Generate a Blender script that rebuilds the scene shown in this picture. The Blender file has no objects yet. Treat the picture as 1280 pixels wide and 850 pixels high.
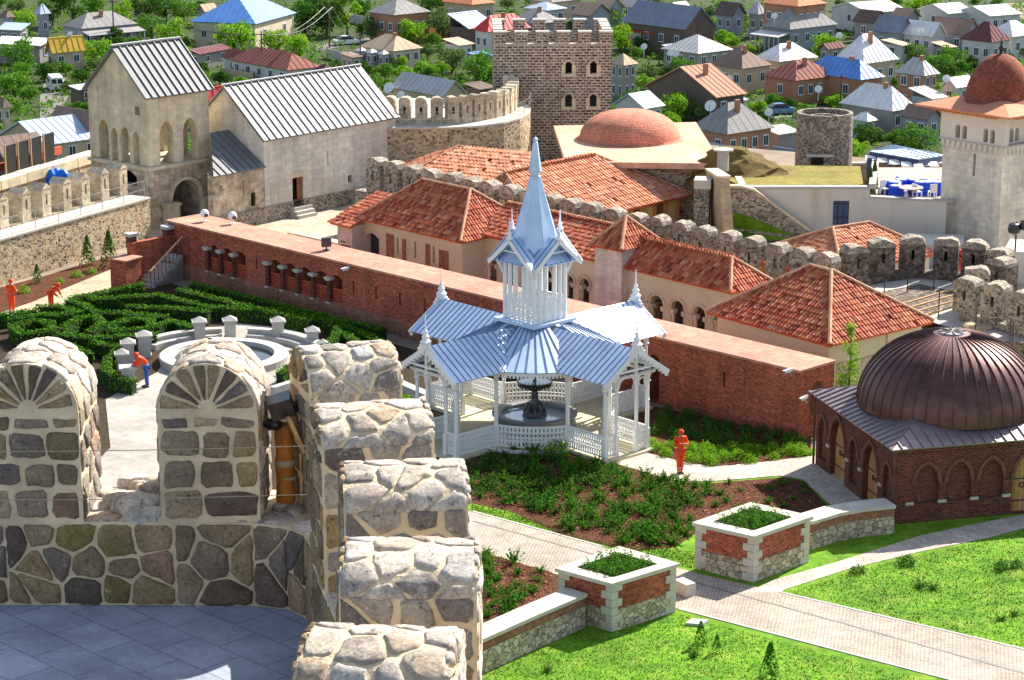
import bpy, math, random
from mathutils import Vector, Matrix
random.seed(7)
R = math.radians
sc = bpy.context.scene
col = sc.collection
# ------------------------------------------------------------------ camera
PITCH, FPX, CAMH = R(14.5), 2900.0, 28.0
cam = bpy.data.cameras.new("camera")
cam.sensor_width = 36.0
cam.lens = 36.0 * FPX / 1280.0
cam.clip_start = 0.5
cam.clip_end = 6000
camo = bpy.data.objects.new("camera", cam)
col.objects.link(camo)
camo.location = (0, 0, CAMH)
camo.rotation_euler = (R(90) - PITCH, 0, 0)
sc.camera = camo
# ------------------------------------------------------------------ light
SUN_EL = R(38.0)
SUN_AZ = math.atan2(.64, .77)          # clockwise from +Y (away from the camera)
world = bpy.data.worlds.new("World")
sc.world = world
world.use_nodes = True
wn = world.node_tree.nodes
wn.clear()
sky = wn.new('ShaderNodeTexSky')
sky.sky_type = 'NISHITA'
sky.sun_disc = False
sky.sun_elevation = SUN_EL
sky.sun_rotation = SUN_AZ
bg = wn.new('ShaderNodeBackground')
bg.inputs['Strength'].default_value = 0.10
wo = wn.new('ShaderNodeOutputWorld')
hs_ = wn.new('ShaderNodeHueSaturation')
hs_.inputs['Saturation'].default_value = .8
world.node_tree.links.new(sky.outputs[0], hs_.inputs['Color'])
world.node_tree.links.new(hs_.outputs[0], bg.inputs[0])
world.node_tree.links.new(bg.outputs[0], wo.inputs[0])
sl = bpy.data.lights.new("sun", 'SUN')
sl.energy = 5.0
sl.angle = R(0.5)
sl.color = (1.0, .93, .82)
so = bpy.data.objects.new("sun", sl)
col.objects.link(so)
sd = Vector((math.sin(SUN_AZ) * math.cos(SUN_EL), math.cos(SUN_AZ) * math.cos(SUN_EL), math.sin(SUN_EL)))
so.rotation_euler = sd.to_track_quat('Z', 'Y').to_euler()
so.location = (60, 80, 90)
sc.view_settings.view_transform = 'Standard'
sc.view_settings.look = 'None'
sc.view_settings.exposure = 1.2
sc.view_settings.gamma = 1.0
sc.view_settings.use_curve_mapping = False
# ------------------------------------------------------------------ survey: a sighted point at a known height
_c, _s = math.cos(PITCH), math.sin(PITCH)
def W(px, py, z=0.0):
    u = (px - 640) / FPX
    v = (425 - py) / FPX
    t = (z - CAMH) / (-_s + v * _c)
    return Vector((u * t, (_c + v * _s) * t, z))
def zat(py, y):
    v = (425 - py) / FPX
    return CAMH + (v * y * _c - y * _s) / (_c + v * _s)
def V3(a, b, c): return Vector((a, b, c))
def rot2(v, a):
    return Vector((v[0] * math.cos(a) - v[1] * math.sin(a), v[0] * math.sin(a) + v[1] * math.cos(a), v[2] if len(v) > 2 else 0))
# ------------------------------------------------------------------ mesh builder
class MB:
    def __init__(self):
        self.v = []
        self.f = []
        self.m = []
        self.sm = []
        self.mi = 0
        self.smooth = False
    def add(self, vs, fs):
        b = len(self.v)
        self.v.extend([tuple(p) for p in vs])
        for f in fs:
            self.f.append(tuple(i + b for i in f))
            self.m.append(self.mi)
            self.sm.append(self.smooth)
    def quad(self, a, b, c, d): self.add([a, b, c, d], [(0, 1, 2, 3)])
    def tri(self, a, b, c): self.add([a, b, c], [(0, 1, 2)])
    def poly(self, pts): self.add(pts, [tuple(range(len(pts)))])
    def obox(self, o, ex, ey, ez):
        o, ex, ey, ez = Vector(o), Vector(ex), Vector(ey), Vector(ez)
        vs = [o, o + ex, o + ex + ey, o + ey, o + ez, o + ex + ez, o + ex + ey + ez, o + ey + ez]
        fs = [(0, 3, 2, 1), (4, 5, 6, 7), (0, 1, 5, 4), (1, 2, 6, 5), (2, 3, 7, 6), (3, 0, 4, 7)]
        if ex.cross(ey).dot(ez) < 0: fs = [f[::-1] for f in fs]
        self.add(vs, fs)
    def box(self, c, size, a=0.0):
        ex = Vector((math.cos(a), math.sin(a), 0)) * size[0]
        ey = Vector((-math.sin(a), math.cos(a), 0)) * size[1]
        ez = Vector((0, 0, size[2]))
        self.obox(Vector(c) - ex / 2 - ey / 2 - ez / 2, ex, ey, ez)
    def boxb(self, c, size, a=0.0):    # c = centre of the base
        self.box((c[0], c[1], c[2] + size[2] / 2), size, a)
    def prism(self, poly, z0, z1, cap=True, bottom=False):
        n = len(poly)
        ar = sum(poly[i][0] * poly[(i + 1) % n][1] - poly[(i + 1) % n][0] * poly[i][1] for i in range(n))
        if ar < 0: poly = list(poly)[::-1]
        vs = [(p[0], p[1], z0) for p in poly] + [(p[0], p[1], z1) for p in poly]
        fs = [(i, (i + 1) % n, (i + 1) % n + n, i + n) for i in range(n)]
        if cap: fs.append(tuple(range(n, 2 * n)))
        if bottom: fs.append(tuple(range(n - 1, -1, -1)))
        self.add(vs, fs)
    def slab(self, pts, th, n=None):   # planar polygon thickened downward along its normal
        pts = [Vector(p) for p in pts]
        nn = Vector((0, 0, 0))
        k = len(pts)
        for i in range(k):
            nn += pts[i].cross(pts[(i + 1) % k])
        nn.normalize()
        if nn.z < 0 and n is None:
            pts = pts[::-1]
            nn = -nn
        lo = [p - nn * th for p in pts]
        fs = [tuple(range(k)), tuple(range(2 * k - 1, k - 1, -1))]
        fs += [(i + k, (i + 1) % k + k, (i + 1) % k, i) for i in range(k)]
        self.add(pts + lo, fs)
        return nn
    def bar(self, p, q, w, h=None, up=(0, 0, 1)):
        p, q = Vector(p), Vector(q)
        h = w if h is None else h
        d = (q - p)
        if d.length < 1e-6: return
        dn = d.normalized()
        s = dn.cross(Vector(up))
        if s.length < 1e-4: s = dn.cross(Vector((1, 0, 0)))
        s.normalize()
        t = s.cross(dn)
        self.obox(p - s * w / 2 - t * h / 2, d, s * w, t * h)
    def cyl(self, c, r0, r1, h, n=12, cap=True, a0=0.0):
        vs, fs = [], []
        for k in range(n):
            a = a0 + 2 * math.pi * k / n
            vs.append((c[0] + r0 * math.cos(a), c[1] + r0 * math.sin(a), c[2]))
        for k in range(n):
            a = a0 + 2 * math.pi * k / n
            vs.append((c[0] + r1 * math.cos(a), c[1] + r1 * math.sin(a), c[2] + h))
        for k in range(n):
            fs.append((k, (k + 1) % n, (k + 1) % n + n, k + n))
        if cap:
            fs.append(tuple(range(n, 2 * n)))
            fs.append(tuple(range(n - 1, -1, -1)))
        self.add(vs, fs)
    def lathe(self, c, prof, n=16, sx=1.0, sy=1.0):
        vs, fs = [], []
        m = len(prof)
        for r, z in prof:
            for k in range(n):
                a = 2 * math.pi * k / n
                vs.append((c[0] + r * sx * math.cos(a), c[1] + r * sy * math.sin(a), c[2] + z))
        for j in range(m - 1):
            for k in range(n):
                fs.append((j * n + k, j * n + (k + 1) % n, (j + 1) * n + (k + 1) % n, (j + 1) * n + k))
        self.add(vs, fs)
    def tube(self, pts, r, n=6):
        pts = [Vector(p) for p in pts]
        rr = r if isinstance(r, (list, tuple)) else [r] * len(pts)
        vs, fs = [], []
        for i, p in enumerate(pts):
            d = (pts[min(i + 1, len(pts) - 1)] - pts[max(i - 1, 0)]).normalized()
            s = d.cross(Vector((0, 0, 1)))
            if s.length < .01: s = d.cross(Vector((1, 0, 0)))
            s.normalize()
            t = s.cross(d)
            for k in range(n):
                a = 2 * math.pi * k / n
                vs.append(p + (s * math.cos(a) + t * math.sin(a)) * rr[i])
        for i in range(len(pts) - 1):
            for k in range(n):
                fs.append((i * n + k, i * n + (k + 1) % n, (i + 1) * n + (k + 1) % n, (i + 1) * n + k))
        fs.append(tuple(range((len(pts) - 1) * n, len(pts) * n)))
        fs.append(tuple(range(n - 1, -1, -1)))
        self.add(vs, fs)
    def strip(self, path, w, z0, z1):  # a wall of width w along a polyline, offset to both sides
        path = [Vector((p[0], p[1], 0)) for p in path]
        L, Rr = [], []
        for i, p in enumerate(path):
            d = (path[min(i + 1, len(path) - 1)] - path[max(i - 1, 0)]).normalized()
            n = Vector((-d.y, d.x, 0))
            L.append(p + n * w / 2)
            Rr.append(p - n * w / 2)
        for i in range(len(path) - 1):
            a, b, c2, d2 = L[i], L[i + 1], Rr[i + 1], Rr[i]
            z = lambda q, h: (q.x, q.y, h)
            self.quad(z(a, z0), z(a, z1), z(b, z1), z(b, z0))
            self.quad(z(d2, z0), z(c2, z0), z(c2, z1), z(d2, z1))
            self.quad(z(a, z1), z(d2, z1), z(c2, z1), z(b, z1))
        for i, sgn in ((0, 1), (len(path) - 1, -1)):
            a, b = L[i], Rr[i]
            q = [(a.x, a.y, z0), (b.x, b.y, z0), (b.x, b.y, z1), (a.x, a.y, z1)]
            self.add(q if sgn > 0 else q[::-1], [(0, 1, 2, 3)])
    def build(self, name, mats, parent=None, loc=None):
        if not isinstance(mats, (list, tuple)): mats = [mats]
        base = wloc(parent) if parent is not None else Vector((0, 0, 0))
        if loc is None:
            if parent is not None: off = base
            else:
                xs = [p[0] for p in self.v]; ys = [p[1] for p in self.v]; zs = [p[2] for p in self.v]
                off = Vector(((min(xs) + max(xs)) / 2, (min(ys) + max(ys)) / 2, min(zs)))
        else: off = Vector(loc)
        me = bpy.data.meshes.new(name)
        ox, oy, oz = off
        me.from_pydata([(p[0] - ox, p[1] - oy, p[2] - oz) for p in self.v], [], self.f)
        for m in mats: me.materials.append(m)
        if any(self.m): me.polygons.foreach_set('material_index', self.m)
        if any(self.sm): me.polygons.foreach_set('use_smooth', self.sm)
        me.update()
        o = bpy.data.objects.new(name, me)
        col.objects.link(o)
        o.location = off - base
        if parent is not None: o.parent = parent
        return o
def wloc(o):
    l = Vector(o.location)
    while o.parent is not None:
        o = o.parent
        l += Vector(o.location)
    return l
def tag(o, label=None, cat=None, group=None, kind=None):
    if label: o['label'] = label
    if cat: o['category'] = cat
    if group: o['group'] = group
    if kind: o['kind'] = kind
    return o
def thing(name, label, cat, loc=(0, 0, 0), group=None):
    o = bpy.data.objects.new(name, None)
    o.empty_display_size = .2
    col.objects.link(o)
    o.location = loc
    return tag(o, label, cat, group)
KIDS = {}
def copy_tree(o, parent=None):
    c = o.copy()
    col.objects.link(c)
    if parent is not None: c.parent = parent
    for ch in [k for k in bpy.data.objects if k.parent == o] if o.name not in KIDS else KIDS[o.name]:
        copy_tree(ch, c)
    return c
def kids_cache(o):
    ks = [k for k in bpy.data.objects if k.parent == o]
    KIDS[o.name] = ks
    for k in ks: kids_cache(k)
def place(proto, loc, rz=0, label=None, scale=None, group=None):
    c = copy_tree(proto)
    c.location = loc
    c.rotation_euler = (0, 0, rz)
    if scale is not None: c.scale = scale if isinstance(scale, (list, tuple)) else (scale,) * 3
    if label: c['label'] = label
    if group: c['group'] = group
    return c
# ------------------------------------------------------------------ materials
class NT:
    def __init__(self, name):
        self.mat = bpy.data.materials.new(name)
        self.mat.use_nodes = True
        self.t = self.mat.node_tree
        self.t.nodes.clear()
        self.out = self.t.nodes.new('ShaderNodeOutputMaterial')
        self.b = self.t.nodes.new('ShaderNodeBsdfPrincipled')
        self.t.links.new(self.b.outputs[0], self.out.inputs[0])
    def n(self, typ, ins=None, **kw):
        nd = self.t.nodes.new('ShaderNode' + typ)
        for k, v in kw.items(): setattr(nd, k, v)
        for k, v in (ins or {}).items():
            self.set(nd.inputs[k], v)
        return nd
    def set(self, sock, v):
        if hasattr(v, 'is_output'): self.t.links.new(v, sock)
        else:
            if isinstance(v, (tuple, list)) and len(v) == 3 and sock.type == 'RGBA': v = (*v, 1)
            sock.default_value = v
    def pos(self): return self.n('NewGeometry').outputs['Position']
    def island(self): return self.n('NewGeometry').outputs['Random Per Island']
    def math(self, op, a, b=0.0, c=None, clamp=False):
        nd = self.n('Math', operation=op, use_clamp=clamp)
        self.set(nd.inputs[0], a); self.set(nd.inputs[1], b)
        if c is not None: self.set(nd.inputs[2], c)
        return nd.outputs[0]
    def noise(self, scale, vec=None, detail=4, rough=.6, dist=0.0):
        nd = self.n('TexNoise', {'Scale': scale, 'Detail': detail, 'Roughness': rough, 'Distortion': dist})
        self.set(nd.inputs['Vector'], vec if vec is not None else self.pos())
        return nd.outputs[0]
    def ramp(self, fac, stops, interp='LINEAR'):
        nd = self.n('ValToRGB')
        cr = nd.color_ramp
        cr.interpolation = interp
        while len(cr.elements) < len(stops): cr.elements.new(.5)
        for e, (p, c) in zip(cr.elements, stops):
            e.position = p
            e.color = (*c, 1) if len(c) == 3 else c
        self.set(nd.inputs[0], fac)
        return nd.outputs[0]
    def mix(self, fac, a, b, mode='MIX'):
        nd = self.n('Mix', data_type='RGBA', blend_type=mode)
        self.set(nd.inputs[0], fac); self.set(nd.inputs[6], a); self.set(nd.inputs[7], b)
        return nd.outputs[2]
    def vary(self, c, amt, scale, vec=None):   # darker and lighter blotches
        return self.mix(1.0, c, self.ramp(self.noise(scale, vec), [(.25, (1 - amt,) * 3), (.75, (1 + amt,) * 3)]), 'MULTIPLY')
    def bump(self, h, strength=.5, dist=.02):
        nd = self.n('Bump', {'Strength': strength, 'Distance': dist, 'Height': h})
        self.t.links.new(nd.outputs[0], self.b.inputs['Normal'])
    def walluv(self):     # running length along the wall and height
        g = self.n('NewGeometry')
        cr = self.n('VectorMath', operation='CROSS_PRODUCT')
        cr.inputs[0].default_value = (0, 0, 1)
        self.t.links.new(g.outputs['True Normal'], cr.inputs[1])
        nz = self.n('VectorMath', operation='NORMALIZE')
        self.t.links.new(cr.outputs[0], nz.inputs[0])
        dt = self.n('VectorMath', operation='DOT_PRODUCT')
        self.t.links.new(nz.outputs[0], dt.inputs[0]); self.t.links.new(g.outputs['Position'], dt.inputs[1])
        sp = self.n('SeparateXYZ', {0: g.outputs['Position']})
        sn = self.n('SeparateXYZ', {0: g.outputs['True Normal']})
        flat = self.math('GREATER_THAN', self.math('ABSOLUTE', sn.outputs[2]), .8)
        a = self.n('CombineXYZ', {0: dt.outputs[1], 1: sp.outputs[2]})
        ca, sa = math.cos(R(45)), math.sin(R(45))
        u = self.math('ADD', self.math('MULTIPLY', sp.outputs[0], ca), self.math('MULTIPLY', sp.outputs[1], -sa))
        w = self.math('ADD', self.math('MULTIPLY', sp.outputs[0], sa), self.math('MULTIPLY', sp.outputs[1], ca))
        b = self.n('CombineXYZ', {0: u, 1: w})
        mx = self.n('Mix', data_type='VECTOR')
        self.set(mx.inputs[0], flat); self.set(mx.inputs[4], a.outputs[0]); self.set(mx.inputs[5], b.outputs[0])
        return mx.outputs[1]
    def done(self, color, rough=.8, spec=.3, metal=0.0):
        self.set(self.b.inputs['Base Color'], color)
        self.set(self.b.inputs['Roughness'], rough)
        self.b.inputs['Specular IOR Level'].default_value = spec
        self.b.inputs['Metallic'].default_value = metal
        return self.mat
def plain(name, c, rough=.8, var=.12, scale=2.0, bump=0.0, spec=.3, metal=0.0, fine=.06):
    t = NT(name)
    x = t.vary(t.vary(c, var, scale), fine, scale * 9)
    if bump: t.bump(t.noise(scale * 6), bump, .02)
    return t.done(x, rough, spec, metal)
def rubble(name, stones, mortar, scale=3.2, gap=.06, zs=1.5, bump=.7, dirt=.25):
    t = NT(name)
    mp = t.n('Mapping', {'Vector': t.pos(), 'Scale': (1, 1, zs)})
    warp = t.n('TexNoise', {'Vector': mp.outputs[0], 'Scale': scale * 1.3, 'Detail': 2.0})
    add = t.n('VectorMath', operation='MULTIPLY_ADD')
    t.set(add.inputs[0], warp.outputs[1]); add.inputs[1].default_value = (.35 / scale,) * 3; t.set(add.inputs[2], mp.outputs[0])
    v1 = t.n('TexVoronoi', {'Vector': add.outputs[0], 'Scale': scale})
    v2 = t.n('TexVoronoi', {'Vector': add.outputs[0], 'Scale': scale}, feature='DISTANCE_TO_EDGE')
    sep = t.n('SeparateXYZ', {0: v1.outputs['Color']})
    k = len(stones)
    sc_ = t.ramp(sep.outputs[0], [((i + .0) / k, c) for i, c in enumerate(stones)], 'CONSTANT')
    sc_ = t.vary(sc_, .3, scale * 5)
    edge = t.ramp(v2.outputs[0], [(gap * .5, (0, 0, 0)), (gap * 1.6, (1, 1, 1))])
    c = t.mix(edge, mortar, sc_)
    c = t.vary(c, dirt, .6)
    h = t.math('ADD', t.math('MULTIPLY', edge, 1.0), t.math('MULTIPLY', t.noise(scale * 6), .5))
    t.bump(h, bump, .04)
    return t.done(c, .9, .2)
def masonry(name, c1, c2, mortar, bw, bh, ms=.012, var=.2, bump=.4, extra=None, big=.25, off=.5):
    t = NT(name)
    uv = t.walluv()
    wob = t.n('TexNoise', {'Vector': uv, 'Scale': 1.3, 'Detail': 1.0})
    add = t.n('VectorMath', operation='MULTIPLY_ADD')
    t.set(add.inputs[0], wob.outputs[1]); add.inputs[1].default_value = (ms * 1.2,) * 3; t.set(add.inputs[2], uv)
    br = t.n('TexBrick', {'Vector': add.outputs[0], 'Color1': c1, 'Color2': c2, 'Mortar': mortar, 'Scale': 1.0,
                          'Mortar Size': ms, 'Mortar Smooth': .2, 'Bias': 0.0, 'Brick Width': bw, 'Row Height': bh}, offset=off)
    c = t.vary(br.outputs[0], var, 1.0 / bw * 1.5, uv)
    c = t.vary(c, big, .35)
    c = t.vary(c, .15, 25.0)
    c = t.vary(c, .22, 1.0, t.n('Mapping', {'Vector': t.pos(), 'Scale': (1.6, 1.6, .16)}).outputs[0])
    if extra:
        fac = t.ramp(t.noise(extra[1], None, 6, .7), [(extra[2], (0, 0, 0)), (extra[2] + .08, (1, 1, 1))])
        c = t.mix(fac, c, extra[0])
    t.bump(t.math('ADD', t.math('SUBTRACT', 1.0, br.outputs[1]), t.math('MULTIPLY', t.noise(20.0), .4)), bump, .015)
    return t.done(c, .88, .2)
def islandmat(name, stops, rough=.85, var=.2, scale=8.0, bump=.3, spec=.25, interp='LINEAR', transl=0.0):
    t = NT(name)
    c = t.ramp(t.island(), stops, interp)
    c = t.vary(c, var, scale)
    if bump: t.bump(t.noise(scale * 4), bump, .02)
    m = t.done(c, rough, spec)
    if transl:
        tr = t.n('BsdfTranslucent', {'Color': c})
        mx = t.n('MixShader', {0: transl, 1: t.b.outputs[0], 2: tr.outputs[0]})
        t.t.links.new(mx.outputs[0], t.out.inputs[0])
    return m
def stonemat(name, stops, lichen, th):      # a stone per island, streaked and spotted with lichen
    t = NT(name)
    c = t.vary(t.ramp(t.island(), stops), .35, 5.0)
    c = t.mix(t.ramp(t.noise(9.0, None, 8, .75), [(th, (0, 0, 0)), (th + .12, (.8, .8, .8))]), c, lichen)
    c = t.vary(c, .35, 38.0)
    c = t.mix(t.ramp(t.noise(16.0, None, 5), [(.30, (.75, .75, .75)), (.42, (0, 0, 0))]), c, (.06, .05, .045))
    t.bump(t.math('ADD', t.noise(14.0, None, 8, .8), t.math('MULTIPLY', t.noise(4.0), .6)), .8, .035)
    return t.done(c, .92, .15)
M = {}
# foreground stonework
M['mortar'] = plain('mortar', (.66, .53, .35), .95, .28, 3.0, 1.0)
M['fieldstone'] = stonemat('fieldstone', [(0, (.15, .105, .08)), (.16, (.29, .21, .13)), (.32, (.40, .28, .145)), (.46, (.17, .14, .13)), (.6, (.42, .31, .19)), (.74, (.27, .205, .075)), (.86, (.12, .095, .085)), (.94, (.34, .20, .13)), (1, (.46, .36, .24))], (.52, .44, .32), .58)
M['palestone'] = stonemat('palestone', [(0, (.50, .43, .35)), (.25, (.60, .50, .40)), (.35, (.26, .22, .185)), (.45, (.36, .31, .27)), (.6, (.62, .54, .46)), (.75, (.50, .36, .24)), (.88, (.42, .40, .40)), (1, (.66, .58, .50))], (.66, .60, .51), .50)  # mortar-washed stone; sunlight on tops and outer faces is put into its paleness
M['deck'] = masonry('deck_slabs', (.35, .39, .46), (.31, .35, .42), (.20, .22, .26), .62, .42, .008, .15, .2)
# castle stone
M['rubble_tan'] = rubble('rubble_tan', [(.34, .26, .17), (.48, .38, .24), (.10, .08, .06), (.54, .45, .30), (.38, .23, .13), (.20, .16, .12), (.50, .42, .30)], (.48, .39, .26), 5.0, .08)
M['rubble_grey'] = rubble('rubble_grey', [(.24, .21, .17), (.36, .31, .25), (.09, .08, .07), (.46, .40, .32), (.28, .21, .15), (.16, .14, .12), (.40, .35, .29)], (.38, .33, .26), 6.0, .05)
M['rubble_dark'] = rubble('rubble_dark', [(.10, .085, .07), (.22, .18, .15), (.34, .29, .24), (.16, .13, .12), (.42, .36, .29), (.08, .07, .06)], (.32, .28, .23), 6.5, .07, 1.3)
M['rubble_char'] = rubble('rubble_char', [(.10, .08, .065), (.18, .14, .11), (.26, .21, .165), (.14, .11, .085), (.07, .055, .045)], (.20, .165, .13), 5.0, .05, 1.3)
M['basalt'] = masonry('basalt_blocks', (.04, .036, .04), (.22, .18, .16), (.50, .39, .29), .40, .19, .045, .6, .7)
M['cream_merlon'] = rubble('cream_rubble', [(.52, .44, .31), (.60, .51, .37), (.40, .33, .24), (.56, .48, .36), (.46, .38, .28)], (.58, .49, .34), 3.8, .05, 1.4, .6, .4)
M['ashlar_cream'] = masonry('ashlar_cream', (.66, .56, .39), (.57, .48, .34), (.52, .44, .32), .62, .30, .006, .14, .12, ((.30, .23, .17), 1.1, .66))
M['ashlar_grey'] = masonry('ashlar_grey', (.64, .59, .49), (.54, .50, .42), (.44, .41, .35), .60, .33, .010, .16, .2, ((.42, .38, .33), .8, .66))
M['old_blocks'] = masonry('old_blocks', (.56, .46, .34), (.36, .28, .20), (.46, .38, .29), .55, .32, .014, .45, .4, ((.16, .12, .09), 1.0, .60))
M['plaster'] = plain('plaster', (.58, .515, .345), .9, .10, .7, .15)
M['white_stucco'] = plain('white_stucco', (.64, .60, .53), .9, .10, .5, .1)
M['white_paint'] = plain('white_paint', (.78, .78, .76), .55, .03, 3.0)
M['white_stone'] = plain('white_stone', (.42, .405, .375), .8, .10, 2.5, .15)
M['concrete'] = plain('concrete', (.46, .43, .38), .85, .10, 1.2, .1)
M['cap_stone'] = plain('cap_stone', (.50, .46, .39), .85, .14, 1.8, .15)
M['brick'] = masonry('red_brick', (.44, .085, .04), (.20, .035, .02), (.32, .16, .11), .26, .085, .012, .45, .4, ((.50, .40, .35), 1.9, .68))
M['brick_low'] = masonry('brown_brick', (.34, .13, .075), (.20, .07, .04), (.28, .18, .12), .26, .085, .014, .35, .4)
M['brick_dark'] = masonry('dark_brick', (.145, .038, .024), (.07, .02, .014), (.16, .085, .06), .26, .085, .012, .35, .4)
M['brick_top'] = masonry('brick_pavers', (.50, .255, .185), (.42, .195, .135), (.42, .25, .19), .30, .15, .010, .16, .15)
M['terracotta'] = plain('terracotta', (.50, .10, .05), .85, .2, 5.0)
M['cobble'] = masonry('cobbles', (.50, .42, .34), (.40, .34, .28), (.24, .20, .17), .15, .11, .018, .25, .5)
M['sand_cobble'] = rubble('sand_cobbles', [(.52, .42, .29), (.44, .35, .24), (.56, .47, .34), (.38, .29, .20)], (.40, .33, .23), 7.0, .06, 1.0, .4)
M['pink_cobble'] = rubble('pale_crazy_paving', [(.54, .46, .38), (.48, .41, .34), (.58, .50, .42), (.44, .38, .33)], (.36, .31, .26), 6.0, .05, 1.0, .4)
M['drain'] = plain('drain', (.16, .15, .14), .7)
# roofs
TILE = [(0, (.18, .035, .022)), (.12, (.32, .06, .03)), (.36, (.47, .115, .055)), (.62, (.55, .20, .095)), (.76, (.28, .075, .045)), (.86, (.50, .16, .08)), (.98, (.60, .28, .16)), (1, (.40, .18, .11))]
M['tile'] = islandmat('clay_tiles', TILE, .8, .22, 9.0, .2)
M['tile_orange'] = islandmat('orange_clay_tiles', [(0, (.50, .17, .08)), (.3, (.60, .25, .13)), (.55, (.66, .32, .19)), (.75, (.52, .20, .10)), (.9, (.42, .16, .10)), (1, (.70, .42, .28))], .8, .14, 9.0, .2)
M['tile_ridge'] = islandmat('ridge_tiles', [(0, (.50, .26, .15)), (.5, (.58, .33, .20)), (1, (.44, .20, .12))], .8, .2, 9.0, .2)
M['zinc'] = plain('zinc_sheet', (.15, .155, .165), .6, .16, .9, 0, .4, .1)
M['zinc_old'] = plain('weathered_zinc', (.50, .50, .50), .55, .16, 1.2, 0, .4, .25)
M['gazebo_roof'] = plain('white_sheet_roof', (.47, .60, .80), .42, .14, 1.2, 0, .6, .25)  # white sheet with the sky's blue reflection put into its base colour
M['copper'] = plain('brown_copper', (.115, .05, .045), .42, .45, 1.6, 0, .5, .55, .3)
M['copper_flat'] = plain('tarnished_copper', (.26, .21, .22), .45, .22, 1.4, 0, .5, .5, .15)
M['dome_brick'] = masonry('dome_brick', (.52, .15, .09), (.38, .09, .06), (.60, .32, .22), .22, .09, .016, .35, .4)
M['dome_apron'] = masonry('dome_apron', (.66, .40, .27), (.58, .33, .22), (.58, .36, .26), .30, .15, .008, .14, .12)
M['mosque_dome'] = masonry('mosque_dome_brick', (.34, .085, .05), (.18, .05, .035), (.22, .09, .06), .24, .10, .012, .45, .4)
M['apron_red'] = plain('red_apron', (.54, .22, .12), .8, .18, 2.5, .2)
M['orange_wood'] = plain('orange_wood', (.56, .22, .05), .7, .2, 4.0)
# misc
M['wood_door'] = islandmat('wooden_boards', [(0, (.34, .17, .06)), (1, (.46, .25, .09))], .6, .25, 6.0, .2)
M['brown_wood'] = plain('brown_wood', (.20, .075, .03), .6, .25, 6.0)
M['dark'] = plain('dark_opening', (.015, .013, .012), .9)
M['glass'] = plain('dark_glass', (.03, .04, .055), .12, .1, 2.0, 0, .5)
M['blue_glass'] = plain('blue_glass', (.07, .11, .24), .12, .1, 2.0, 0, .6)
M['black'] = plain('black_plastic', (.012, .012, .014), .3, .2, 9.0, .3, .6)
M['iron'] = plain('iron', (.05, .05, .052), .5, .15, 8.0, 0, .5, .4)
M['steel'] = plain('steel', (.42, .42, .42), .4, .1, 8.0, 0, .5, .6)
M['fountain'] = plain('dark_bronze', (.06, .06, .065), .3, .2, 10.0, .2, .6, .5)
M['water'] = plain('fountain_water', (.30, .42, .48), .06, .05, 2.0, 0, .7)
M['orange_cloth'] = plain('orange_cloth', (.80, .075, .012), .75, .2, 7.0, .8)
M['orange_wrap'] = plain('orange_wrap', (.50, .18, .035), .6, .5, 7.0, .8)
M['lumber'] = plain('pale_lumber', (.58, .36, .17), .7, .2, 9.0)
M['yellow_wrap'] = plain('yellow_wrap', (.68, .33, .04), .6, .3, 9.0, .4)  # plain yellow wrapping of the two lamps at right
M['skin'] = plain('skin', (.46, .27, .19), .6, .05, 20.0)
M['blue_denim'] = plain('blue_denim', (.04, .10, .36), .85, .15, 20.0)
M['boot'] = plain('dark_boots', (.03, .025, .02), .7)
M['grey_band'] = plain('reflective_band', (.62, .58, .52), .5)
M['tarp'] = plain('blue_tarp', (.01, .16, .72), .45, .2, 6.0, .3)
M['tablecloth'] = plain('blue_cloth', (.012, .07, .62), .7, .15, 5.0)
M['white_plastic'] = plain('white_plastic', (.78, .78, .77), .4)
# ground
def grass_mat(name, a, b, c2):
    t = NT(name)
    x = t.ramp(t.noise(1.1, None, 8, .75), [(.3, a), (.5, b), (.72, c2)])
    x = t.vary(t.vary(t.vary(x, .4, 30.0), .35, .45), .25, 4.0)
    t.bump(t.noise(40.0), .8, .03)
    return t.done(x, .9, .15)
M['lawn'] = grass_mat('lawn_grass', (.05, .14, .008), (.12, .27, .012), (.26, .31, .05))
M['wild'] = grass_mat('wild_ground', (.02, .038, .010), (.035, .06, .014), (.11, .09, .055))
M['sod'] = grass_mat('dry_sod', (.17, .12, .03), (.24, .20, .045), (.14, .20, .03))
t = NT('mulch')
M['mulch'] = t.done(t.vary(t.ramp(t.noise(14.0), [(.35, (.035, .018, .010)), (.55, (.12, .045, .025)), (.75, (.26, .11, .06))]), .3, 2.0), .95, .1)
t.bump(t.noise(30.0), .9, .04)
M['soil'] = plain('dark_soil', (.05, .035, .022), .95, .4, 3.0, .8, .1)
M['dirt'] = plain('dirt_ground', (.26, .21, .16), .95, .3, .4, .4, .1)
M['court'] = masonry('court_paving', (.50, .42, .31), (.44, .37, .28), (.36, .30, .23), .6, .4, .015, .2, .2)
M['plaza'] = masonry('plaza_slabs', (.37, .34, .295), (.34, .315, .275), (.27, .25, .22), .8, .5, .008, .1, .1)
M['road'] = plain('road', (.16, .15, .14), .9, .2, .3, .2)
def leafmat(name, a, b, c2, tr=.3):
    return islandmat(name, [(0, a), (.5, b), (1, c2)], .8, .2, 3.0, 0, .12, 'LINEAR', tr)
M['leaf_bright'] = leafmat('leaves_bright', (.09, .22, .010), (.17, .37, .014), (.28, .46, .03), .45)
M['leaf_mid'] = leafmat('leaves_mid', (.055, .155, .012), (.10, .25, .018), (.17, .33, .03))
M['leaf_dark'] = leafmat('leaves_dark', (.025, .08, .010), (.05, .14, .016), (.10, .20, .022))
M['leaf_grey'] = leafmat('leaves_greyish', (.07, .13, .035), (.11, .20, .05), (.17, .25, .07))
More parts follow.
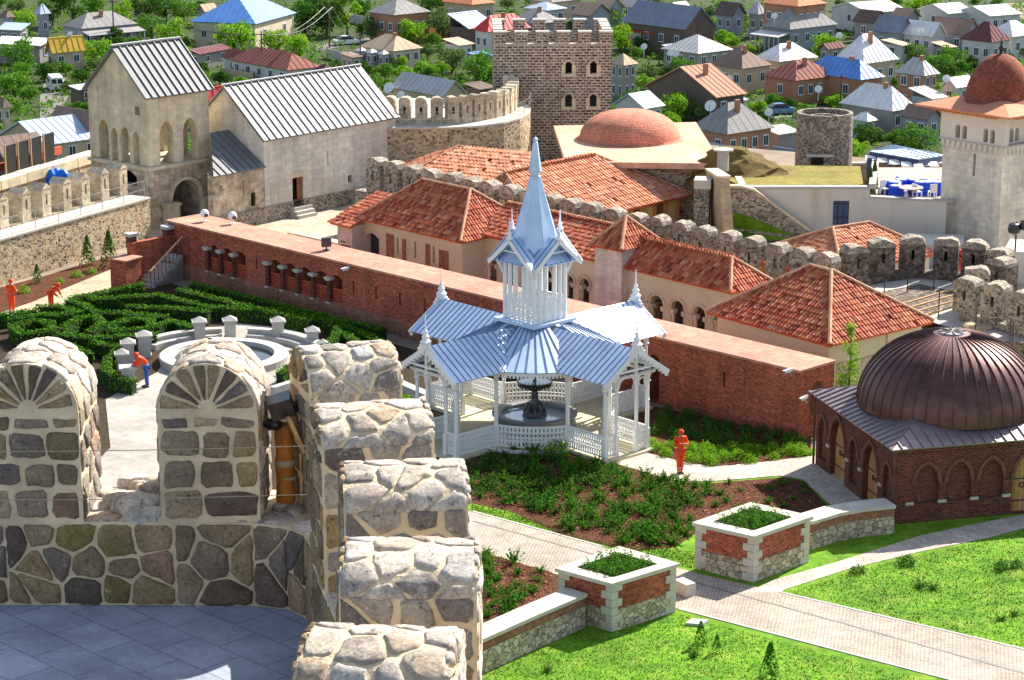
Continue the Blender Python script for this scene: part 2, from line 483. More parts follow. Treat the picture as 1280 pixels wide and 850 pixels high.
M['leaf_hedge'] = leafmat('leaves_hedge', (.025, .09, .004), (.06, .18, .006), (.12, .28, .010))
M['leaf_juniper'] = leafmat('leaves_juniper', (.025, .10, .006), (.055, .18, .010), (.12, .28, .02))
t = NT('grass_blades')
M['leaf_lawn'] = t.done(t.vary(t.vary(t.ramp(t.island(), [(0, (.06, .16, .008)), (.5, (.13, .28, .012)), (.85, (.22, .35, .03)), (1, (.34, .33, .07))]), .45, .45), .3, 3.0), .85, .1)
M['bark'] = plain('bark', (.10, .07, .045), .9, .3, 8.0, .6)
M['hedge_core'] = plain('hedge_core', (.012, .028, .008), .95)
M['iron_seam'] = plain('zinc_seam', (.13, .135, .15), .5, .1, 3.0, 0, .4, .2)  # standing seams in a slightly darker grey than the zinc sheets
M['dark_stone'] = plain('dark_stone', (.20, .16, .11), .9, .2, 5.0, .2)
M['rubble_cap'] = rubble('rubble_cap', [(.20, .17, .14), (.34, .29, .23), (.44, .39, .32), (.25, .21, .18)], (.42, .36, .28), 6.0, .05, 1.2)
M['yellow_wall'] = plain('yellow_wall', (.62, .46, .22), .9, .08, 1.0)
M['sand_stone'] = plain('sand_stone', (.46, .35, .22), .9, .25, 4.0, .4)
M['salmon_plaster'] = plain('salmon_plaster', (.62, .36, .27), .9, .1, 1.0)
M['old_plaster'] = plain('old_plaster', (.50, .44, .36), .9, .25, 1.5, .3)
t = NT('stained_stucco')
mp_ = t.n('Mapping', {'Vector': t.pos(), 'Scale': (1.4, 1.4, .12)})
M['stained_stucco'] = t.done(t.mix(t.ramp(t.noise(1.1, mp_.outputs[0], 4), [(.52, (0, 0, 0)), (.72, (.7, .7, .7))]), (.60, .56, .49), (.46, .34, .21)), .9, .2)
M['ashlar_tan'] = masonry('ashlar_tan', (.44, .35, .23), (.34, .27, .18), (.30, .24, .17), .6, .3, .012, .2, .3)
M['sod_dry'] = grass_mat('dry_mound', (.10, .07, .025), (.17, .12, .04), (.20, .17, .05))
M['canopy_blue'] = plain('canopy_sheet', (.34, .44, .56), .5, .1, 1.0, 0, .4, .1)
M['gazebo_seam'] = plain('gazebo_seam', (.10, .15, .27), .5, .1, 3.0)
M['brick_hood'] = plain('hood_brick', (.17, .07, .045), .9, .3, 6.0, .4)
M['navy'] = plain('navy_metal', (.05, .08, .17), .6, .1, 3.0)
M['lumber_pale'] = plain('pale_table', (.60, .48, .36), .6, .1, 4.0)
M['fountain_stone'] = plain('fountain_stone', (.20, .20, .20), .45, .2, 6.0, .2)
M['fieldmix'] = stonemat('fieldmix', [(0, (.16, .13, .11)), (.2, (.34, .30, .27)), (.38, (.52, .44, .34)), (.52, (.22, .19, .18)), (.66, (.36, .25, .12)), (.8, (.50, .46, .42)), (.92, (.40, .24, .17)), (1, (.34, .30, .27))], (.60, .52, .42), .55)
M['rope'] = plain('rope', (.42, .38, .24), .9, .1, 20.0)
M['rubble_big'] = rubble('tower_rubble', [(.40, .34, .26), (.28, .23, .19), (.50, .43, .34), (.22, .19, .17), (.42, .30, .18)], (.60, .52, .40), 3.6, .06, 1.2, .7)
M['chips'] = islandmat('bark_chips', [(0, (.08, .022, .014)), (.4, (.26, .055, .03)), (.7, (.38, .10, .05)), (1, (.42, .20, .11))], .9, .2, 9.0, 0)
M['dark_water'] = plain('dark_water', (.02, .025, .03), .08, .1, 2.0, 0, .6)
# ------------------------------------------------------------------ shape helpers
def arcpts(t0, t1, zs, kind, n=8, rise=None):
    w = t1 - t0
    pts = []
    for i in range(n + 1):
        k = i / n
        if kind == 'flat': z = zs
        elif kind == 'seg': z = zs + (rise or w * .2) * math.sin(math.pi * k)
        elif kind == 'round': z = zs + w / 2 * math.sqrt(max(0, 1 - (2 * k - 1) ** 2))
        elif kind == 'pointed':
            x = abs(2 * k - 1)                       # 0 at the crown
            rr = w * .82
            cx = rr - w / 2
            z = zs + math.sqrt(max(0, rr * rr - (cx + x * w / 2) ** 2))
        pts.append((t0 + w * k, z))
    return pts
def wall_open(mb, p, d, L, z0, z1, th, ops, inward=None, backs=0, wallmi=0):
    """wall of thickness th starting at p along d; ops = (t0,t1,zb,zspring,kind,depth or None)"""
    p = Vector((p[0], p[1], 0))
    d = Vector((d[0], d[1], 0)).normalized()
    nI = Vector((-d.y, d.x, 0)) if inward is None else Vector(inward).normalized()
    Z = Vector((0, 0, 1))
    flip = d.cross(nI).z < 0
    def pt(t, o, z): return p + d * t + nI * o + Z * z
    def q(a, b, c, e):
        if flip: mb.quad(e, c, b, a)
        else: mb.quad(a, b, c, e)
    t = 0.0
    mb.mi = wallmi
    for op in sorted(ops) + [None]:
        te = L if op is None else op[0]
        if te - t > 1e-4: mb.obox(pt(t, 0, z0), d * (te - t), nI * th, Z * (z1 - z0))
        if op is None: break
        t0, t1, zb, zs, kind, depth = op
        if zb - z0 > 1e-4: mb.obox(pt(t0, 0, z0), d * (t1 - t0), nI * th, Z * (zb - z0))
        ap = arcpts(t0, t1, zs, kind, 2 if kind == 'flat' else 10)
        for (a, za), (b, zb2) in zip(ap[:-1], ap[1:]):
            q(pt(a, 0, za), pt(b, 0, zb2), pt(b, 0, z1), pt(a, 0, z1))
            q(pt(b, th, zb2), pt(a, th, za), pt(a, th, z1), pt(b, th, z1))
            q(pt(a, 0, za), pt(a, th, za), pt(b, th, zb2), pt(b, 0, zb2))
            q(pt(a, 0, z1), pt(b, 0, z1), pt(b, th, z1), pt(a, th, z1))
        if depth is not None:
            mb.mi = backs
            q(pt(t0, depth, zb), pt(t1, depth, zb), pt(t1, depth, max(z for _, z in ap)), pt(t0, depth, max(z for _, z in ap)))
            mb.mi = wallmi
        t = t1
def tile_slope(mb, A, B, RB, RA, tw=.195, tl=.31, lift=.05, mi=0, base=1):
    """clay tiles on the plane eave A-B, ridge RA-RB (RA above A)"""
    A, B, RA, RB = [Vector(x) for x in (A, B, RA, RB)]
    U = (B - A).normalized()
    N = (B - A).cross(RA - A).normalized()
    if N.z < 0: N = -N
    S = N.cross(U).normalized()
    if S.z < 0: S = -S
    def us(p): return ((p - A).dot(U), (p - A).dot(S))
    uA, uB, (uRA, sR), (uRB, sRB) = 0.0, (B - A).length, us(RA), us(RB)
    H = max(sR, sRB)
    mb.mi = base
    if (RA - RB).length < 1e-3: mb.slab([A, B, RB], .12)
    else: mb.slab([A, B, RB, RA], .12)
    mb.mi = mi
    rows = int(H / tl) + 1
    for j in range(rows):
        s0 = -.06 + j * tl + random.uniform(-.03, .03)
        s1 = s0 + tl * 1.12
        k0 = min(1, max(0, (s0 + tl * .5) / H))
        lo = uA + (uRA - uA) * k0
        hi = uB + (uRB - uB) * k0
        i0, i1 = int(math.floor((lo) / tw)), int(math.ceil((hi) / tw))
        for i in range(i0, i1 + 1):
            uc = i * tw
            if uc < lo - tw * .2 or uc > hi + tw * .2: continue
            r = tw * random.uniform(.42, .5)
            dl = random.uniform(-.014, .02)
            if random.random() < .012: continue
            vs = []
            for s, rs, l in ((s0, r * 1.06, lift), (s1, r * .92, lift * .45)):
                for a in (0, 60, 120, 180):
                    vs.append(A + U * (uc + rs * math.cos(R(a)) + random.uniform(-.006, .006)) + S * s + N * (l + dl + rs * .8 * math.sin(R(a)) - .01))
            mb.add(vs, [(1, 5, 4, 0), (2, 6, 5, 1), (3, 7, 6, 2), (0, 3, 2, 1)])
def ridge_caps(mb, p, q, r=.095, step=.42, mi=0):
    p, q = Vector(p), Vector(q)
    L = (q - p).length
    d = (q - p).normalized()
    s = d.cross(Vector((0, 0, 1))).normalized()
    u = s.cross(d)
    mb.mi = mi
    n = max(1, int(L / step))
    for i in range(n):
        a, b = p + d * (L * i / n), p + d * (L * (i + 1.1) / n)
        vs = []
        for o, rr, l in ((a, r, .0), (b, r * .88, .02)):
            for g in (-10, 45, 90, 135, 190):
                vs.append(o + s * rr * math.cos(R(g)) + u * (rr * math.sin(R(g)) + l + .03))
        mb.add(vs, [(k, k + 1, k + 6, k + 5) for k in range(4)] + [(4, 3, 2, 1, 0)])
def seam_slab(mb, A, B, RB, RA, step=.55, th=.06, sw=.035, sh=.05, mi=0, smi=None):
    """sheet roof on eave A-B, ridge RA-RB with standing seams up the slope"""
    A, B, RA, RB = [Vector(x) for x in (A, B, RA, RB)]
    mb.mi = mi
    N = mb.slab([A, B, RB, RA] if (RA - RB).length > 1e-3 else [A, B, RB], th)
    if N.z < 0: N = -N
    U = (B - A).normalized()
    S = N.cross(U).normalized()
    if S.z < 0: S = -S
    uRA, H = (RA - A).dot(U), max((RA - A).dot(S), .01)
    uRB = (RB - A).dot(U)
    Lb = (B - A).length
    if smi is not None: mb.mi = smi
    n = max(2, int(round(Lb / step)))
    lo, hi = min(0, uRA), max(Lb, uRB)
    for i in range(n + 1):
        u = Lb * i / n
        # extent of the slope above u
        s1 = H
        if u < uRA and uRA > 1e-6: s1 = H * u / uRA
        if u > uRB and Lb - uRB > 1e-6: s1 = min(s1, H * (Lb - u) / (Lb - uRB))
        if s1 < .05: continue
        u = min(max(u, sw / 2), Lb - sw / 2)
        mb.obox(A + U * (u - sw / 2) + N * .001, U * sw, S * s1, N * sh)
    mb.mi = mi
def rect_from(F, a, l1, l2):   # corner F, first side along a+90deg (to the left), second along a (to the right)
    F = Vector((F[0], F[1], 0))
    e2 = Vector((math.cos(a), math.sin(a), 0)) * l2
    e1 = Vector((-math.sin(a), math.cos(a), 0)) * l1
    return F, F + e2, F + e2 + e1, F + e1      # F, right, back, left
def up(p, z): return Vector((p[0], p[1], z))
# ------------------------------------------------------------------ ground
def sheet(name, pts, z, mat, kind='structure'):
    mb = MB()
    mb.poly([(p[0], p[1], z) for p in pts])
    o = mb.build(name, mat)
    nrm = o.data.polygons[0].normal
    if nrm.z < 0: o.data.flip_normals()
    o['kind'] = kind
    return o
CZ = -19.0
g = MB()
n = 24
g.poly([(-2500, -600, CZ), (2500, -600, CZ), (2500, 4500, CZ), (-2500, 4500, CZ)])
tag(g.build('city_ground', M['wild'], loc=(0, 0, CZ)), kind='structure')
hill = [(-70, -40), (70, -40), (70, 120), (46, 146), (26, 158), (10, 166), (-12, 163), (-24, 153), (-30, 146), (-36, 130), (-60, 95)]
g = MB()
cx = sum(p[0] for p in hill) / len(hill); cy = sum(p[1] for p in hill) / len(hill)
out = []
for x, y in hill:
    l = math.hypot(x - cx, y - cy)
    out.append((x + (x - cx) / l * 26, y + (y - cy) / l * 26))
g.poly([(x, y, -.012) for x, y in hill])
for i in range(len(hill)):
    a, b = hill[i], hill[(i + 1) % len(hill)]
    c2, d2 = out[(i + 1) % len(hill)], out[i]
    g.quad((d2[0], d2[1], CZ - .5), (c2[0], c2[1], CZ - .5), (b[0], b[1], -.012), (a[0], a[1], -.012))
tag(g.build('hill', M['dirt'], loc=(0, 0, 0)), kind='structure')
def G(pts, z=0): return [W(a, b, z) for a, b in pts]
# lawns, beds and paving, each sheet a few millimetres above the one below
sheet('lawn', [(-1.5, 60), (34, 60), (34, 96), (12.6, 90.5), (6, 94), (-2, 91)], .004, M['lawn'])
sheet('courtyard_paving', [(-19.6, 124.5), (14, 94.5), (30, 92), (42, 110), (24, 132), (8, 144), (-8, 152), (-24, 150), (-24, 134)], .002, M['court'])
sheet('garden_soil', G([(-60, 395), (60, 372), (140, 345), (205, 352), (640, 470), (760, 500), (700, 560), (560, 600), (300, 640), (60, 640), (-60, 640)]), .003, M['soil'])
sheet('garden_bed', G([(560, 585), (640, 540), (775, 574), (846, 602), (892, 604), (978, 597), (1006, 602), (1036, 634), (1010, 640), (868, 668), (845, 684), (790, 690), (700, 668), (640, 640), (575, 626)]), .012, M['mulch'])
sheet('garden_bed', G([(800, 505), (1014, 545), (1014, 570), (955, 579), (891, 585), (860, 580), (806, 566), (770, 560)]), .012, M['mulch'])
sheet('garden_bed', G([(560, 700), (604, 688), (640, 696), (700, 715), (700, 745), (600, 785), (560, 785)]), .012, M['mulch'])
sheet('path', G([(540, 625), (590, 640), (752, 684), (868, 716), (974, 741), (1290, 815), (1290, 880), (1187, 851), (847, 761), (690, 716), (590, 687), (540, 672)]), .016, M['cobble'])
sheet('path', G([(935, 741), (968, 725), (1046, 703), (1150, 670), (1246, 650), (1300, 640), (1300, 655), (1240, 672), (1150, 690), (1060, 712), (985, 736), (974, 741)]), .020, M['pink_cobble'])
sheet('path', G([(770, 580), (766, 568), (806, 566), (850, 577), (891, 584), (955, 578), (1020, 570), (1120, 640), (1100, 650), (1036, 630), (1004, 600), (974, 595), (891, 602), (846, 602)]), .024, M['pink_cobble'])
a, b = W(590, 652, 0), W(1290, 846, 0)
g = MB(); dd = (b - a).normalized(); nn_ = Vector((-dd.y, dd.x, 0))
g.obox(a + Vector((0, 0, .006)), b - a, nn_ * .09, Vector((0, 0, .016)))
tag(g.build('path_drain', M['drain']), kind='structure')
# pale kerbs along the main path
def kerb(p, q, w=.10, h=.03):
    g = MB()
    a, b = W(*p, 0), W(*q, 0)
    d = (b - a).normalized(); nn = Vector((-d.y, d.x, 0))
    g.obox(a, b - a, nn * w, Vector((0, 0, h)))
    tag(g.build('path_kerb', M['white_stone']), kind='structure')
kerb((690, 717), (845, 761)); kerb((847, 762), (1195, 853)); kerb((974, 741), (1290, 815)); kerb((590, 640), (752, 684))
# garden side: white path, plaza and sandy walk below the rampart
sheet('plaza', G([(196, 466), (220, 430), (290, 404), (380, 412), (412, 438), (400, 470), (352, 492), (300, 520), (240, 640), (60, 640), (138, 560), (132, 500)]), .022, M['plaza'])
sheet('garden_walk', G([(-40, 405), (40, 378), (139, 337), (142, 364), (90, 380), (40, 396), (-40, 418)]), .016, M['sand_cobble'])
sheet('planting_strip', G([(-40, 398), (-10, 362), (60, 344), (139, 320), (139, 336), (40, 377), (-40, 404)]), .012, M['mulch'])
a, b = W(138, 642, 0), W(206, 600, 0)
g = MB(); d = (b - a).normalized(); nn = Vector((-d.y, d.x, 0))
g.obox(a + Vector((0, 0, .026)), (b - a), nn * .18, Vector((0, 0, .012)))
tag(g.build('path_drain', M['drain']), kind='structure')
# bastion walk on the right
sheet('rampart_walk', G([(1040, 372), (1085, 352), (1150, 345), (1195, 352), (1195, 366), (1150, 356), (1100, 366), (1075, 380)], 1.2), 1.24, M['concrete'])
sheet('rampart_walk', G([(1150, 398), (1185, 380), (1300, 398), (1300, 430), (1240, 425)], 1.2), 1.2, M['concrete'])
# ------------------------------------------------------------------ long brick wall
BW0 = Vector((-18.55, 122.45, 0)); BW1 = Vector((11.80, 91.70, 0))
bd = (BW1 - BW0).normalized(); bn = Vector((-bd.y, bd.x, 0))      # bn points away from the camera
BL = (BW1 - BW0).length
def bt(px):          # distance along the wall seen at picture column px
    u = (px - 640) / FPX
    # point at height 1.5: x = u*depth, depth = y*cos + (H-1.5)*sin
    k = (CAMH - 1.5) * _s
    return (u * (BW0.y * _c + k) - BW0.x) / (bd.x - u * bd.y * _c)
wall = thing('brick_wall', 'long red brick garden wall with a flat paved top and small arcades', 'wall', BW0)
ops = []
cols = []
for xs in ((260, 276, 293, 309), (335, 354, 373, 392, 412, 430)):
    ts = [bt(x) for x in xs]
    for i in range(len(ts) - 1):
        ops.append((ts[i] + .12, ts[i + 1] - .12, .85, 2.05, 'seg', .95))
    cols += ts[:-1]
for x in (321, 442, 470, 500, 531, 905):
    ops.append((bt(x) - .06, bt(x) + .06, 1.5, 2.15, 'flat', .5))
ops.append((bt(795), bt(807), .02, 2.0, 'seg', 1.6))
ops.append((bt(810), bt(824), .02, 2.0, 'seg', 2.29))
g = MB()
wall_open(g, BW0, bd, BL, 0, 2.9, 2.3, ops, bn, backs=0)
g.build('masonry', [M['brick'], M['dark']], wall)
g = MB(); g.obox(BW0 - bn * .05 - bd * .1 + Vector((0, 0, 2.903)), bd * (BL + .15), bn * 2.4, Vector((0, 0, .10)))
g.build('paved_top', M['brick_top'], wall)
g = MB()
g.obox(BW0 - bn * .10, bd * (bt(640) - .0), bn * .097, Vector((0, 0, .80)))
g.build('plinth', M['brick_low'], wall)
g = MB()
for t_ in cols:
    c = BW0 + bd * t_ - bn * .0
    g.boxb((c.x, c.y, .80), (.24, .2, 1.1), math.atan2(bd.y, bd.x))
g.build('pilasters', M['brick_dark'], wall)
for t_ in cols:
    c = BW0 + bd * t_ - bn * .03
    g = MB()
    g.boxb((c.x, c.y, 1.9), (.32, .3, .07), math.atan2(bd.y, bd.x)); g.boxb((c.x, c.y, 1.97), (.42, .36, .10), math.atan2(bd.y, bd.x))
    g.boxb((c.x, c.y, .72), (.26, .26, .08), math.atan2(bd.y, bd.x))
    g.build('capital', M['cap_stone'], wall)
def lattice(mb, p, d, L, z0, z1, off, step=.16, w=.05):
    nn = Vector((-d.y, d.x, 0))
    for k, (rows) in enumerate([int((z1 - z0) / .12)]):
        for j in range(rows):
            z = z0 + (z1 - z0) * j / rows
            n_ = max(2, int(L / step))
            for i in range(n_):
                o = (i + (.5 if j % 2 else 0)) * L / n_
                if o + L / n_ * .62 > L: continue
                mb.obox(p + d * o + nn * off + Vector((0, 0, z)), d * (L / n_ * .62), nn * .12, Vector((0, 0, .10)))
for op in ops:
    if op[2] == .85:
        g = MB()
        lattice(g, BW0 + bd * op[0], bd, op[1] - op[0], .87, 1.42, .12)
        g.obox(BW0 + bd * op[0] + bn * .1 + Vector((0, 0, 1.43)), bd * (op[1] - op[0]), bn * .16, Vector((0, 0, .07)))
        g.build('brick_lattice', M['terracotta'], wall)
g = MB(); lattice(g, BW0 + bd * (bt(811)), bd, bt(823) - bt(811), .3, 1.0, .9)
g.build('brick_lattice', M['terracotta'], wall)
# arched niche in the end face
e0 = BW1 + bn * .75
g = MB()
ap = arcpts(-.0, .85, 1.9, 'round')
g.mi = 0
for (t0, z0), (t1, z1) in zip(ap[:-1], ap[1:]):
    g.quad(e0 + bn * t0 + bd * .008 + Vector((0, 0, .9)), e0 + bn * t1 + bd * .008 + Vector((0, 0, .9)), e0 + bn * t1 + bd * .008 + Vector((0, 0, z1)), e0 + bn * t0 + bd * .008 + Vector((0, 0, z0)))
g.build('niche', M['brick_dark'], wall)
g = MB(); lattice(g, BW1 + bn * .75 + bd * .02, bn, .85, .5, .95, -.06); g.build('brick_lattice', M['terracotta'], wall)
# things standing on or fixed to the wall
def floodlight(loc, rz, label, white):
    r = thing('floodlight', label, 'floodlight', loc, 'floodlights on the brick wall')
    g = MB(); g.boxb((loc[0], loc[1], loc[2]), (.3, .22, .05), rz); g.cyl((loc[0], loc[1], loc[2] + .05), .04, .04, .2, 8)
    g.build('bracket', M['white_plastic'] if white else M['iron'], r)
    g = MB()
    if white:
        g.lathe((loc[0], loc[1], loc[2] + .22), [(.02, 0), (.2, .06), (.24, .2), (.2, .36), (.1, .44), (0, .46)], 12)
    else:
        g.boxb((loc[0], loc[1], loc[2] + .2), (.48, .24, .46), rz)
    g.build('lamp_head', M['white_plastic'] if white else M['iron'], r)
    g = MB()
    d = Vector((math.sin(rz), -math.cos(rz), 0))
    c = Vector(loc) + d * (.20 if white else .125)
    g.boxb((c.x, c.y, loc[2] + (.30 if white else .25)), (.2 if white else .40, .03 if not white else .12, .16 if white else .36), rz)
    g.build('lens', M['glass'], r)
    return r
floodlight(tuple(W(256, 277, 3.0)), .5, 'white floodlight on the brick wall top, nearer its far left end', True)
floodlight(tuple(W(291, 280, 3.0)), .5, 'white floodlight on the brick wall top, second from its far left end', True)
floodlight(tuple(W(408, 313, 3.0)), .3, 'square black floodlight on the brick wall top before the tiled house', False)
def wallcam(p, dirv, label):
    r = thing('security_camera', label, 'camera', p, 'security cameras on the brick wall')
    dirv = Vector(dirv).normalized()
    g = MB(); q = Vector(p)
    g.bar(q, q + dirv * .36, .11, .10); g.bar(q + dirv * -.02 + Vector((0, 0, .07)), q + dirv * .42 + Vector((0, 0, .07)), .14, .02)
    g.build('housing', M['white_plastic'], r)
    g = MB(); g.bar(q - Vector((0, 0, .25)) , q + dirv * .2, .05); g.build('bracket', M['steel'], r)
    g = MB(); g.bar(q + dirv * .362, q + dirv * .375, .08, .07); g.build('lens', M['glass'], r)
wallcam(BW0 + bd * .1 - bn * .02 + Vector((0, 0, 2.75)), (-.8, -.5, -.15), 'white security camera at the far left end of the brick wall')
wallcam(BW0 + bd * bt(439) - bn * .12 + Vector((0, 0, 2.8)), (-.75, -.4, -.15), 'white security camera under the wall top beside the gazebo roof')
wallcam(W(990, 462, 3.1), (-.9, -.45, -.2), 'white security camera near the right end of the brick wall')
wallcam(W(1009, 496, 1.9), (-.8, -.6, -.2), 'white security camera low on the brick wall end by the domed hall')
# ------------------------------------------------------------------ garden stair beside the wall
st = thing('garden_stair', 'brick garden stair with concrete steps and an iron handrail', 'stair', W(190, 352, 0))
sdir = W(205, 330, 0) - W(190, 352, 0); sdir.z = 0; sdir.normalize(); sdir = Vector((.55, .83, 0)).normalized()
ssd = Vector((sdir.y, -sdir.x, 0))
o = W(165, 357, 0)
g = MB()
for i in range(8):
    g.obox(o + sdir * (.32 * i) + Vector((0, 0, 0)), sdir * (.34 + .32 * (7 - i)), ssd * 1.35, Vector((0, 0, .17 * (i + 1))) )
g.build('steps', M['concrete'], st)
g = MB()
pA = W(139, 362, 0)
e_, f_ = Vector((1.15, -.15, 0)), Vector((.6, 1.3, 0))
g.obox(pA, Vector((.9, -.55, 0)), Vector((.65, 1.0, 0)), Vector((0, 0, 1.62)))
g.build('pier', M['brick'], st)
g = MB(); g.obox(pA + Vector((-.08, -.05, 1.62)), Vector((1.02, -.6, 0)), Vector((.72, 1.15, 0)), Vector((0, 0, .07))); g.build('pier_cap', M['brick_top'], st)
pb = pA + Vector((.65, 1.0, 0))
g = MB(); g.obox(pb + Vector((.1, .0, 0)), Vector((3.4, 3.9, 0)), Vector((.25, -.22, 0)), Vector((0, 0, 2.3))); g.build('side_wall', M['brick'], st)
for f in (.06, .55):
    q = pb + Vector((.1, 0, 0)) + Vector((3.4, 3.9, 0)) * f
    g = MB(); g.boxb((q.x, q.y, 2.0), (.42, .42, .62), .8); g.build('post', M['brick_dark'], st)
    g = MB(); g.boxb((q.x, q.y, 2.62), (.58, .58, .16), .8); g.build('post_cap', M['white_stone'], st)
g = MB()
h0 = o + ssd * 1.35 + Vector((0, 0, 0))
for i in range(9):
    q = h0 + sdir * (.3 * i)
    g.bar(q + Vector((0, 0, .17 * i)), q + Vector((0, 0, .17 * i + .95)), .035)
g.build('iron_railing', M['iron'], st)
g = MB(); g.bar(h0 + Vector((0, 0, .95)), h0 + sdir * 2.6 + Vector((0, 0, 2.35)), .09, .06); g.build('handrail', M['lumber'], st)
g = MB(); g.obox(BW0 + Vector((-.35, -.3, 0)), bd * 1.5, -bn * .6, Vector((0, 0, 1.1))); g.build('buttress', M['brick_low'], st)
# ------------------------------------------------------------------ planters and low walls by the path
def planter(corners, h, label, fr):
    F_, Rr, B_, L_ = [Vector((p.x, p.y, 0)) for p in corners]
    c = (F_ + Rr + B_ + L_) / 4
    t = thing('planter', label, 'planter', c, 'brick planters beside the cobbled path')
    def inset(k, z): return [up(c + (p - c) * k, z) for p in (F_, Rr, B_, L_)]
    g = MB()
    P = inset(.93, 0)
    g.prism(P, 0, h * .42)
    g.build('stone_base', M['rubble_block'], t)
    g = MB(); g.prism(inset(.915, 0), h * .42 + .003, h - .12); g.build('brick_body', M['brick'], t)
    Pc = inset(.93, 0)
    for i in range(4):
        g = MB()
        a, b, d2 = Pc[i], Pc[(i + 1) % 4], Pc[(i - 1) % 4]
        u, v = (b - a).normalized(), (d2 - a).normalized()
        z = 0.02
        k = 0
        while z < h - .14:
            hh = min(.27, h - .14 - z)
            w1, w2 = (.44, .26) if k % 2 else (.26, .44)
            g.obox(a - u * .02 - v * .02 + Vector((0, 0, z)), u * w1, v * w2, Vector((0, 0, hh - .012)))
            z += .27; k += 1
        g.build('quoin', M['cap_stone'], t)
    outer, inner = inset(1.0, h), inset(.66, h)
    g = MB()
    for i in range(4):
        j = (i + 1) % 4
        a, b, c2, d2 = outer[i], outer[j], inner[j], inner[i]
        g.slab([a, b, c2, d2], .13)
    g.build('coping', M['cap_stone'], t)
    g = MB(); g.poly([p - Vector((0, 0, .10)) for p in inset(.68, h)]); g.build('soil', M['soil'], t)
    return t, [p for p in inset(.62, h - .1)]
M['rubble_block'] = rubble('squared_rubble', [(.52, .43, .30), (.40, .33, .23), (.32, .27, .20), (.56, .48, .36), (.44, .36, .24)], (.17, .14, .11), 3.9, .035, 1.35, .8)
pl1 = [W(765, 729.5, 1.72), W(850, 704, 1.72), W(774, 682.5, 1.72), W(693.6, 710, 1.72)]
pl2 = [W(943, 670.5, 1.72), W(1017, 645, 1.72), W(938, 627.5, 1.72), W(865, 653, 1.72)]
PT1, PI1 = planter(pl1, 1.72, 'square brick planter with a low wall on its left, left of the path', 0)
PT2, PI2 = planter(pl2, 1.72, 'square brick planter right of the path towards the domed hall', 0)
def lowwall(path, h, label, w=.62):
    t = thing('low_wall', label, 'wall', (path[0].x, path[0].y, 0))
    g = MB(); g.strip(path, w, 0, h - .45); g.build('stone_base', M['rubble_block'], t)
    g = MB(); g.strip(path, w - .02, h - .45, h - .12); g.build('brick_course', M['brick_low'], t)
    g = MB(); g.strip(path, w + .16, h - .12, h); g.build('coping', M['cap_stone'], t)
lw = [W(722, 738, 1.2), W(660, 764, 1.2), W(590, 795, 1.2), W(540, 818, 1.2)]
lowwall(lw, 1.2, 'low stone wall with pale coping running left from the planter', .7)
lw2 = [W(1004, 648, 1.1), W(1040, 637, 1.1), W(1075, 631, 1.1), W(1113, 627, 1.1)]
lowwall(lw2, 1.1, 'low stone wall with pale coping joining planter and domed hall', .75)
g = MB(); c = W(871, 779, 0); g.obox(c + Vector((-.4, -.2, 0)), Vector((.55, -.12, 0)), Vector((.25, .42, 0)), Vector((0, 0, .09)))
tag(g.build('stone_slab', M['white_stone']), 'small pale stone slab lying on the lawn below the left planter', 'slab')
g = MB(); c = W(852, 742, 0); g.boxb((c.x + .1, c.y, 0), (.4, .7, .45), .6)
tag(g.build('stone_block', M['cap_stone']), 'small pale stone block against the right side of the left planter', 'stone block')
# ------------------------------------------------------------------ gazebo
GC = Vector((.95, 93.5, 0)); GR = R(-2.6); GF = .12
gz = thing('gazebo', 'white wooden gazebo with sky-tinted sheet roof, four porches and a tall spire', 'gazebo', GC)
def gd(k):  # outward direction of porch k and its left-hand normal
    a = R(45 + 90 * k) + GR
    return Vector((math.cos(a), math.sin(a), 0)), Vector((-math.sin(a), math.cos(a), 0))
def gp(k, r, s, z):
    d, n_ = gd(k)
    return GC + d * r + n_ * s + Vector((0, 0, z))
# floor: cross with a round centre
g = MB()
g.cyl(GC + Vector((0, 0, -.30)), 3.75, 3.75, .30 + GF, 48)
for k in range(4):
    d, n_ = gd(k)
    g.obox(gp(k, 2.5, -1.38, -.30), d * 3.2, n_ * 2.76, Vector((0, 0, .30 + GF - .004)))
g.build('floor', M['plaster'], gz)
g = MB(); g.lathe(GC, [(3.755, -.02), (3.80, -.02), (3.80, GF + .03), (3.755, GF + .03)], 48)
g.build('floor_edge', M['white_paint'], gz)
def post(p, h, name='post'):
    g = MB()
    b = Vector(p)
    g.boxb(b, (.19, .19, .85), R(45) + GR)
    g.cyl(b + Vector((0, 0, .85)), .085, .07, h - 1.15, 8)
    g.cyl(b + Vector((0, 0, h * .62)), .10, .10, .06, 8)
    g.lathe(b + Vector((0, 0, h - .5)), [(.07, 0), (.14, .1), (.09, .16), (.12, .3), (.2, .5)], 8)
    g.build(name, M['white_paint'], gz)
EZ, RZ = 3.42, 4.58        # porch eaves and ridge
for k in range(4):
    for s in (-1.2, -.57, .57, 1.2): post(gp(k, 5.4, s, GF), EZ - GF - .05)
    for s in (-1.2, 1.2): post(gp(k, 3.25, s, GF), EZ - GF - .05)
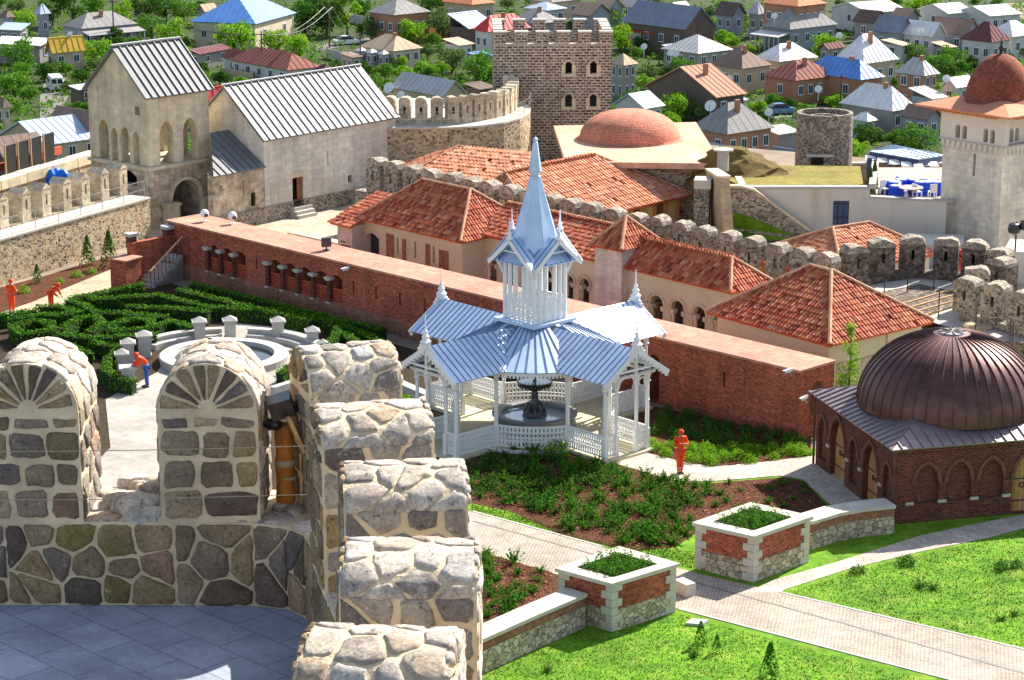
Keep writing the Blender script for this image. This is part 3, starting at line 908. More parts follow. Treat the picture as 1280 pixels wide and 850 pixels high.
def rail_panel(pts, name='railing'):
    """pierced railing along a polyline"""
    g = MB()
    for a, b in zip(pts[:-1], pts[1:]):
        a, b = Vector(a), Vector(b)
        L = (b - a).length
        d = (b - a) / L
        nn = Vector((-d.y, d.x, 0))
        for z, h in ((.06, .07), (.30, .05), (.46, .04), (.66, .05), (.88, .08)):
            g.obox(a - nn * .03 + Vector((0, 0, z)), b - a, nn * .06, Vector((0, 0, h)))
        m = max(2, int(L / .125))
        for i in range(m):
            o = (i + .18) * L / m
            g.obox(a + d * o - nn * .015 + Vector((0, 0, .66)), d * (L / m * .64), nn * .03, Vector((0, 0, .24)))
            g.obox(a + d * o - nn * .015 + Vector((0, 0, .08)), d * (L / m * .58), nn * .03, Vector((0, 0, .24)))
            q = a + d * (o + L / m * .3)
            g.bar(q - d * .06 + Vector((0, 0, .30)), q + d * .06 + Vector((0, 0, .68)), .035, .03, nn)
            g.bar(q + d * .06 + Vector((0, 0, .30)), q - d * .06 + Vector((0, 0, .68)), .035, .028, nn)
    g.build(name, M['white_paint'], gz)
for k in range(4):
    for s in (-1.2, 1.2): rail_panel([gp(k, 5.3, s, GF), gp(k, 3.35, s, GF)])
    for s in (-1, 1): rail_panel([gp(k, 5.4, s * 1.1, GF), gp(k, 5.4, s * .66, GF)])
    # curved railing between this porch and the next
    a0, a1 = R(45 + 90 * k) + GR + math.atan2(1.2, 3.25), R(135 + 90 * k) + GR - math.atan2(1.2, 3.25)
    rr = math.hypot(1.2, 3.25)
    rail_panel([GC + Vector((math.cos(a0 + (a1 - a0) * i / 6) * rr, math.sin(a0 + (a1 - a0) * i / 6) * rr, GF)) for i in range(7)])
# porch roofs
HW = 1.78
for k in range(4):
    for s in (-1, 1):
        g = MB()
        A, B = gp(k, 5.95, s * HW, EZ), gp(k, 2.0, s * HW, EZ)
        RA, RB = gp(k, 5.95, 0, RZ), gp(k, .9, 0, RZ)
        seam_slab(g, A, gp(k, .9, s * HW, EZ), RB, RA, .30, .05, .024, .024, 0, 1)
        g.build('roof_slope', [M['gazebo_roof'], M['gazebo_seam']], gz)
        g = MB(); g.bar(gp(k, 5.99, s * (HW + .02), EZ - .10), gp(k, 5.99, 0, RZ - .08), .05, .2)
        # fretwork under the bargeboard
        for i in range(9):
            f = (i + .5) / 9
            q = gp(k, 5.98, s * HW * (1 - f), EZ + (RZ - EZ) * f - .22)
            g.boxb(q - Vector((0, 0, .07)), (.10, .10, .09), R(45) + GR)
        g.build('bargeboard', M['white_paint'], gz)
    g = MB()
    d, n_ = gd(k)
    g.bar(gp(k, 5.5, -HW + .3, EZ - .06), gp(k, 5.5, HW - .3, EZ - .06), .12)
    g.bar(gp(k, 5.94, -HW * .6, EZ + .32), gp(k, 5.94, HW * .6, EZ + .32), .08)
    g.bar(gp(k, 5.94, 0, EZ - .4), gp(k, 5.94, 0, RZ + .05), .1)
    for s in (-1, 1):
        g.bar(gp(k, 5.5, s * 1.25, EZ - .03), gp(k, 2.0, s * 1.25, EZ - .03), .12)
        ap = arcpts(.0, .57, EZ - .55, 'round')
        for t0, t1 in zip(ap[:-1], ap[1:]): g.bar(gp(k, 5.42, s * (.6 + t0[0]), t0[1]), gp(k, 5.42, s * (.6 + t1[0]), t1[1]), .05)
        ap = arcpts(-.54, .54, EZ - .62, 'round')
    for t0, t1 in zip(ap[:-1], ap[1:]):
        g.bar(gp(k, 5.42, t0[0], t0[1]), gp(k, 5.42, t1[0], t1[1]), .06)
        g.bar(gp(k, 5.42, t0[0], t0[1]), gp(k, 5.42, t0[0], EZ), .04)
    g.build('gable_frame', M['white_paint'], gz)
    g = MB()
    b = gp(k, 5.95, 0, RZ)
    g.boxb(b + Vector((0, 0, -.05)), (.3, .3, .2), R(45) + GR)
    g.lathe(b + Vector((0, 0, .12)), [(.20, 0), (.24, .08), (.12, .2), (.16, .3), (.07, .42), (.1, .5), (.03, .6), (.022, 1.15), (0, 1.25)], 8)
    for sgn in (-1, 1):
        for i in range(3):
            g.boxb(b + gd(k)[1] * sgn * (.16 + .1 * i) + Vector((0, 0, -.12 - .06 * i)), (.12, .12, .26 - .06 * i), R(45) + GR)
    g.build('finial', M['white_paint'], gz)
# conical centre roof, four sectors between the porches
CE, CT = 3.72, 1.1
for k in range(4):
    g = MB()
    a0, a1 = R(45 + 90 * k + 15) + GR, R(135 + 90 * k - 15) + GR
    m = 9
    for i in range(m):
        b0, b1 = a0 + (a1 - a0) * i / m, a0 + (a1 - a0) * (i + 1) / m
        P0 = lambda r, b, z: GC + Vector((r * math.cos(b), r * math.sin(b), z))
        g.slab([P0(CE, b0, EZ - .02), P0(CE, b1, EZ - .02), P0(CT, b1, 4.74), P0(CT, b0, 4.74)], .05)
        g.mi = 1; g.bar(P0(CE, b0, EZ + .0), P0(CT, b0, 4.76), .03, .04); g.mi = 0
    g.build('roof_sector', [M['gazebo_roof'], M['gazebo_seam']], gz)
    g = MB()
    for i in range(24):
        b0 = a0 + (a1 - a0) * (i + .5) / 24
        g.boxb(GC + Vector((3.66 * math.cos(b0), 3.66 * math.sin(b0), EZ - .28)), (.05, .09, .18), b0)
    m2 = [GC + Vector((3.64 * math.cos(a0 + (a1 - a0) * i / 8), 3.64 * math.sin(a0 + (a1 - a0) * i / 8), EZ - .13)) for i in range(9)]
    for p, q in zip(m2[:-1], m2[1:]): g.bar(p, q, .06, .12)
    g.build('eave_fringe', M['white_paint'], gz)
# lantern tower
TB = 4.74
tw = 1.22      # half side of its square platform
sq = [GC + rot2((sx * tw, sy * tw, 0), R(45) + GR) for sx, sy in ((-1, -1), (1, -1), (1, 1), (-1, 1))]
g = MB(); g.prism(sq, TB - .06, TB + .06)
g.build('tower_platform', M['gazebo_roof'], gz)
def tp(x, y, z): return GC + rot2((x, y, 0), R(45) + GR) + Vector((0, 0, z))
TH = 2.68
th_ = .88
for sx in (-1, 1):
    for sy in (-1, 1):
        for ox, oy in ((0, 0), (-.30, 0), (0, -.30), (-.62, 0), (0, -.62)):
            q = tp(sx * (th_ + ox), sy * (th_ + oy), TB + .06)
            g = MB()
            g.cyl(q, .08, .08, TH - .25, 8); g.cyl(q + Vector((0, 0, TH - .5)), .09, .09, .05, 8)
            g.lathe(q + Vector((0, 0, TH - .3)), [(.065, 0), (.13, .3)], 8)
            g.build('tower_post', M['white_paint'], gz)
for (x0, y0, x1, y1) in ((-1, -1, 1, -1), (1, -1, 1, 1), (1, 1, -1, 1), (-1, 1, -1, -1)):
    rail_panel([tp(x0 * th_, y0 * th_, TB + .04), tp(x1 * th_, y1 * th_, TB + .04)], 'tower_railing')
    g = MB()
    a, b = tp(x0 * th_, y0 * th_, TB + TH), tp(x1 * th_, y1 * th_, TB + TH)
    g.bar(a, b, .12, .14)
    m_ = (a + b) / 2
    for s_, e_ in ((a, m_), (m_, b)):
        for i in range(6):
            f0, f1 = i / 6, (i + 1) / 6
            z0, z1 = -.32 + .3 * math.sin(math.pi * f0), -.32 + .3 * math.sin(math.pi * f1)
            g.bar(s_.lerp(e_, f0) + Vector((0, 0, z0)), s_.lerp(e_, f1) + Vector((0, 0, z1)), .04)
    g.build('tower_beam', M['white_paint'], gz)
# cross gables of the lantern
te, pk, ez = 1.28, 1.42, TB + TH - .16
for k in range(4):
    d, n_ = gd(k)
    P = GC + d * pk
    ridge0, ridge1 = P + Vector((0, 0, ez + 1.05)), GC + Vector((0, 0, ez + 1.05))
    for s in (-1, 1):
        A = GC + d * pk + n_ * s * te + Vector((0, 0, ez))
        B = GC + n_ * s * te * 0.0 + Vector((0, 0, ez)) + n_ * s * te
        g = MB(); seam_slab(g, A, GC + d * te * .0 + n_ * s * te + Vector((0, 0, ez)), ridge1, ridge0, .3, .045, .022, .024, 0, 1)
        g.build('lantern_gable', [M['gazebo_roof'], M['gazebo_seam']], gz)
        g = MB(); g.bar(A + d * .03 - Vector((0, 0, .1)), ridge0 + d * .03 - Vector((0, 0, .08)), .045, .16)
        g.bar(GC + d * (pk - .1) + n_ * s * .55 + Vector((0, 0, ez + .5)), GC + d * (pk - .1) + Vector((0, 0, ez + .5)), .05)
        g.bar(GC + d * (pk - .1) + n_ * s * .9 + Vector((0, 0, ez + .1)), GC + d * (pk - .45) + n_ * s * .9 + Vector((0, 0, ez - .55)), .06)
        g.build('lantern_bargeboard', M['white_paint'], gz)
    g = MB()
    g.lathe(ridge0 + Vector((0, 0, -.02)), [(.12, 0), (.16, .06), (.07, .18), (.1, .26), (.03, .4), (.018, .85), (0, .9)], 8)
    g.build('lantern_finial', M['white_paint'], gz)
g = MB()
sb = ez + .35
g.cyl(GC + Vector((0, 0, sb)), 1.14, .22, 3.1, 8, True, R(22.5) + GR)
g.cyl(GC + Vector((0, 0, sb - .3)), 1.4, 1.14, .3, 8, True, R(22.5) + GR)
for i in range(8):
    a = R(22.5 + 45 * i) + GR
    g.bar(GC + Vector((1.14 * math.cos(a), 1.14 * math.sin(a), sb)), GC + Vector((.22 * math.cos(a), .22 * math.sin(a), sb + 3.1)), .03, .03)
g.build('spire', M['gazebo_roof'], gz)
g = MB()
g.lathe(GC + Vector((0, 0, sb + 3.07)), [(.24, 0), (.24, .07), (.16, .1), (.15, .2), (.26, .22), (.27, .30), (.10, 1.45), (.07, 1.48), (.10, 1.53), (.10, 1.60), (.03, 1.66), (0, 1.74)], 8)
g.build('spire_tip', M['gazebo_roof'], gz)
# ------------------------------------------------------------------ fountain inside
fo = thing('fountain', 'dark bronze fountain with an upper bowl in a round basin under the gazebo', 'fountain', GC + Vector((0, 0, GF)))
fc = GC + Vector((0, 0, GF))
g = MB(); g.smooth = True
g.lathe(fc, [(1.72, 0), (1.78, .08), (1.70, .12), (1.70, .46), (1.80, .50), (1.80, .58), (1.42, .58), (1.40, .54), (1.40, .1)], 40)
g.build('basin', M['fountain_stone'] if 'fountain_stone' in M else M['iron'], fo)
g = MB(); g.cyl(fc + Vector((0, 0, .02)), 1.41, 1.41, .40, 40); g.build('water', M['water'], fo)
g = MB(); g.smooth = True
g.lathe(fc, [(.55, .3), (.52, .46), (.42, .52), (.46, .60), (.30, .70), (.26, .9), (.16, 1.15), (.14, 1.35), (.18, 1.4), (.12, 1.45), (.16, 1.55)], 20)
g.build('pedestal', M['fountain'], fo)
g = MB()
for i in range(8):
    a = 2 * math.pi * i / 8
    p = lambda r, z: fc + Vector((r * math.cos(a), r * math.sin(a), z))
    g.tube([p(.44, .55), p(.36, .75), p(.28, .95), p(.34, 1.06)], [.07, .09, .06, .02], 6)
g.build('leaf_ornament', M['fountain'], fo)
g = MB(); g.smooth = True
g.lathe(fc, [(.12, 1.5), (.30, 1.56), (.58, 1.72), (.72, 1.86), (.76, 1.90), (.76, 1.94), (.70, 1.94), (.66, 1.90), (.0, 1.86)], 28)
for i in range(28):
    a = 2 * math.pi * i / 28
    g.boxb(fc + Vector((.68 * math.cos(a), .68 * math.sin(a), 1.72)), (.06, .07, .12), a)
g.build('bowl', M['fountain'], fo)
g = MB(); g.cyl(fc + Vector((0, 0, 1.88)), .69, .69, .035, 28); g.build('bowl_water', M['water'], fo)
g = MB(); g.lathe(fc, [(.09, 1.9), (.06, 2.0), (.07, 2.15), (.1, 2.3), (.05, 2.42), (.06, 2.5), (0, 2.56)], 10); g.build('spout', M['fountain'], fo)
# low pale steps and kerbs left of the gazebo
def lowslab(name, pts, h, label, cat):
    g = MB(); g.prism([(p.x, p.y) for p in G(pts)], 0, h)
    return tag(g.build(name, M['white_stone']), label, cat)
lowslab('stone_kerb', [(496, 481), (535, 498), (531, 503), (492, 486)], .35, 'pale stone kerb at the left of the gazebo below the brick wall', 'kerb')
lowslab('stone_kerb', [(535, 500), (500, 516), (504, 520), (540, 505)], .3, 'pale stone kerb running down to the gazebo entrance behind the battlements', 'kerb')
sp = thing('stone_steps', 'pale stone steps with side kerb in the gap beside the fan topped merlons', 'steps', W(372, 505, 0))
g = MB()
s0 = W(352, 512, 0)
for i in range(4):
    g.obox(s0 + Vector((.3 * i, .36 * i, 0)), Vector((1.5, -1.1, 0)), Vector((.3, .42, 0)), Vector((0, 0, .16 * (i + 1))))
g.build('treads', M['white_stone'], sp)
g = MB(); g.obox(s0 + Vector((-.3, .3, 0)), Vector((1.5, 2.0, 0)), Vector((-.25, .2, 0)), Vector((0, 0, .9))); g.build('side_kerb', M['white_stone'], sp)
# ------------------------------------------------------------------ domed hall
HF = Vector((13.89, 80.81, 0)); ha = R(14.6); HLl, HRl = 8.1, 8.1
F_, Rt, Bk, Lf = rect_from(HF, ha, HLl, HRl)
hall = thing('domed_hall', 'low brick hall with a ribbed brown copper dome', 'hall', HF)
er, el = Vector((math.cos(ha), math.sin(ha), 0)), Vector((-math.sin(ha), math.cos(ha), 0))
IN = .22
f0, r0_, b0_, l0 = [p for p in rect_from(HF + er * IN + el * IN, ha, HLl - 2 * IN, HRl - 2 * IN)]
LW = HLl - 2 * IN
g = MB()
# left face: two doors between blind arches; front face: blind arches and a door
wall_open(g, f0, el, LW, 0, 2.92, .4, [(.25, 1.05, .35, 1.5, 'pointed', .14), (1.55, 2.95, .02, 1.35, 'pointed', .38), (3.45, 4.25, .35, 1.5, 'pointed', .14), (4.7, 6.2, .02, 1.35, 'pointed', .38), (6.6, 7.4, .35, 1.5, 'pointed', .14)], er, backs=0)
wall_open(g, f0 + er * .4, er, LW - .4, 0, 2.92, .4, [(.35, 1.35, .75, 1.45, 'pointed', .14), (1.65, 2.65, .75, 1.45, 'pointed', .14), (2.95, 3.95, .75, 1.45, 'pointed', .14), (4.35, 5.65, .02, 1.35, 'pointed', .38), (6.0, 6.9, .75, 1.45, 'pointed', .14)], el, backs=0)
g.obox(r0_ - er * .4 + el * .4, er * .4, el * (LW - .4), Vector((0, 0, 2.92)))
g.obox(l0 + er * .4 - el * .4, er * (LW - .8), el * .4, Vector((0, 0, 2.92)))
g.build('masonry', M['brick_dark'], hall)
def hall_door(p, d, inw, w):
    g = MB()
    ap = arcpts(0, w, 1.35, 'pointed')
    n_ = 7
    for i in range(n_):
        t0, t1 = w * i / n_, w * (i + 1) / n_ - .02
        def zz(t): 
            for (a, za), (b, zb) in zip(ap[:-1], ap[1:]):
                if a <= t <= b + 1e-6: return za + (zb - za) * (t - a) / (b - a)
            return 1.35
        vs = []
        for t in (t0, t1):
            for z in (.03, zz(t)):
                for o in (.22, .30):
                    vs.append(p + d * t + inw * o + Vector((0, 0, z)))
        g.add(vs, [(0, 4, 6, 2), (1, 3, 7, 5), (0, 1, 5, 4), (2, 6, 7, 3), (0, 2, 3, 1), (4, 5, 7, 6)])
    dr = g.build('door', M['wood_door'], hall)
    g = MB()
    for s in (-.16, .16):
        c = p + d * (w / 2 + s) + inw * .2 + Vector((0, 0, 1.05))
        for i in range(8):
            a, b = 2 * math.pi * i / 8, 2 * math.pi * (i + 1) / 8
            g.bar(c + d * .1 * math.cos(a) + Vector((0, 0, .1 * math.sin(a))), c + d * .1 * math.cos(b) + Vector((0, 0, .1 * math.sin(b))), .035)
    for z in (.45, 1.3):
        g.bar(p + d * .04 + inw * .212 + Vector((0, 0, z)), p + d * (w - .04) + inw * .212 + Vector((0, 0, z)), .03, .05)
    h_ = g.build('handle', M['iron'], dr)
hall_door(f0 + el * 1.55, el, er, 1.40); hall_door(f0 + el * 4.7, el, er, 1.50); hall_door(f0 + er * 4.75, er, el, 1.30)
# brick hood moulds round the arches
def hood(p, d, outw, t0, t1, zs):
    g = MB()
    ap = arcpts(t0 - .06, t1 + .06, zs, 'pointed', 10)
    for a, b in zip(ap[:-1], ap[1:]):
        g.bar(p + d * a[0] + outw * .03 + Vector((0, 0, a[1] + .05)), p + d * b[0] + outw * .03 + Vector((0, 0, b[1] + .05)), .08, .13)
    g.build('hood_mould', M['brick_hood'], hall)
for t0, t1, zs in ((.25, 1.05, 1.5), (1.55, 2.95, 1.35), (3.45, 4.25, 1.5), (4.7, 6.2, 1.35), (6.6, 7.4, 1.5)): hood(f0, el, -er, t0, t1, zs)
for t0, t1, zs in ((.35, 1.35, 1.45), (1.65, 2.65, 1.45), (2.95, 3.95, 1.45), (4.35, 5.65, 1.35), (6.0, 6.9, 1.45)): hood(f0 + er * .4, er, -el, t0, t1, zs)
for t_ in (.2, 1.5, 2.8, 4.1):
    g = MB(); q = f0 + er * (.4 + t_) - el * .06 + Vector((0, 0, .72)); g.obox(q - er * .16, er * .32, el * .1, Vector((0, 0, .1))); g.build('impost', M['cap_stone'], hall)
for t_ in (1.3, 3.2, 4.45, 6.4):
    g = MB(); q = f0 + el * t_ - er * .06 + Vector((0, 0, 1.1)); g.obox(q - el * .13, el * .26, er * .1, Vector((0, 0, .1))); g.build('impost', M['cap_stone'], hall)
# cornice and sheet copper eaves
g = MB(); 
c_ = (F_ + Rt + Bk + Lf) / 4
def hs(k, z): return [up(c_ + (p - c_) * k, z) for p in (F_, Rt, Bk, Lf)]
g.prism(hs(.975, 0), 2.74, 2.923); g.build('cornice', M['brick_dark'], hall)
eo, ei = hs(1.02, 2.98), hs(.62, 3.52)
for i in range(4):
    g = MB(); seam_slab(g, eo[i], eo[(i + 1) % 4], ei[(i + 1) % 4], ei[i], .42, .06, .035, .05)
    g.build('eave_sheet', M['copper_flat'], hall)
g = MB(); g.prism(hs(.63, 0), 3.3, 3.50); g.build('roof_deck', M['copper_flat'], hall)
DR, DH, dz = 3.5, 2.75, 3.38
def dprof(t): return (DR * math.cos(t) ** .92 if t < math.pi / 2 - 1e-6 else 0, DH * math.sin(t))
prof = [(DR * 1.0, -.08)] + [dprof(math.pi / 2 * i / 18) for i in range(18)] + [(.35, DH * 1.0), (0, DH * 1.0)]
g = MB(); g.smooth = True
g.lathe(c_ + Vector((0, 0, dz)), prof, 80)
dome = g.build('dome', M['copper'], hall)
g = MB()
for i in range(44):
    a = 2 * math.pi * i / 44
    pts = []
    for j in range(17):
        r_, z_ = dprof(math.pi / 2 * j / 18)
        pts.append(c_ + Vector(((r_ + .012) * math.cos(a), (r_ + .012) * math.sin(a), dz + z_ + .012)))
    g.tube(pts, .028, 4)
g.build('rib', M['copper'], dome)
g = MB(); g.lathe(c_ + Vector((0, 0, dz)), [(0, DH + .06), (.5, DH + .03), (.55, DH - .04)], 24); g.mi = 1
for i in range(8):
    a = 2 * math.pi * i / 8
    g.bar(c_ + Vector((.12 * math.cos(a), .12 * math.sin(a), dz + DH + .075)), c_ + Vector((.5 * math.cos(a), .5 * math.sin(a), dz + DH + .045)), .05, .03)
g.build('crown_plate', [M['copper_flat'], M['iron']], dome)
g = MB()
for q in (f0, l0):
    g.cyl(q - er * .09 - el * (.09 if q is f0 else -.0), .05, .05, 2.9, 8)
g.build('downpipe', M['copper'], hall)
# ------------------------------------------------------------------ helpers for distant masonry
def facet(p0, d, px, z=2.0):     # distance along a wall line at which picture column px meets it
    u = (px - 640) / FPX
    k = (CAMH - z) * _s
    return (u * (p0.y * _c + k) - p0.x) / (d.x - u * d.y * _c)
def merlon_mb(g, c, n, w, th, h, top='round', slit=True, lump=.04):
    """merlon on base centre c, front normal n"""
    n = Vector((n[0], n[1], 0)).normalized()
    s = Vector((-n.y, n.x, 0))
    c = Vector(c)
    rnd = lambda: random.uniform(-lump, lump)
    hb = h * (.80 if top == 'round' else .84)
    o = c - s * w / 2 + n * th / 2
    sw, sz0, sz1 = .16, hb * .46, hb * .80
    Z = Vector((0, 0, 1))
    if slit:
        g.obox(o, s * (w / 2 - sw / 2), -n * th, Z * hb)
        g.obox(o + s * (w / 2 + sw / 2), s * (w / 2 - sw / 2), -n * th, Z * hb)
        g.obox(o + s * (w / 2 - sw / 2), s * sw, -n * th, Z * sz0)
        g.obox(o + s * (w / 2 - sw / 2) + Z * sz1, s * sw, -n * th, Z * (hb - sz1))
        m0 = g.mi; g.mi = 1
        g.obox(o + s * (w / 2 - sw / 2) - n * th * .45 + Z * sz0, s * sw, -n * .02, Z * (sz1 - sz0))  # dark plate stands in for the shade deep in the slit
        g.mi = m0
    else: g.obox(o, s * w, -n * th, Z * hb)
    if top == 'round':
        k = 7
        ring = []
        for e in (0, 1):
            for i in range(k + 1):
                a = math.pi * i / k
                x = -math.cos(a) * (w / 2 + .02)
                ring.append(c + s * (x + (rnd() if 0 < i < k else 0)) + n * ((th / 2 + .015) * (1 if e == 0 else -1) + rnd() * .5) + Z * (hb - .005 + (h - hb) * math.sin(a) ** .7 + (rnd() if 0 < i < k else 0)))
        fs = [(i, i + 1, i + k + 2, i + k + 1) for i in range(k)]
        fs = [f[::-1] for f in fs] + [tuple(range(k + 1)), tuple(range(2 * k + 1, k, -1))]
        m0 = g.mi; g.mi = 2
        g.add(ring, fs)
        g.mi = m0
    else:
        e = .03
        p = [c + s * (x * (w / 2 + e)) + n * (y * (th / 2 + e)) + Z * hb for x, y in ((-1, 1), (1, 1), (1, -1), (-1, -1))]
        q = [c + n * (th / 2 + e) + Z * h, c - n * (th / 2 + e) + Z * h]
        m0 = g.mi; g.mi = 2
        g.add(p + q, [(0, 1, 4), (1, 2, 5, 4), (2, 3, 5), (3, 0, 4, 5), (3, 2, 1, 0)])
        g.mi = m0
def merlon(parent, c, n, w, th, h, mats, top='round', slit=True, lump=.04):
    g = MB(); merlon_mb(g, c, n, w, th, h, top, slit, lump)
    return g.build('merlon', mats, parent)
# ------------------------------------------------------------------ church
C0 = Vector((-14.77, 136.43, 0)); cr = Vector((.646, .763, 0)).normalized(); cl = Vector((-cr.y, cr.x, 0))
CL, CWd, CE_, CR_ = 11.5, 6.4, 5.1, 7.85
ch = thing('church', 'long pale stone church with grey ribbed sheet roof and brown door', 'church', C0)
g = MB()
dt = facet(C0, cr, 371, 1.5)
wt = facet(C0, cr, 438, 1.5); sl1 = facet(C0, cr, 410, 3)
wall_open(g, C0, cr, CL, .95, CE_, .5, [(dt - .35, dt + .55, .95, 2.35, 'flat', .42), (sl1 - .05, sl1 + .05, 2.7, 3.6, 'flat', .3), (wt - .2, wt + .2, 1.4, 1.85, 'flat', .3)], cl, backs=1)
A, B = C0, C0 + cl * CWd
for off in (0, CL - .5):
    pts = [C0 + cr * off + cl * (.5 if off == 0 else .5), C0 + cr * off + cl * CWd]
    o = C0 + cr * off
    for k in (0, .5):
        q = [up(o + cr * k + cl * .5, .95), up(o + cr * k + cl * CWd, .95), up(o + cr * k + cl * CWd, CE_), up(o + cr * k + cl * CWd / 2, CR_), up(o + cr * k + cl * 0, CE_), up(o + cr * k + cl * .0, CE_ - .001), up(o + cr * k + cl * .5, CE_ - .001)]
        g.poly(q if k else q[::-1])
g.obox(up(C0 + cl * (CWd - .5), .95), cr * CL, cl * .5, Vector((0, 0, CE_ - .95)))
g.build('wall', [M['ashlar_grey'], M['dark']], ch)
g = MB(); 
wall_open(g, C0 - cr * .06 - cl * .06, cr, CL + .12, 0, .95, .6, [(dt - .29, dt + .61, .6, .948, 'flat', None)], cl)
g.obox(C0 - cr * .06 + cl * .55, cr * .6, cl * (CWd - .5), Vector((0, 0, .95)))
g.build('rubble_base', M['rubble_grey'], ch)
for s in (0, 1):
    g = MB()
    e0 = up(C0 + cl * (-.22 if s == 0 else CWd + .22) - cr * .2, CE_ - .12)
    e1 = e0 + cr * (CL + .4)
    r0 = up(C0 + cl * CWd / 2 - cr * .2, CR_ + .10); r1 = r0 + cr * (CL + .4)
    seam_slab(g, e0, e1, r1, r0, .56, .10, .05, .06, 0, 1)
    g.build('roof_slope', [M['zinc'], M['iron_seam']] if 'iron_seam' in M else [M['zinc'], M['zinc']], ch)
g = MB(); g.bar(r0 - cr * .02 + Vector((0, 0, .06)), r1 + cr * .02 + Vector((0, 0, .06)), .22, .08); g.build('ridge_cap', M['zinc_old'], ch)
g = MB(); q = C0 + cr * (dt + .1) + cl * .02
g.obox(up(C0 + cr * (dt - .55) - cl * .05, 2.36), cr * 1.4, cl * .3, Vector((0, 0, .32))); g.build('lintel', M['ashlar_cream'], ch)
g = MB(); g.obox(up(C0 + cr * (dt + .1) + cl * .06, .97), cr * .40, cl * .06, Vector((0, 0, 1.36))); g.build('door', M['brown_wood'], ch)
for i in range(3):
    g = MB(); g.obox(C0 + cr * (dt - .6 - .12 * (2 - i) * .5) - cl * (.9 - .26 * i) , cr * (1.55), cl * (.9 - .26 * i - .07), Vector((0, 0, .2 * (i + 1)))); g.build('step', M['concrete'], ch)
# annex between church and bell tower
an = thing('church_annex', 'small stone annex with lean-to sheet roof between bell tower and church', 'annex', C0 - cr * 2)
AN = -facet(C0, cr, 266, 2)
A0 = C0 - cr * AN
g = MB()
wall_open(g, A0, cr, AN - .05, 0, 3.4, .4, [(AN - 1.75, AN - 1.65, 1.9, 2.8, 'flat', .2), (AN - 1.15, AN - .75, 1.15, 1.95, 'flat', .1)], cl, backs=1)
TLa = C0 + cl * 2.95 - cr * 1.5
g.prism([tuple(p[:2]) for p in (A0 + cl * .4, A0 + cl * .4 + cr * .4, TLa + cr * .4, TLa)], 0, 3.5)
g.prism([tuple(p[:2]) for p in (A0 + cl * .4 + cr * .4, TLa + cr * .4, C0 + cl * 2.9 - cr * .05, C0 + cl * .4 - cr * .05)], 0, 3.3)
g.build('wall', [M['old_blocks'], M['dark']], an)
g = MB(); seam_slab(g, up(A0 - cl * .18 - cr * .05, 3.40), up(A0 - cl * .18 + cr * AN, 3.40), up(A0 + cl * 2.95 + cr * AN, 5.3), up(TLa, 5.3), .5, .10, .05, .06)
g.build('roof_slope', M['zinc'], an)
g = MB(); g.obox(A0 - cl * .16 - cr * .1, cr * AN, cl * .15, Vector((0, 0, .9))); g.build('rubble_base', M['rubble_grey'], an)
# ------------------------------------------------------------------ bell tower
T0 = Vector((-21.25, 134.15, 0)); tr = Vector((.675, .738, 0)).normalized(); tl = Vector((-tr.y, tr.x, 0))
TRL, TLL, ZF, ZE, ZR = 4.65, 5.55, 3.78, 8.0, 10.5
tw_ = thing('bell_tower', 'stone bell tower with open arched storey over a round arch and steep sheet roof', 'tower', T0)
g = MB()
a0, a1 = facet(T0, tr, 214, 1.5), facet(T0, tr, 249, 1.5)
wall_open(g, T0, tr, TRL, 0, ZF - .25, .7, [(a0, a1, .0, 1.55, 'round', 3.0)], tl, backs=1)
wall_open(g, T0 + tl * .7, tl, TLL - .7, 0, ZF - .25, .7, [(.5, 2.3, 2.45, 3.0, 'seg', 2.6)], tr, backs=1)
g.obox(T0 + tr * (TRL - .7) + tl * .7, tr * .7, tl * (TLL - .7), Vector((0, 0, ZF - .25)))
g.obox(T0 + tr * .7 + tl * (TLL - .7), tr * (TRL - 1.4), tl * .7, Vector((0, 0, ZF - .25)))
g.build('base', [M['old_blocks'], M['dark']], tw_)
g = MB(); g.obox(up(T0 - tr * .14 - tl * .14, ZF - .25), tr * (TRL + .28), tl * (TLL + .28), Vector((0, 0, .22))); g.build('string_course', M['ashlar_cream'], tw_)
g = MB()
rz = facet(T0, tr, 214, 1.5); ap = arcpts(a0 - .16, a1 + .16, 1.55, 'round', 16)
for p, q in zip(ap[:-1], ap[1:]):
    g.bar(T0 + tr * p[0] - tl * .06 + Vector((0, 0, p[1])), T0 + tr * q[0] - tl * .06 + Vector((0, 0, q[1])), .14, .34, -tl)
for t_ in (a0 - .16, a1 + .16): g.obox(T0 + tr * (t_ - .17) - tl * .12, tr * .34, tl * .13, Vector((0, 0, 1.55)))
g.build('arch_ring', M['ashlar_cream'], tw_)
for t_ in (a0 - .28, a1 + .35):
    g = MB(); g.obox(T0 + tr * (t_ - .45) - tl * .6, tr * .9, tl * .55, Vector((0, 0, 1.35))); g.obox(up(T0 + tr * (t_ - .52) - tl * .68, 1.35), tr * 1.04, tl * .63, Vector((0, 0, .14)))
    g.build('arch_pier', M['ashlar_cream'], tw_)
g = MB()
b = [facet(T0, tr, x, 5) for x in (200, 217, 229, 246)]
l = [facet(T0, tl, x, 5) for x in (174, 166, 162, 151, 147, 139, 136, 124)]
wall_open(g, T0, tr, TRL, ZF, ZE, .55, [(b[0], b[1], ZF, 5.55, 'pointed', None), (b[2], b[3], ZF, 5.55, 'pointed', None)], tl)
wall_open(g, T0 + tl * .55, tl, TLL - .55, ZF, ZE, .55, [(l[i] - .55, l[i + 1] - .55, ZF, 5.3 if i < 6 else 5.45, 'pointed', None) for i in (0, 2, 4, 6)], tr)
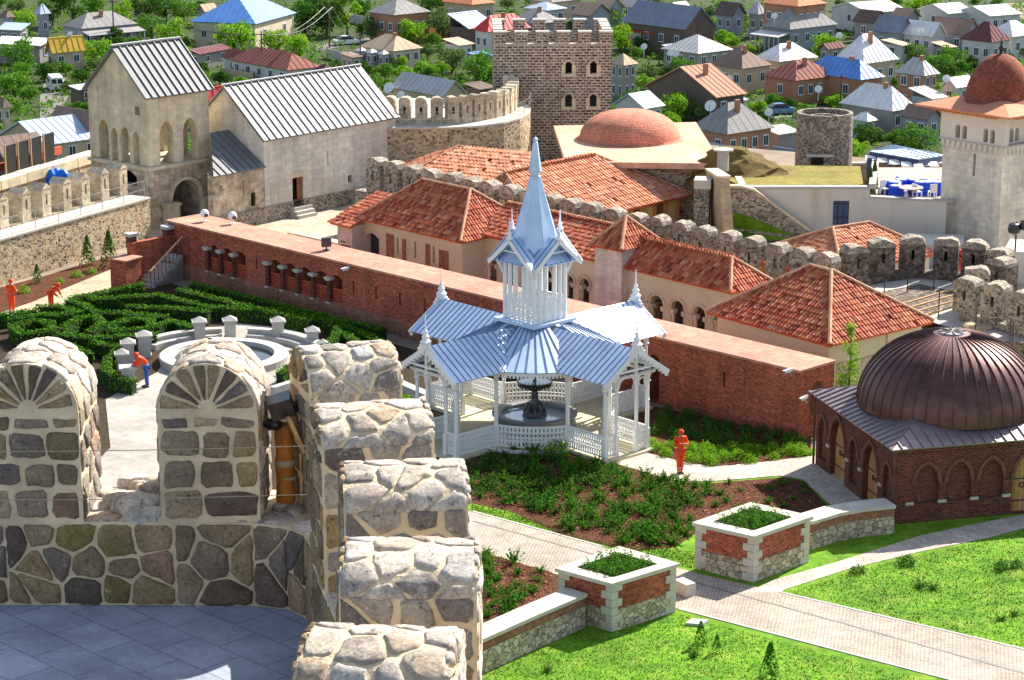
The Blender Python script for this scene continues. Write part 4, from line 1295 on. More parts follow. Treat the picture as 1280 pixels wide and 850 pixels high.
wall_open(g, T0 + tr * (TRL - .55) + tl * .55, tl, TLL - .55, ZF, ZE, .55, [(.5, 1.5, ZF, 5.4, 'pointed', None), (2.1, 3.1, ZF, 5.4, 'pointed', None), (3.6, 4.5, ZF, 5.4, 'pointed', None)], tr)
wall_open(g, T0 + tr * .55 + tl * (TLL - .55), tr, TRL - 1.1, ZF, ZE, .55, [(.4, 1.5, ZF, 5.4, 'pointed', None), (2.0, 3.1, ZF, 5.4, 'pointed', None)], tl)
for k in (0, TRL - .5):   # gables
    o = T0 + tr * k
    for e in (0, .5):
        q = [up(o + tr * e, ZE), up(o + tr * e + tl * TLL, ZE), up(o + tr * e + tl * TLL / 2, ZR)]
        g.poly(q if e else q[::-1])
g.build('belfry', M['ashlar_cream'], tw_)
g = MB()
for t_ in ((b[1] + b[2]) / 2,):
    q = T0 + tr * t_ + tl * .25
    g.cyl(up(q, ZF), .34, .34, .12, 12); g.cyl(up(q, ZF + .12), .26, .24, 1.45, 12); g.lathe(up(q, ZF + 1.5), [(.24, 0), (.36, .12), (.38, .3)], 12)
g.build('column', M['ashlar_grey'], tw_)
g = MB(); q = T0 + tl * .7 - tr * .02; g.obox(up(q, 6.75), tl * .42, tr * .03, Vector((0, 0, .5))); g.build('square_opening', M['dark_stone'] if 'dark_stone' in M else M['brown_wood'], tw_)
for s in (0, 1):
    g = MB()
    e0 = up(T0 + tl * (-.25 if s == 0 else TLL + .25) - tr * .25, ZE - .14); e1 = e0 + tr * (TRL + .5)
    r0 = up(T0 + tl * TLL / 2 - tr * .25, ZR + .12); r1 = r0 + tr * (TRL + .5)
    seam_slab(g, e0, e1, r1, r0, .50, .12, .05, .07, 0, 1)
    g.build('roof_slope', [M['zinc'], M['iron_seam']], tw_)
g = MB(); g.bar(r0 - tr * .03 + Vector((0, 0, .07)), r1 + tr * .03 + Vector((0, 0, .07)), .24, .1); g.build('ridge_cap', M['zinc_old'], tw_)
# ------------------------------------------------------------------ left rampart with house-shaped merlons
RZt = 2.47
wl0 = Vector((-27.14, 119.79, 0)); wd = Vector((.466, .885, 0)).normalized(); wnrm = Vector((wd.y, -wd.x, 0))   # towards the garden
ra = thing('rampart_wall', 'left rampart of tan rubble with a railed walk and small gabled merlons', 'wall', wl0)
g = MB(); g.obox(wl0 - wd * 6, wd * 19.4, -wnrm * 1.5, Vector((0, 0, RZt - .1))); g.build('rubble_face', M['rubble_tan'], ra)
g = MB(); g.obox(up(wl0 - wd * 6 + wnrm * .06, RZt - .097), wd * 19.4, -wnrm * 1.56, Vector((0, 0, .1))); g.build('walk_paving', M['concrete'], ra)
g = MB(); g.obox(wl0 - wd * 6 - wnrm * 1.503, wd * 18.6, -wnrm * .85, Vector((0, 0, RZt + .12))); g.build('parapet', M['rubble_tan'], ra)
for px, py in ((-20, 304), (4, 295), (32, 286), (57, 278), (83, 267), (106, 256), (130, 246), (153, 238)):
    t_ = facet(wl0 - wnrm * 1.6, wd, px, 2.6)
    c = wl0 - wnrm * 1.95 + wd * t_
    merlon(ra, up(c, RZt - .02), wnrm, .72, .95, 1.95, [M['cream_merlon'], M['dark'], M['cream_merlon']], 'gable', True)
g = MB()
for i in range(10):
    q = wl0 + wd * (-4.5 + 1.95 * i) - wnrm * .12
    g.bar(up(q, RZt), up(q, RZt + 1.0), .035)
for h in (.5, 1.0):
    g.bar(up(wl0 - wd * 5 - wnrm * .12, RZt + h), up(wl0 + wd * 13.2 - wnrm * .12, RZt + h), .03)
g.build('iron_railing', M['steel'], ra)
ow = thing('outer_wall', 'outer rubble wall with pale coping blocks behind the left rampart', 'wall', (-29, 136, 0))
o0 = Vector((-32.2, 129.3, 0)); o1 = Vector((-25.9, 144.4, 0)); od = (o1 - o0).normalized(); on = Vector((od.y, -od.x, 0))
g = MB(); g.obox(o0, o1 - o0, -on * .8, Vector((0, 0, 2.35))); g.obox(o0 + on * .003, o1 - o0, on * 1.1, Vector((0, 0, 1.3))); g.build('rubble_face', M['rubble_tan'], ow)
for i in range(6):
    L = (o1 - o0).length / 6
    g = MB(); g.obox(up(o0 + od * (L * i + .04) + on * .08, 2.36), od * (L - .08), -on * .96, Vector((0, 0, .55 + .03 * (i % 2)))); g.build('coping_block', M['ashlar_cream'], ow)
g = MB()
c = W(66, 226, 2.0)
for i in range(9):
    g.lathe(c + Vector((random.uniform(-.9, .7), random.uniform(-.4, .4), 0)), [(.5, 0), (.55, .25), (.42, .55), (.2, .75), (0, .8)], 9, random.uniform(.5, 1), random.uniform(.5, .9))
g.boxb(c - Vector((0, 0, .8)), (1.4, .8, .8), .5)
tag(g.build('tarpaulin', M['tarp']), 'crumpled bright blue tarpaulin heap on the ledge behind the rampart merlons', 'tarpaulin')
# ------------------------------------------------------------------ curved wall with cream merlons
bw = thing('curved_wall', 'curved rubble bastion wall with a ring of cream merlons before the dark tower', 'wall', (-3, 142, 0))
BZ = 4.4
edge = [W(x, y, BZ) for x, y in ((478, 159.5), (492, 159.5), (560, 159), (600, 157), (630, 153), (650, 147.5), (661, 141), (664, 134), (650, 124))]
outer = [(p.x, p.y) for p in edge] + [(-1, 157), (-9, 157)]
g = MB(); g.prism(outer, 0, BZ - .12); g.build('rubble_face', M['rubble_tan'], bw)
g = MB(); g.prism([(p[0] * 1.0, p[1] - .05) for p in outer], BZ - .117, BZ); g.build('walk_paving', M['concrete'], bw)
mp = [W(x, y, BZ) for x, y in ((488, 153), (507, 153.5), (527, 154), (546, 154), (565, 153.4), (581, 152), (595, 150.4), (608, 148.4), (619, 146), (628, 143.4), (634.5, 140.4), (639, 137), (641.5, 133), (641, 128.5), (636, 124.5))]
for i, p in enumerate(mp):
    d = (mp[min(i + 1, len(mp) - 1)] - mp[max(i - 1, 0)]).normalized()
    nn = Vector((d.y, -d.x, 0))
    merlon(bw, up(p, BZ - .02), nn, .74, .7, 1.72, [M['cream_merlon'], M['dark'], M['cream_merlon']], 'round', True, .02)
g = MB(); g.strip([(p.x, p.y) for p in mp], .55, BZ, BZ + .32); g.build('parapet', M['cream_merlon'], bw)
g = MB()
for i, p in enumerate(edge[:-1]):
    q = edge[i + 1]
    for f in (0, .5):
        r_ = p.lerp(q, f); g.bar(up(r_ + Vector((0, .15, 0)), BZ), up(r_ + Vector((0, .15, 0)), BZ + .95), .025)
    for h in (.5, .95): g.bar(up(p + Vector((0, .15, 0)), BZ + h), up(q + Vector((0, .15, 0)), BZ + h), .02)
g.build('iron_railing', M['steel'], bw)
# ------------------------------------------------------------------ square tower
YS = 157.0
S0 = Vector(((617 - 640) / FPX * (YS * _c + 19 * _s), YS, 0)); sdv = Vector((7.5, .15, 0)).normalized(); snv = Vector((-sdv.y, sdv.x, 0))
SL = 8.05; SZ = zat(56, YS)
stw = thing('square_tower', 'square crenellated tower of dark basalt with four cream framed windows', 'tower', S0)
g = MB()
wx = [facet(S0, sdv, x, 8) for x in (711, 742)]
zz = [zat(91, YS + .4), zat(132, YS + .4)]
wall_open(g, S0, sdv, SL, 0, SZ, .6, [(t - .24, t + .24, 0, z0, 'flat', None) for t, z0 in ()] + [(wx[0] - .22, wx[0] + .22, zz[0], zz[0] + .55, 'round', .45)] + [(wx[1] - .22, wx[1] + .22, zz[0], zz[0] + .55, 'round', .45)], snv, backs=1)
g.obox(S0 + snv * .6, sdv * .6, snv * 6.4, Vector((0, 0, SZ))); g.obox(S0 + snv * .6 + sdv * (SL - .6), sdv * .6, snv * 6.4, Vector((0, 0, SZ)))
g.obox(S0 + snv * 7.0, sdv * SL, snv * .6, Vector((0, 0, SZ)))
g.obox(up(S0 + snv * .6 + sdv * .6, SZ - 1.2), sdv * (SL - 1.2), snv * 6.4, Vector((0, 0, .3)))
g.build('wall', [M['basalt'], M['dark']], stw)
for t in wx:
    for z in zz:
        g = MB()
        ap = arcpts(t - .36, t + .36, z + .55, 'round')
        for a, b_ in zip(ap[:-1], ap[1:]):
            g.bar(S0 + sdv * a[0] - snv * .03 + Vector((0, 0, a[1])), S0 + sdv * b_[0] - snv * .03 + Vector((0, 0, b_[1])), .09, .26, -snv)
        for s in (-.36, .36): g.obox(up(S0 + sdv * (t + s - .13) - snv * .075, z - .05), sdv * .26, snv * .09, Vector((0, 0, .62)))
        g.obox(up(S0 + sdv * (t - .5) - snv * .1, z - .22), sdv * 1.0, snv * .115, Vector((0, 0, .18)))
        w_ = g.build('window', M['ashlar_cream'], stw)
        if z == zz[1]:
            g = MB()
            q = S0 + sdv * (t - .23) - snv * .012
            ap = arcpts(0, .46, z + .55, 'round')
            g.poly([up(q, z), up(q + sdv * .46, z)] + [up(q + sdv * a[0], a[1]) for a in ap[::-1]])
            g.build('opening', M['dark'], w_)
def tmerlon(c, n):
    g = MB(); s = Vector((-n.y, n.x, 0)); o = c - s * .43 - n * .3
    g.obox(up(o, SZ + .003), s * .86, n * .6, Vector((0, 0, .78)))
    g.mi = 1; g.obox(up(o - s * .03 - n * .03, SZ + .785), s * .92, n * .66, Vector((0, 0, .12)))
    g.build('merlon', [M['basalt'], M['cap_stone']], stw)
for i in range(6):
    f = .43 + i * (SL - .86) / 5
    tmerlon(S0 + sdv * f + snv * .3, snv); tmerlon(S0 + sdv * f + snv * 7.3, snv)
    if 0 < i < 5:
        tmerlon(S0 + snv * (7.6 / 7.62 * f) + sdv * .3, sdv); tmerlon(S0 + snv * (7.6 / 7.62 * f) + sdv * (SL - .3), sdv)
g = MB(); g.obox(up(S0 - snv * .02, SZ + .0015), sdv * SL, snv * .62, Vector((0, 0, .05))); g.build('parapet_cap', M['cap_stone'], stw)
# ------------------------------------------------------------------ red domed building
DZ = 3.6
q4 = [W(707, 202, DZ), W(902.5, 204.5, DZ), W(870, 152.5, DZ), W(692, 157, DZ)]
db = thing('domed_shrine', 'building with a broad terracotta brick dome on a pale orange flat roof', 'shrine', q4[0])
g = MB(); g.prism([(p.x, p.y) for p in q4], DZ - .36, DZ, True, True); g.build('flat_roof', M['dome_apron'], db)
cc = (q4[0] + q4[1] + q4[2] + q4[3]) / 4
g = MB(); g.prism([tuple((cc + (p - cc) * .84)[:2]) for p in q4], 0, DZ - .363); g.build('wall', M['rubble_tan'], db)
dc = W(787.5, 173, DZ)
rd = 63.5 / (FPX / ((dc.y) * _c + (CAMH - DZ) * _s))
g = MB(); g.smooth = True
hz = zat(137, dc.y) - DZ
g.lathe(dc, [(rd * 1.06, .003), (rd * 1.0, .05)] + [(rd * math.cos(math.pi / 2 * i / 14) ** .85 if i < 14 else 0, hz * math.sin(math.pi / 2 * i / 14)) for i in range(1, 15)], 48)
g.build('dome', M['dome_brick'], db)
# ------------------------------------------------------------------ orange tiled hall in front of it
oh = thing('tiled_hall', 'wide hall with orange clay tile roof and yellow wall behind the merlons', 'hall', W(790, 262, 0))
A_ = W(743, 195, 3.9); D_ = W(782, 263, 1.6); C_ = W(866, 243.5, 1.6); B_ = W(873, 221.5, 3.35); N_ = W(842, 229, 3.35)
ed = (C_ - D_).normalized()
nr = Vector((-ed.y, ed.x, 0))
if nr.y < 0: nr = -nr
D_ = D_ - ed * 7.5; Bk2 = C_ + nr * 7.8; Lc = D_ + nr * 7.8; A2 = A_; A3 = A_ - ed * 8.0
g = MB()
for P_, Q_, S_, T_ in ((D_, C_, A2, A3), (C_, Bk2, A2, A2), (Bk2, Lc, A3, A2), (Lc, D_, A3, A3)): tile_slope(g, P_, Q_, S_, T_, .26, .42)
g.build('roof', [M['tile_orange'], M['terracotta']], oh)
g = MB()
for P_, Q_ in ((C_, A2), (Bk2, A2), (A2, A3), (D_, A3)): ridge_caps(g, P_ + Vector((0, 0, .06)), Q_ + Vector((0, 0, .08)), .08)
g.build('ridge_tiles', M['tile_ridge'], oh)
nr = Vector((-ed.y, ed.x, 0))
mid_ = (D_ + C_ + Bk2 + Lc) / 4
g = MB(); g.prism([tuple((mid_ + (p - mid_) * .88)[:2]) for p in (D_, C_, Bk2, Lc)], 0, 1.57); g.build('wall', M['yellow_wall'], oh)
w0, w1 = mid_ + (D_ - mid_) * .88, mid_ + (C_ - mid_) * .88
nr = Vector((ed.y, -ed.x, 0)); nr = nr if nr.y < 0 else -nr
for i in range(6):
    q = w1.lerp(w0, (i + .1) / 11) + nr * .1
    g = MB(); g.boxb(up(q, 0), (.16, .12, 1.56), math.atan2(ed.y, ed.x)); g.build('post', M['orange_wood'], oh)
for i in (1, 3):
    q = w1.lerp(w0, (i + .6) / 11) + nr * .04
    g = MB(); g.boxb(up(q, .3), (.5, .1, 1.2), math.atan2(ed.y, ed.x)); g.build('door', M['brown_wood'], oh)
# second orange roof further left
o2 = thing('tiled_outbuilding', 'low building with orange clay roof below the curved bastion wall', 'building', W(575, 210, 2.4))
P1 = W(573, 184, 3.6)
c1_, c2_, c3_ = W(503, 223, 2.2), W(652, 238, 2.2), W(664, 212, 2.8)
c4_ = W(500, 205, 2.2)
g = MB()
tile_slope(g, c1_, c2_, c3_, P1, .26, .42); tile_slope(g, c4_, c1_, P1, P1, .26, .42)
g.build('roof', [M['tile_orange'], M['terracotta']], o2)
g = MB(); ridge_caps(g, c1_ + Vector((0, 0, .05)), P1 + Vector((0, 0, .05))); ridge_caps(g, P1 + Vector((0, 0, .05)), c3_ + Vector((0, 0, .05))); g.build('ridge_tiles', M['tile_ridge'], o2)
mid_ = (c1_ + c2_ + c3_ + P1) / 4
g = MB(); g.prism([tuple((mid_ + (p - mid_) * .85)[:2]) for p in (c1_, c2_, c3_, P1)], 0, 2.15); g.build('wall', M['plaster'], o2)
# ------------------------------------------------------------------ inner crenellated rampart
KZ = 3.4
kp = [(472, 196), (494, 200), (518, 204), (541, 208), (567, 213.5), (591, 219.5), (614, 225), (639, 230), (666, 236), (690, 241), (715, 247), (741, 253.5), (769, 260), (796, 266), (824, 271), (854, 277), (881, 283), (912, 289), (942, 295), (974, 302), (1004, 308), (1034, 315)]
K0, K1 = W(472, 196, KZ + 1.1), W(1034, 315, KZ)
kd = (K1 - K0); kd.z = 0; kd.normalize(); kn = Vector((kd.y, -kd.x, 0))
kn = kn if kn.y < 0 else -kn
K0.z = 0
kr = thing('inner_rampart', 'long grey rubble rampart with round topped merlons crossing behind the tiled roofs', 'wall', K0)
KW = [M['rubble_grey'], M['dark'], M['rubble_cap']]
KL = Vector((K1.x - K0.x, K1.y - K0.y, 0)).length
def kz(t): return KZ + 1.1 * (1 - t / KL)
g = MB(); g.obox(K0 - kd * 1.5 + kn * .42, kd * (KL + 2.4) - Vector((0, 0, 1.1)), -kn * .84, Vector((0, 0, KZ - .98))); g.build('rubble_face', M['rubble_grey'], kr)
ktk = []
for px, py in kp:
    t_ = facet(K0, kd, px, 3.2)
    ktk.append(t_)
    merlon(kr, up(K0 + kd * t_, kz(t_) - 2.1), kn, 1.10, .8, 2.1 + random.uniform(-.06, .06), KW, 'round', True, .05)
# bastion at its right end
bz = 3.3
kb = thing('round_bastion', 'round bastion with weathered dark merlons in front of the pale mosque tower', 'bastion', W(1140, 350, 0))
bl = [(1068, 308), (1102, 301), (1141, 297), (1184, 299), (1220, 303), (1250, 312), (1254, 324)]
bw2 = [W(x, y, bz) for x, y in bl]
cbz = W(1150, 322, bz)
for i, p in enumerate(bw2):
    nn = (cbz - p); nn.z = 0; nn.normalize()
    nn = (nn + Vector((0, -.8, 0))).normalized()
    merlon(kb, up(p, bz - 1.75), nn, 1.25, .85, 1.85, [M['rubble_char'], M['dark'], M['rubble_cap']], 'round', True, .06)
g = MB(); g.strip([(p.x, p.y) for p in [W(1034, 317, bz)] + bw2], .9, 0, bz - 1.72); g.build('rubble_face', M['rubble_char'], kb)
kb2 = thing('return_wall', 'short rubble wall with grey merlons and a wrapped lamp niche right of the bastion', 'wall', W(1240, 400, 0))
b3 = [W(x, y, bz) for x, y in ((1222, 333), (1212, 346), (1247, 353), (1280, 364), (1310, 372))]
for i, p in enumerate(b3):
    merlon(kb2, up(p, bz - 1.75), kn if i else Vector((-.2, -1, 0)), 1.2, .85, 1.75, KW, 'round', i > 0, .06)
g = MB(); g.strip([(p.x, p.y) for p in b3], .88, 0, bz - 1.72); g.build('rubble_face', M['rubble_grey'], kb2)
# sunk pit with timber rails inside the bastion
pit = thing('stone_pit', 'sunk dark stone apron with timber rails inside the round bastion', 'stonework', W(1130, 375, 0))
g = MB(); g.prism([tuple(p[:2]) for p in G([(1078, 378), (1105, 358), (1150, 352), (1190, 362), (1200, 380), (1160, 396), (1110, 396)], 1.2)], 0, 1.22); g.build('stone_apron', M['rubble_char'], pit)
for i in range(4):
    g = MB(); a, b_ = W(1135 + 4 * i, 378 + 6 * i, 1.5), W(1196 + 2 * i, 360 + 7 * i, 1.5); g.bar(a, b_, .07); g.build('timber_rail', M['lumber'], pit)
for px, py, h in ((1105, 372, 1.3), (1134, 366, 1.3), (1167, 364, 1.3), (1192, 368, 1.2), (1173, 396, 1.3), (1219, 420, 1.3), (1262, 432, 1.3), (1265, 436, 1.3)):
    g = MB(); q = W(px, py, 1.2); g.bar(q, q + Vector((0, 0, h)), .05)
    tag(g.build('iron_post', M['iron']), 'thin dark iron railing post along the bastion walk', 'post', 'iron posts along the bastion walk')
g = MB(); g.lathe(W(1223, 409, 1.2), [(.75, 0), (.75, .12), (.6, .2), (.5, .14), (0, .12)], 20); tag(g.build('well_ring', M['sand_stone']), 'low round stone ring on the walk below the wrapped lamp', 'well')
# ------------------------------------------------------------------ museum with hipped tile roof
def tiled_hip(parent, F, a, l1, l2, ze, rise, oh=.35, mat='tile', ridge_along='l1', rl=None):
    """hip roof over the rectangle with front corner F; ridge parallel to l1 or l2"""
    F = Vector((F[0], F[1], 0))
    c1, c2, c3, c4 = rect_from(F, a, l1, l2)     # F, right, back, left
    c1, c2, c3, c4 = [up(p, ze) for p in (c1, c2, c3, c4)]
    w = min(l1, l2)
    if ridge_along == 'l1':
        m0, m1 = (c1 + c2) / 2, (c4 + c3) / 2
        d = (m1 - m0).normalized()
        k = l2 / 2 if rl is None else (l1 - rl) / 2
        r0, r1 = m0 + d * k, m1 - d * k
        r0 = up(r0, ze + rise); r1 = up(r1, ze + rise)
        slopes = [(c4, c1, r0, r1), (c2, c3, r1, r0), (c1, c2, r0, r0), (c3, c4, r1, r1)]
        hips = [(c1, r0), (c2, r0), (c3, r1), (c4, r1), (r0, r1)]
    else:
        m0, m1 = (c1 + c4) / 2, (c2 + c3) / 2
        d = (m1 - m0).normalized()
        k = l1 / 2 if rl is None else (l2 - rl) / 2
        r0, r1 = up(m0 + d * k, ze + rise), up(m1 - d * k, ze + rise)
        slopes = [(c1, c2, r1, r0), (c3, c4, r0, r1), (c4, c1, r0, r0), (c2, c3, r1, r1)]
        hips = [(c1, r0), (c4, r0), (c2, r1), (c3, r1), (r0, r1)]
    for A, B, RB, RA in slopes:
        g = MB(); tile_slope(g, A, B, RB, RA)
        g.build('roof_slope', [M[mat], M['terracotta']], parent)
    g = MB()
    for p, q in hips:
        if (q - p).length > .3: ridge_caps(g, p + Vector((0, 0, .05)), q + Vector((0, 0, .07)))
    g.build('ridge_tiles', M['tile_ridge'], parent)
# directions shared by the courtyard: along the brick wall (to the right and nearer) and across it
al = math.atan2(bd.y, bd.x)
def axis_pair(F, L, Rr):
    e1, e2 = L - F, Rr - F
    a1, a2 = math.atan2(e1.y, e1.x), math.atan2(e2.y, e2.x)
    d = (a1 - a2 - math.pi / 2) / 2
    while d > math.pi / 2: d -= math.pi
    while d < -math.pi / 2: d += math.pi
    a = a2 + d
    return a, Vector((e1.x, e1.y)).length, Vector((e2.x, e2.y)).length
# hip roofed stone house at right
zE = 3.2
F, L, Rr = W(1037, 432, zE), W(885, 390, zE), W(1165, 402, zE)
a, l1, l2 = axis_pair(F, L, Rr)
hb = thing('tiled_house', 'square stone house with large red clay hip roof beside the copper dome', 'house', (F.x, F.y, 0))
tiled_hip(hb, F, a, l1, l2, zE, 2.15, ridge_along='l1', rl=max(.7, l1 - l2 + .3))
er_, el_ = Vector((math.cos(a), math.sin(a), 0)), Vector((-math.sin(a), math.cos(a), 0))
f0h = Vector((F.x, F.y, 0)) + er_ * .35 + el_ * .35
g = MB()
wL, wR = l1 - .7, l2 - .7
tA, tB = [facet(f0h, er_, x, 2.2) for x in (1117, 1136)]
wall_open(g, f0h, er_, wR, 0, zE - .1, .4, [(tA, tB, .8, 1.9, 'round', .3), (min(tB + .35, wR - .5), min(tB + 1.1, wR - .05), .8, 2.0, 'round', .3)], el_, backs=1)
g.obox(f0h + el_ * .4, er_ * .4, el_ * (wL - .4), Vector((0, 0, zE - .1)))
g.obox(f0h + er_ * (wR - .4) + el_ * .4, er_ * .4, el_ * (wL - .4), Vector((0, 0, zE - .1)))
g.obox(f0h + er_ * .4 + el_ * (wL - .4), er_ * (wR - .8), el_ * .4, Vector((0, 0, zE - .1)))
g.build('wall', [M['plaster'], M['dark']], hb)
g = MB(); g.obox(f0h + er_ * .5 - el_ * .03, er_ * (wR * .45), el_ * .028, Vector((0, 0, 2.2))); g.build('stone_facing', M['old_blocks'], hb)
g = MB()
t_ = facet(f0h, er_, 1107, 2)
g.obox(f0h + er_ * t_ - el_ * .08, er_ * .3, el_ * .078, Vector((0, 0, zE - .12))); g.build('pilaster', M['plaster'], hb)
# right-hand arcade
zA = 3.3
A_, B_, C_ = W(778, 334, zA), W(913, 366, zA), W(957, 354, zA)
ad = (B_ - A_); ad.z = 0; AL = ad.length; ad.normalize(); an_ = Vector((-ad.y, ad.x, 0))
ar = thing('arcade', 'cream arcade with horseshoe arches and a red tile roof right of the pavilion', 'arcade', (A_.x, A_.y, 0))
dep = (C_ - B_).length
a0_ = Vector((A_.x, A_.y, 0)); st_ = a0_ - ad * 1.0
g = MB()
tile_slope(g, up(st_, zA), up(a0_ + ad * AL, zA), up(a0_ + ad * (AL - dep * .5) + an_ * dep * .55, zA + 1.15), up(st_ + an_ * dep * .55, zA + 1.15))
g.build('roof_slope', [M['tile'], M['terracotta']], ar)
g = MB(); tile_slope(g, up(a0_ + ad * AL, zA), up(a0_ + ad * AL + an_ * dep * 1.1, zA), up(a0_ + ad * (AL - dep * .5) + an_ * dep * .55, zA + 1.15), up(a0_ + ad * (AL - dep * .5) + an_ * dep * .55, zA + 1.15))
tile_slope(g, up(a0_ + ad * AL + an_ * dep * 1.1, zA), up(st_ + an_ * dep * 1.1, zA), up(st_ + an_ * dep * .55, zA + 1.15), up(a0_ + ad * (AL - dep * .5) + an_ * dep * .55, zA + 1.15))
g.build('roof_slope', [M['tile'], M['terracotta']], ar)
g = MB(); pk_ = up(a0_ + ad * (AL - dep * .5) + an_ * dep * .55, zA + 1.2); ridge_caps(g, up(st_ + an_ * dep * .55, zA + 1.2), pk_); ridge_caps(g, up(a0_ + ad * AL, zA + .05), pk_); ridge_caps(g, up(a0_ + ad * AL + an_ * dep * 1.1, zA + .05), pk_); g.build('ridge_tiles', M['tile_ridge'], ar)
f1 = a0_ + ad * (-1.0) + an_ * .3
def arches(parent, p, d, nI, L, zt, px_list, zs=1.75, back=True, w=.30, zb=.35):
    g = MB()
    ops = [(facet(p, d, x0, 2), facet(p, d, x1, 2), zb, zs, 'round', None) for x0, x1 in px_list]
    wall_open(g, p, d, L, 0, zt, w, ops, nI)
    g.build('arcade_wall', M['plaster'], parent)
    for t0, t1, *_ in ops:
        g = MB()
        for o, s in ((.03, -1),):
            ap = arcpts(t0 - .16, t1 + .16, zs, 'round', 12)
            for a, b in zip(ap[:-1], ap[1:]): g.bar(p + d * a[0] - nI * .02 + Vector((0, 0, a[1])), p + d * b[0] - nI * .02 + Vector((0, 0, b[1])), .05, .10, -nI)
        g.build('arch_moulding', M['ashlar_cream'], parent)
        for t in (t0 + .05, t1 - .05):
            g = MB(); q = p + d * t + nI * w / 2
            g.cyl(up(q, zb), .10, .09, zs - zb - .25, 8); g.boxb(up(q, zs - .25), (.28, .3, .22), math.atan2(d.y, d.x)); g.build('column', M['ashlar_cream'], parent)
        g = MB(); g.bar(up(p + d * t0 + nI * w * .5, .95), up(p + d * t1 + nI * w * .5, .95), .06)
        for i in range(6): g.bar(up(p + d * (t0 + (t1 - t0) * i / 6) + nI * w * .5, zb), up(p + d * (t0 + (t1 - t0) * i / 6) + nI * w * .5, .95), .02)
        g.build('railing', M['iron'], parent)
arches(ar, f1, ad, an_, AL + .7, zA - .1, [(790, 803), (812, 829), (838, 855), (866, 882), (892, 907)])
g = MB(); g.obox(f1 + an_ * (dep * 1.0 - .3), ad * (AL + .7), an_ * .3, Vector((0, 0, zA - .1))); g.build('back_wall', M['rubble_dark'], ar)
g = MB(); g.obox(f1 + ad * (AL + .4) + an_ * .3, ad * .3, an_ * (dep - .6), Vector((0, 0, zA - .1))); g.build('end_wall', M['salmon_plaster'], ar)
# pavilion with pyramid roof
zP = 4.2
F, L, Rr = W(776.6, 313.6, zP), W(742.5, 307, zP), W(826, 301.6, zP)
a, l1, l2 = axis_pair(F, L, Rr)
l1 = 1.95; l2 = 2.9
pv = thing('pavilion', 'square grey stone pavilion with a small pyramid of red tiles between two arcades', 'pavilion', (F.x, F.y, 0))
cs = [up(p, zP) for p in rect_from(F, a, l1, l2)]
pk_ = up((cs[0] + cs[2]) / 2, zP + 1.25)
for i in range(4):
    g = MB(); tile_slope(g, cs[i], cs[(i + 1) % 4], pk_, pk_, .2, .32); g.build('roof_slope', [M['tile'], M['terracotta']], pv)
g = MB()
for p in cs: ridge_caps(g, p + Vector((0, 0, .04)), pk_ + Vector((0, 0, .05)), .11)
g.build('ridge_tiles', M['tile_ridge'], pv)
cm = (cs[0] + cs[2]) / 2
g = MB(); g.prism([tuple((cm + (p - cm) * .88)[:2]) for p in cs], 0, zP - .02); g.build('wall', M['ashlar_grey'], pv)
# left arcade of the museum
zB = 3.25
A_, B_ = W(576, 287, zB), W(742, 325, zB)
gdv = (B_ - A_); gdv.z = 0; GL = gdv.length; gdv.normalize(); gn = Vector((-gdv.y, gdv.x, 0))
ga = thing('arcade', 'cream arcade with a red tile roof running behind the gazebo spire', 'arcade', (A_.x, A_.y, 0))
g0 = Vector((A_.x, A_.y, 0)); gdp = 2.6
g = MB(); tile_slope(g, up(g0, zB), up(g0 + gdv * (GL + .3), zB), up(g0 + gdv * (GL + .3) + gn * gdp, zB + 1.15), up(g0 + gdv * .8 + gn * gdp, zB + 1.15)); g.build('roof_slope', [M['tile'], M['terracotta']], ga)
g = MB(); tile_slope(g, up(g0 + gdv * (GL + .3) + gn * gdp * 2, zB), up(g0 + gn * gdp * 2, zB), up(g0 + gdv * .8 + gn * gdp, zB + 1.15), up(g0 + gdv * (GL + .3) + gn * gdp, zB + 1.15)); g.build('roof_slope', [M['tile'], M['terracotta']], ga)
g = MB(); ridge_caps(g, up(g0 + gdv * .8 + gn * gdp, zB + 1.2), up(g0 + gdv * (GL + .3) + gn * gdp, zB + 1.2)); g.build('ridge_tiles', M['tile_ridge'], ga)
f2 = g0 + gn * .3 + gdv * .15
arches(ga, f2, gdv, gn, GL, zB - .1, [(585, 598), (608, 621), (631, 644), (654, 667), (677, 690), (706, 717), (724, 737)])
g = MB(); g.obox(f2 + gn * 2.6, gdv * GL, gn * .3, Vector((0, 0, zB - .1))); g.build('back_wall', M['rubble_dark'], ga)
# museum block
zM = 3.1
F, L = W(575.7, 303.0, zM), W(446, 272.5, zM)
fl = L - F; fl.z = 0
a = math.atan2(fl.y, fl.x) - math.pi / 2
ml1, ml2 = fl.length, 5.4
mu = thing('museum', 'stone museum house with a dark red tile hip roof and narrow slit windows', 'museum', (F.x, F.y, 0))
tiled_hip(mu, F, a, ml1, ml2, zM, 2.0, ridge_along='l1', rl=ml1 - 4.6)
er_, el_ = Vector((math.cos(a), math.sin(a), 0)), Vector((-math.sin(a), math.cos(a), 0))
f0 = Vector((F.x, F.y, 0)) + er_ * .35 + el_ * .3
g = MB()
sl_ = [facet(f0, el_, x, 2.2) for x in (542, 519, 497)]
dr_ = [facet(f0, el_, x, 1.6) for x in (474, 456)]
wall_open(g, f0, el_, ml1 - .6, 0, zM - .1, .4, [(s - .08, s + .08, 1.55, 2.45, 'flat', .25) for s in sl_] + [(dr_[0], dr_[1], .1, 2.1, 'seg', .39)], er_, backs=1)
g.obox(f0 + er_ * .4, er_ * (ml2 - 1.1), el_ * .4, Vector((0, 0, zM - .1)))
g.obox(f0 + er_ * (ml2 - 1.1) + el_ * .4, er_ * .4, el_ * (ml1 - 1.0), Vector((0, 0, zM - .1)))
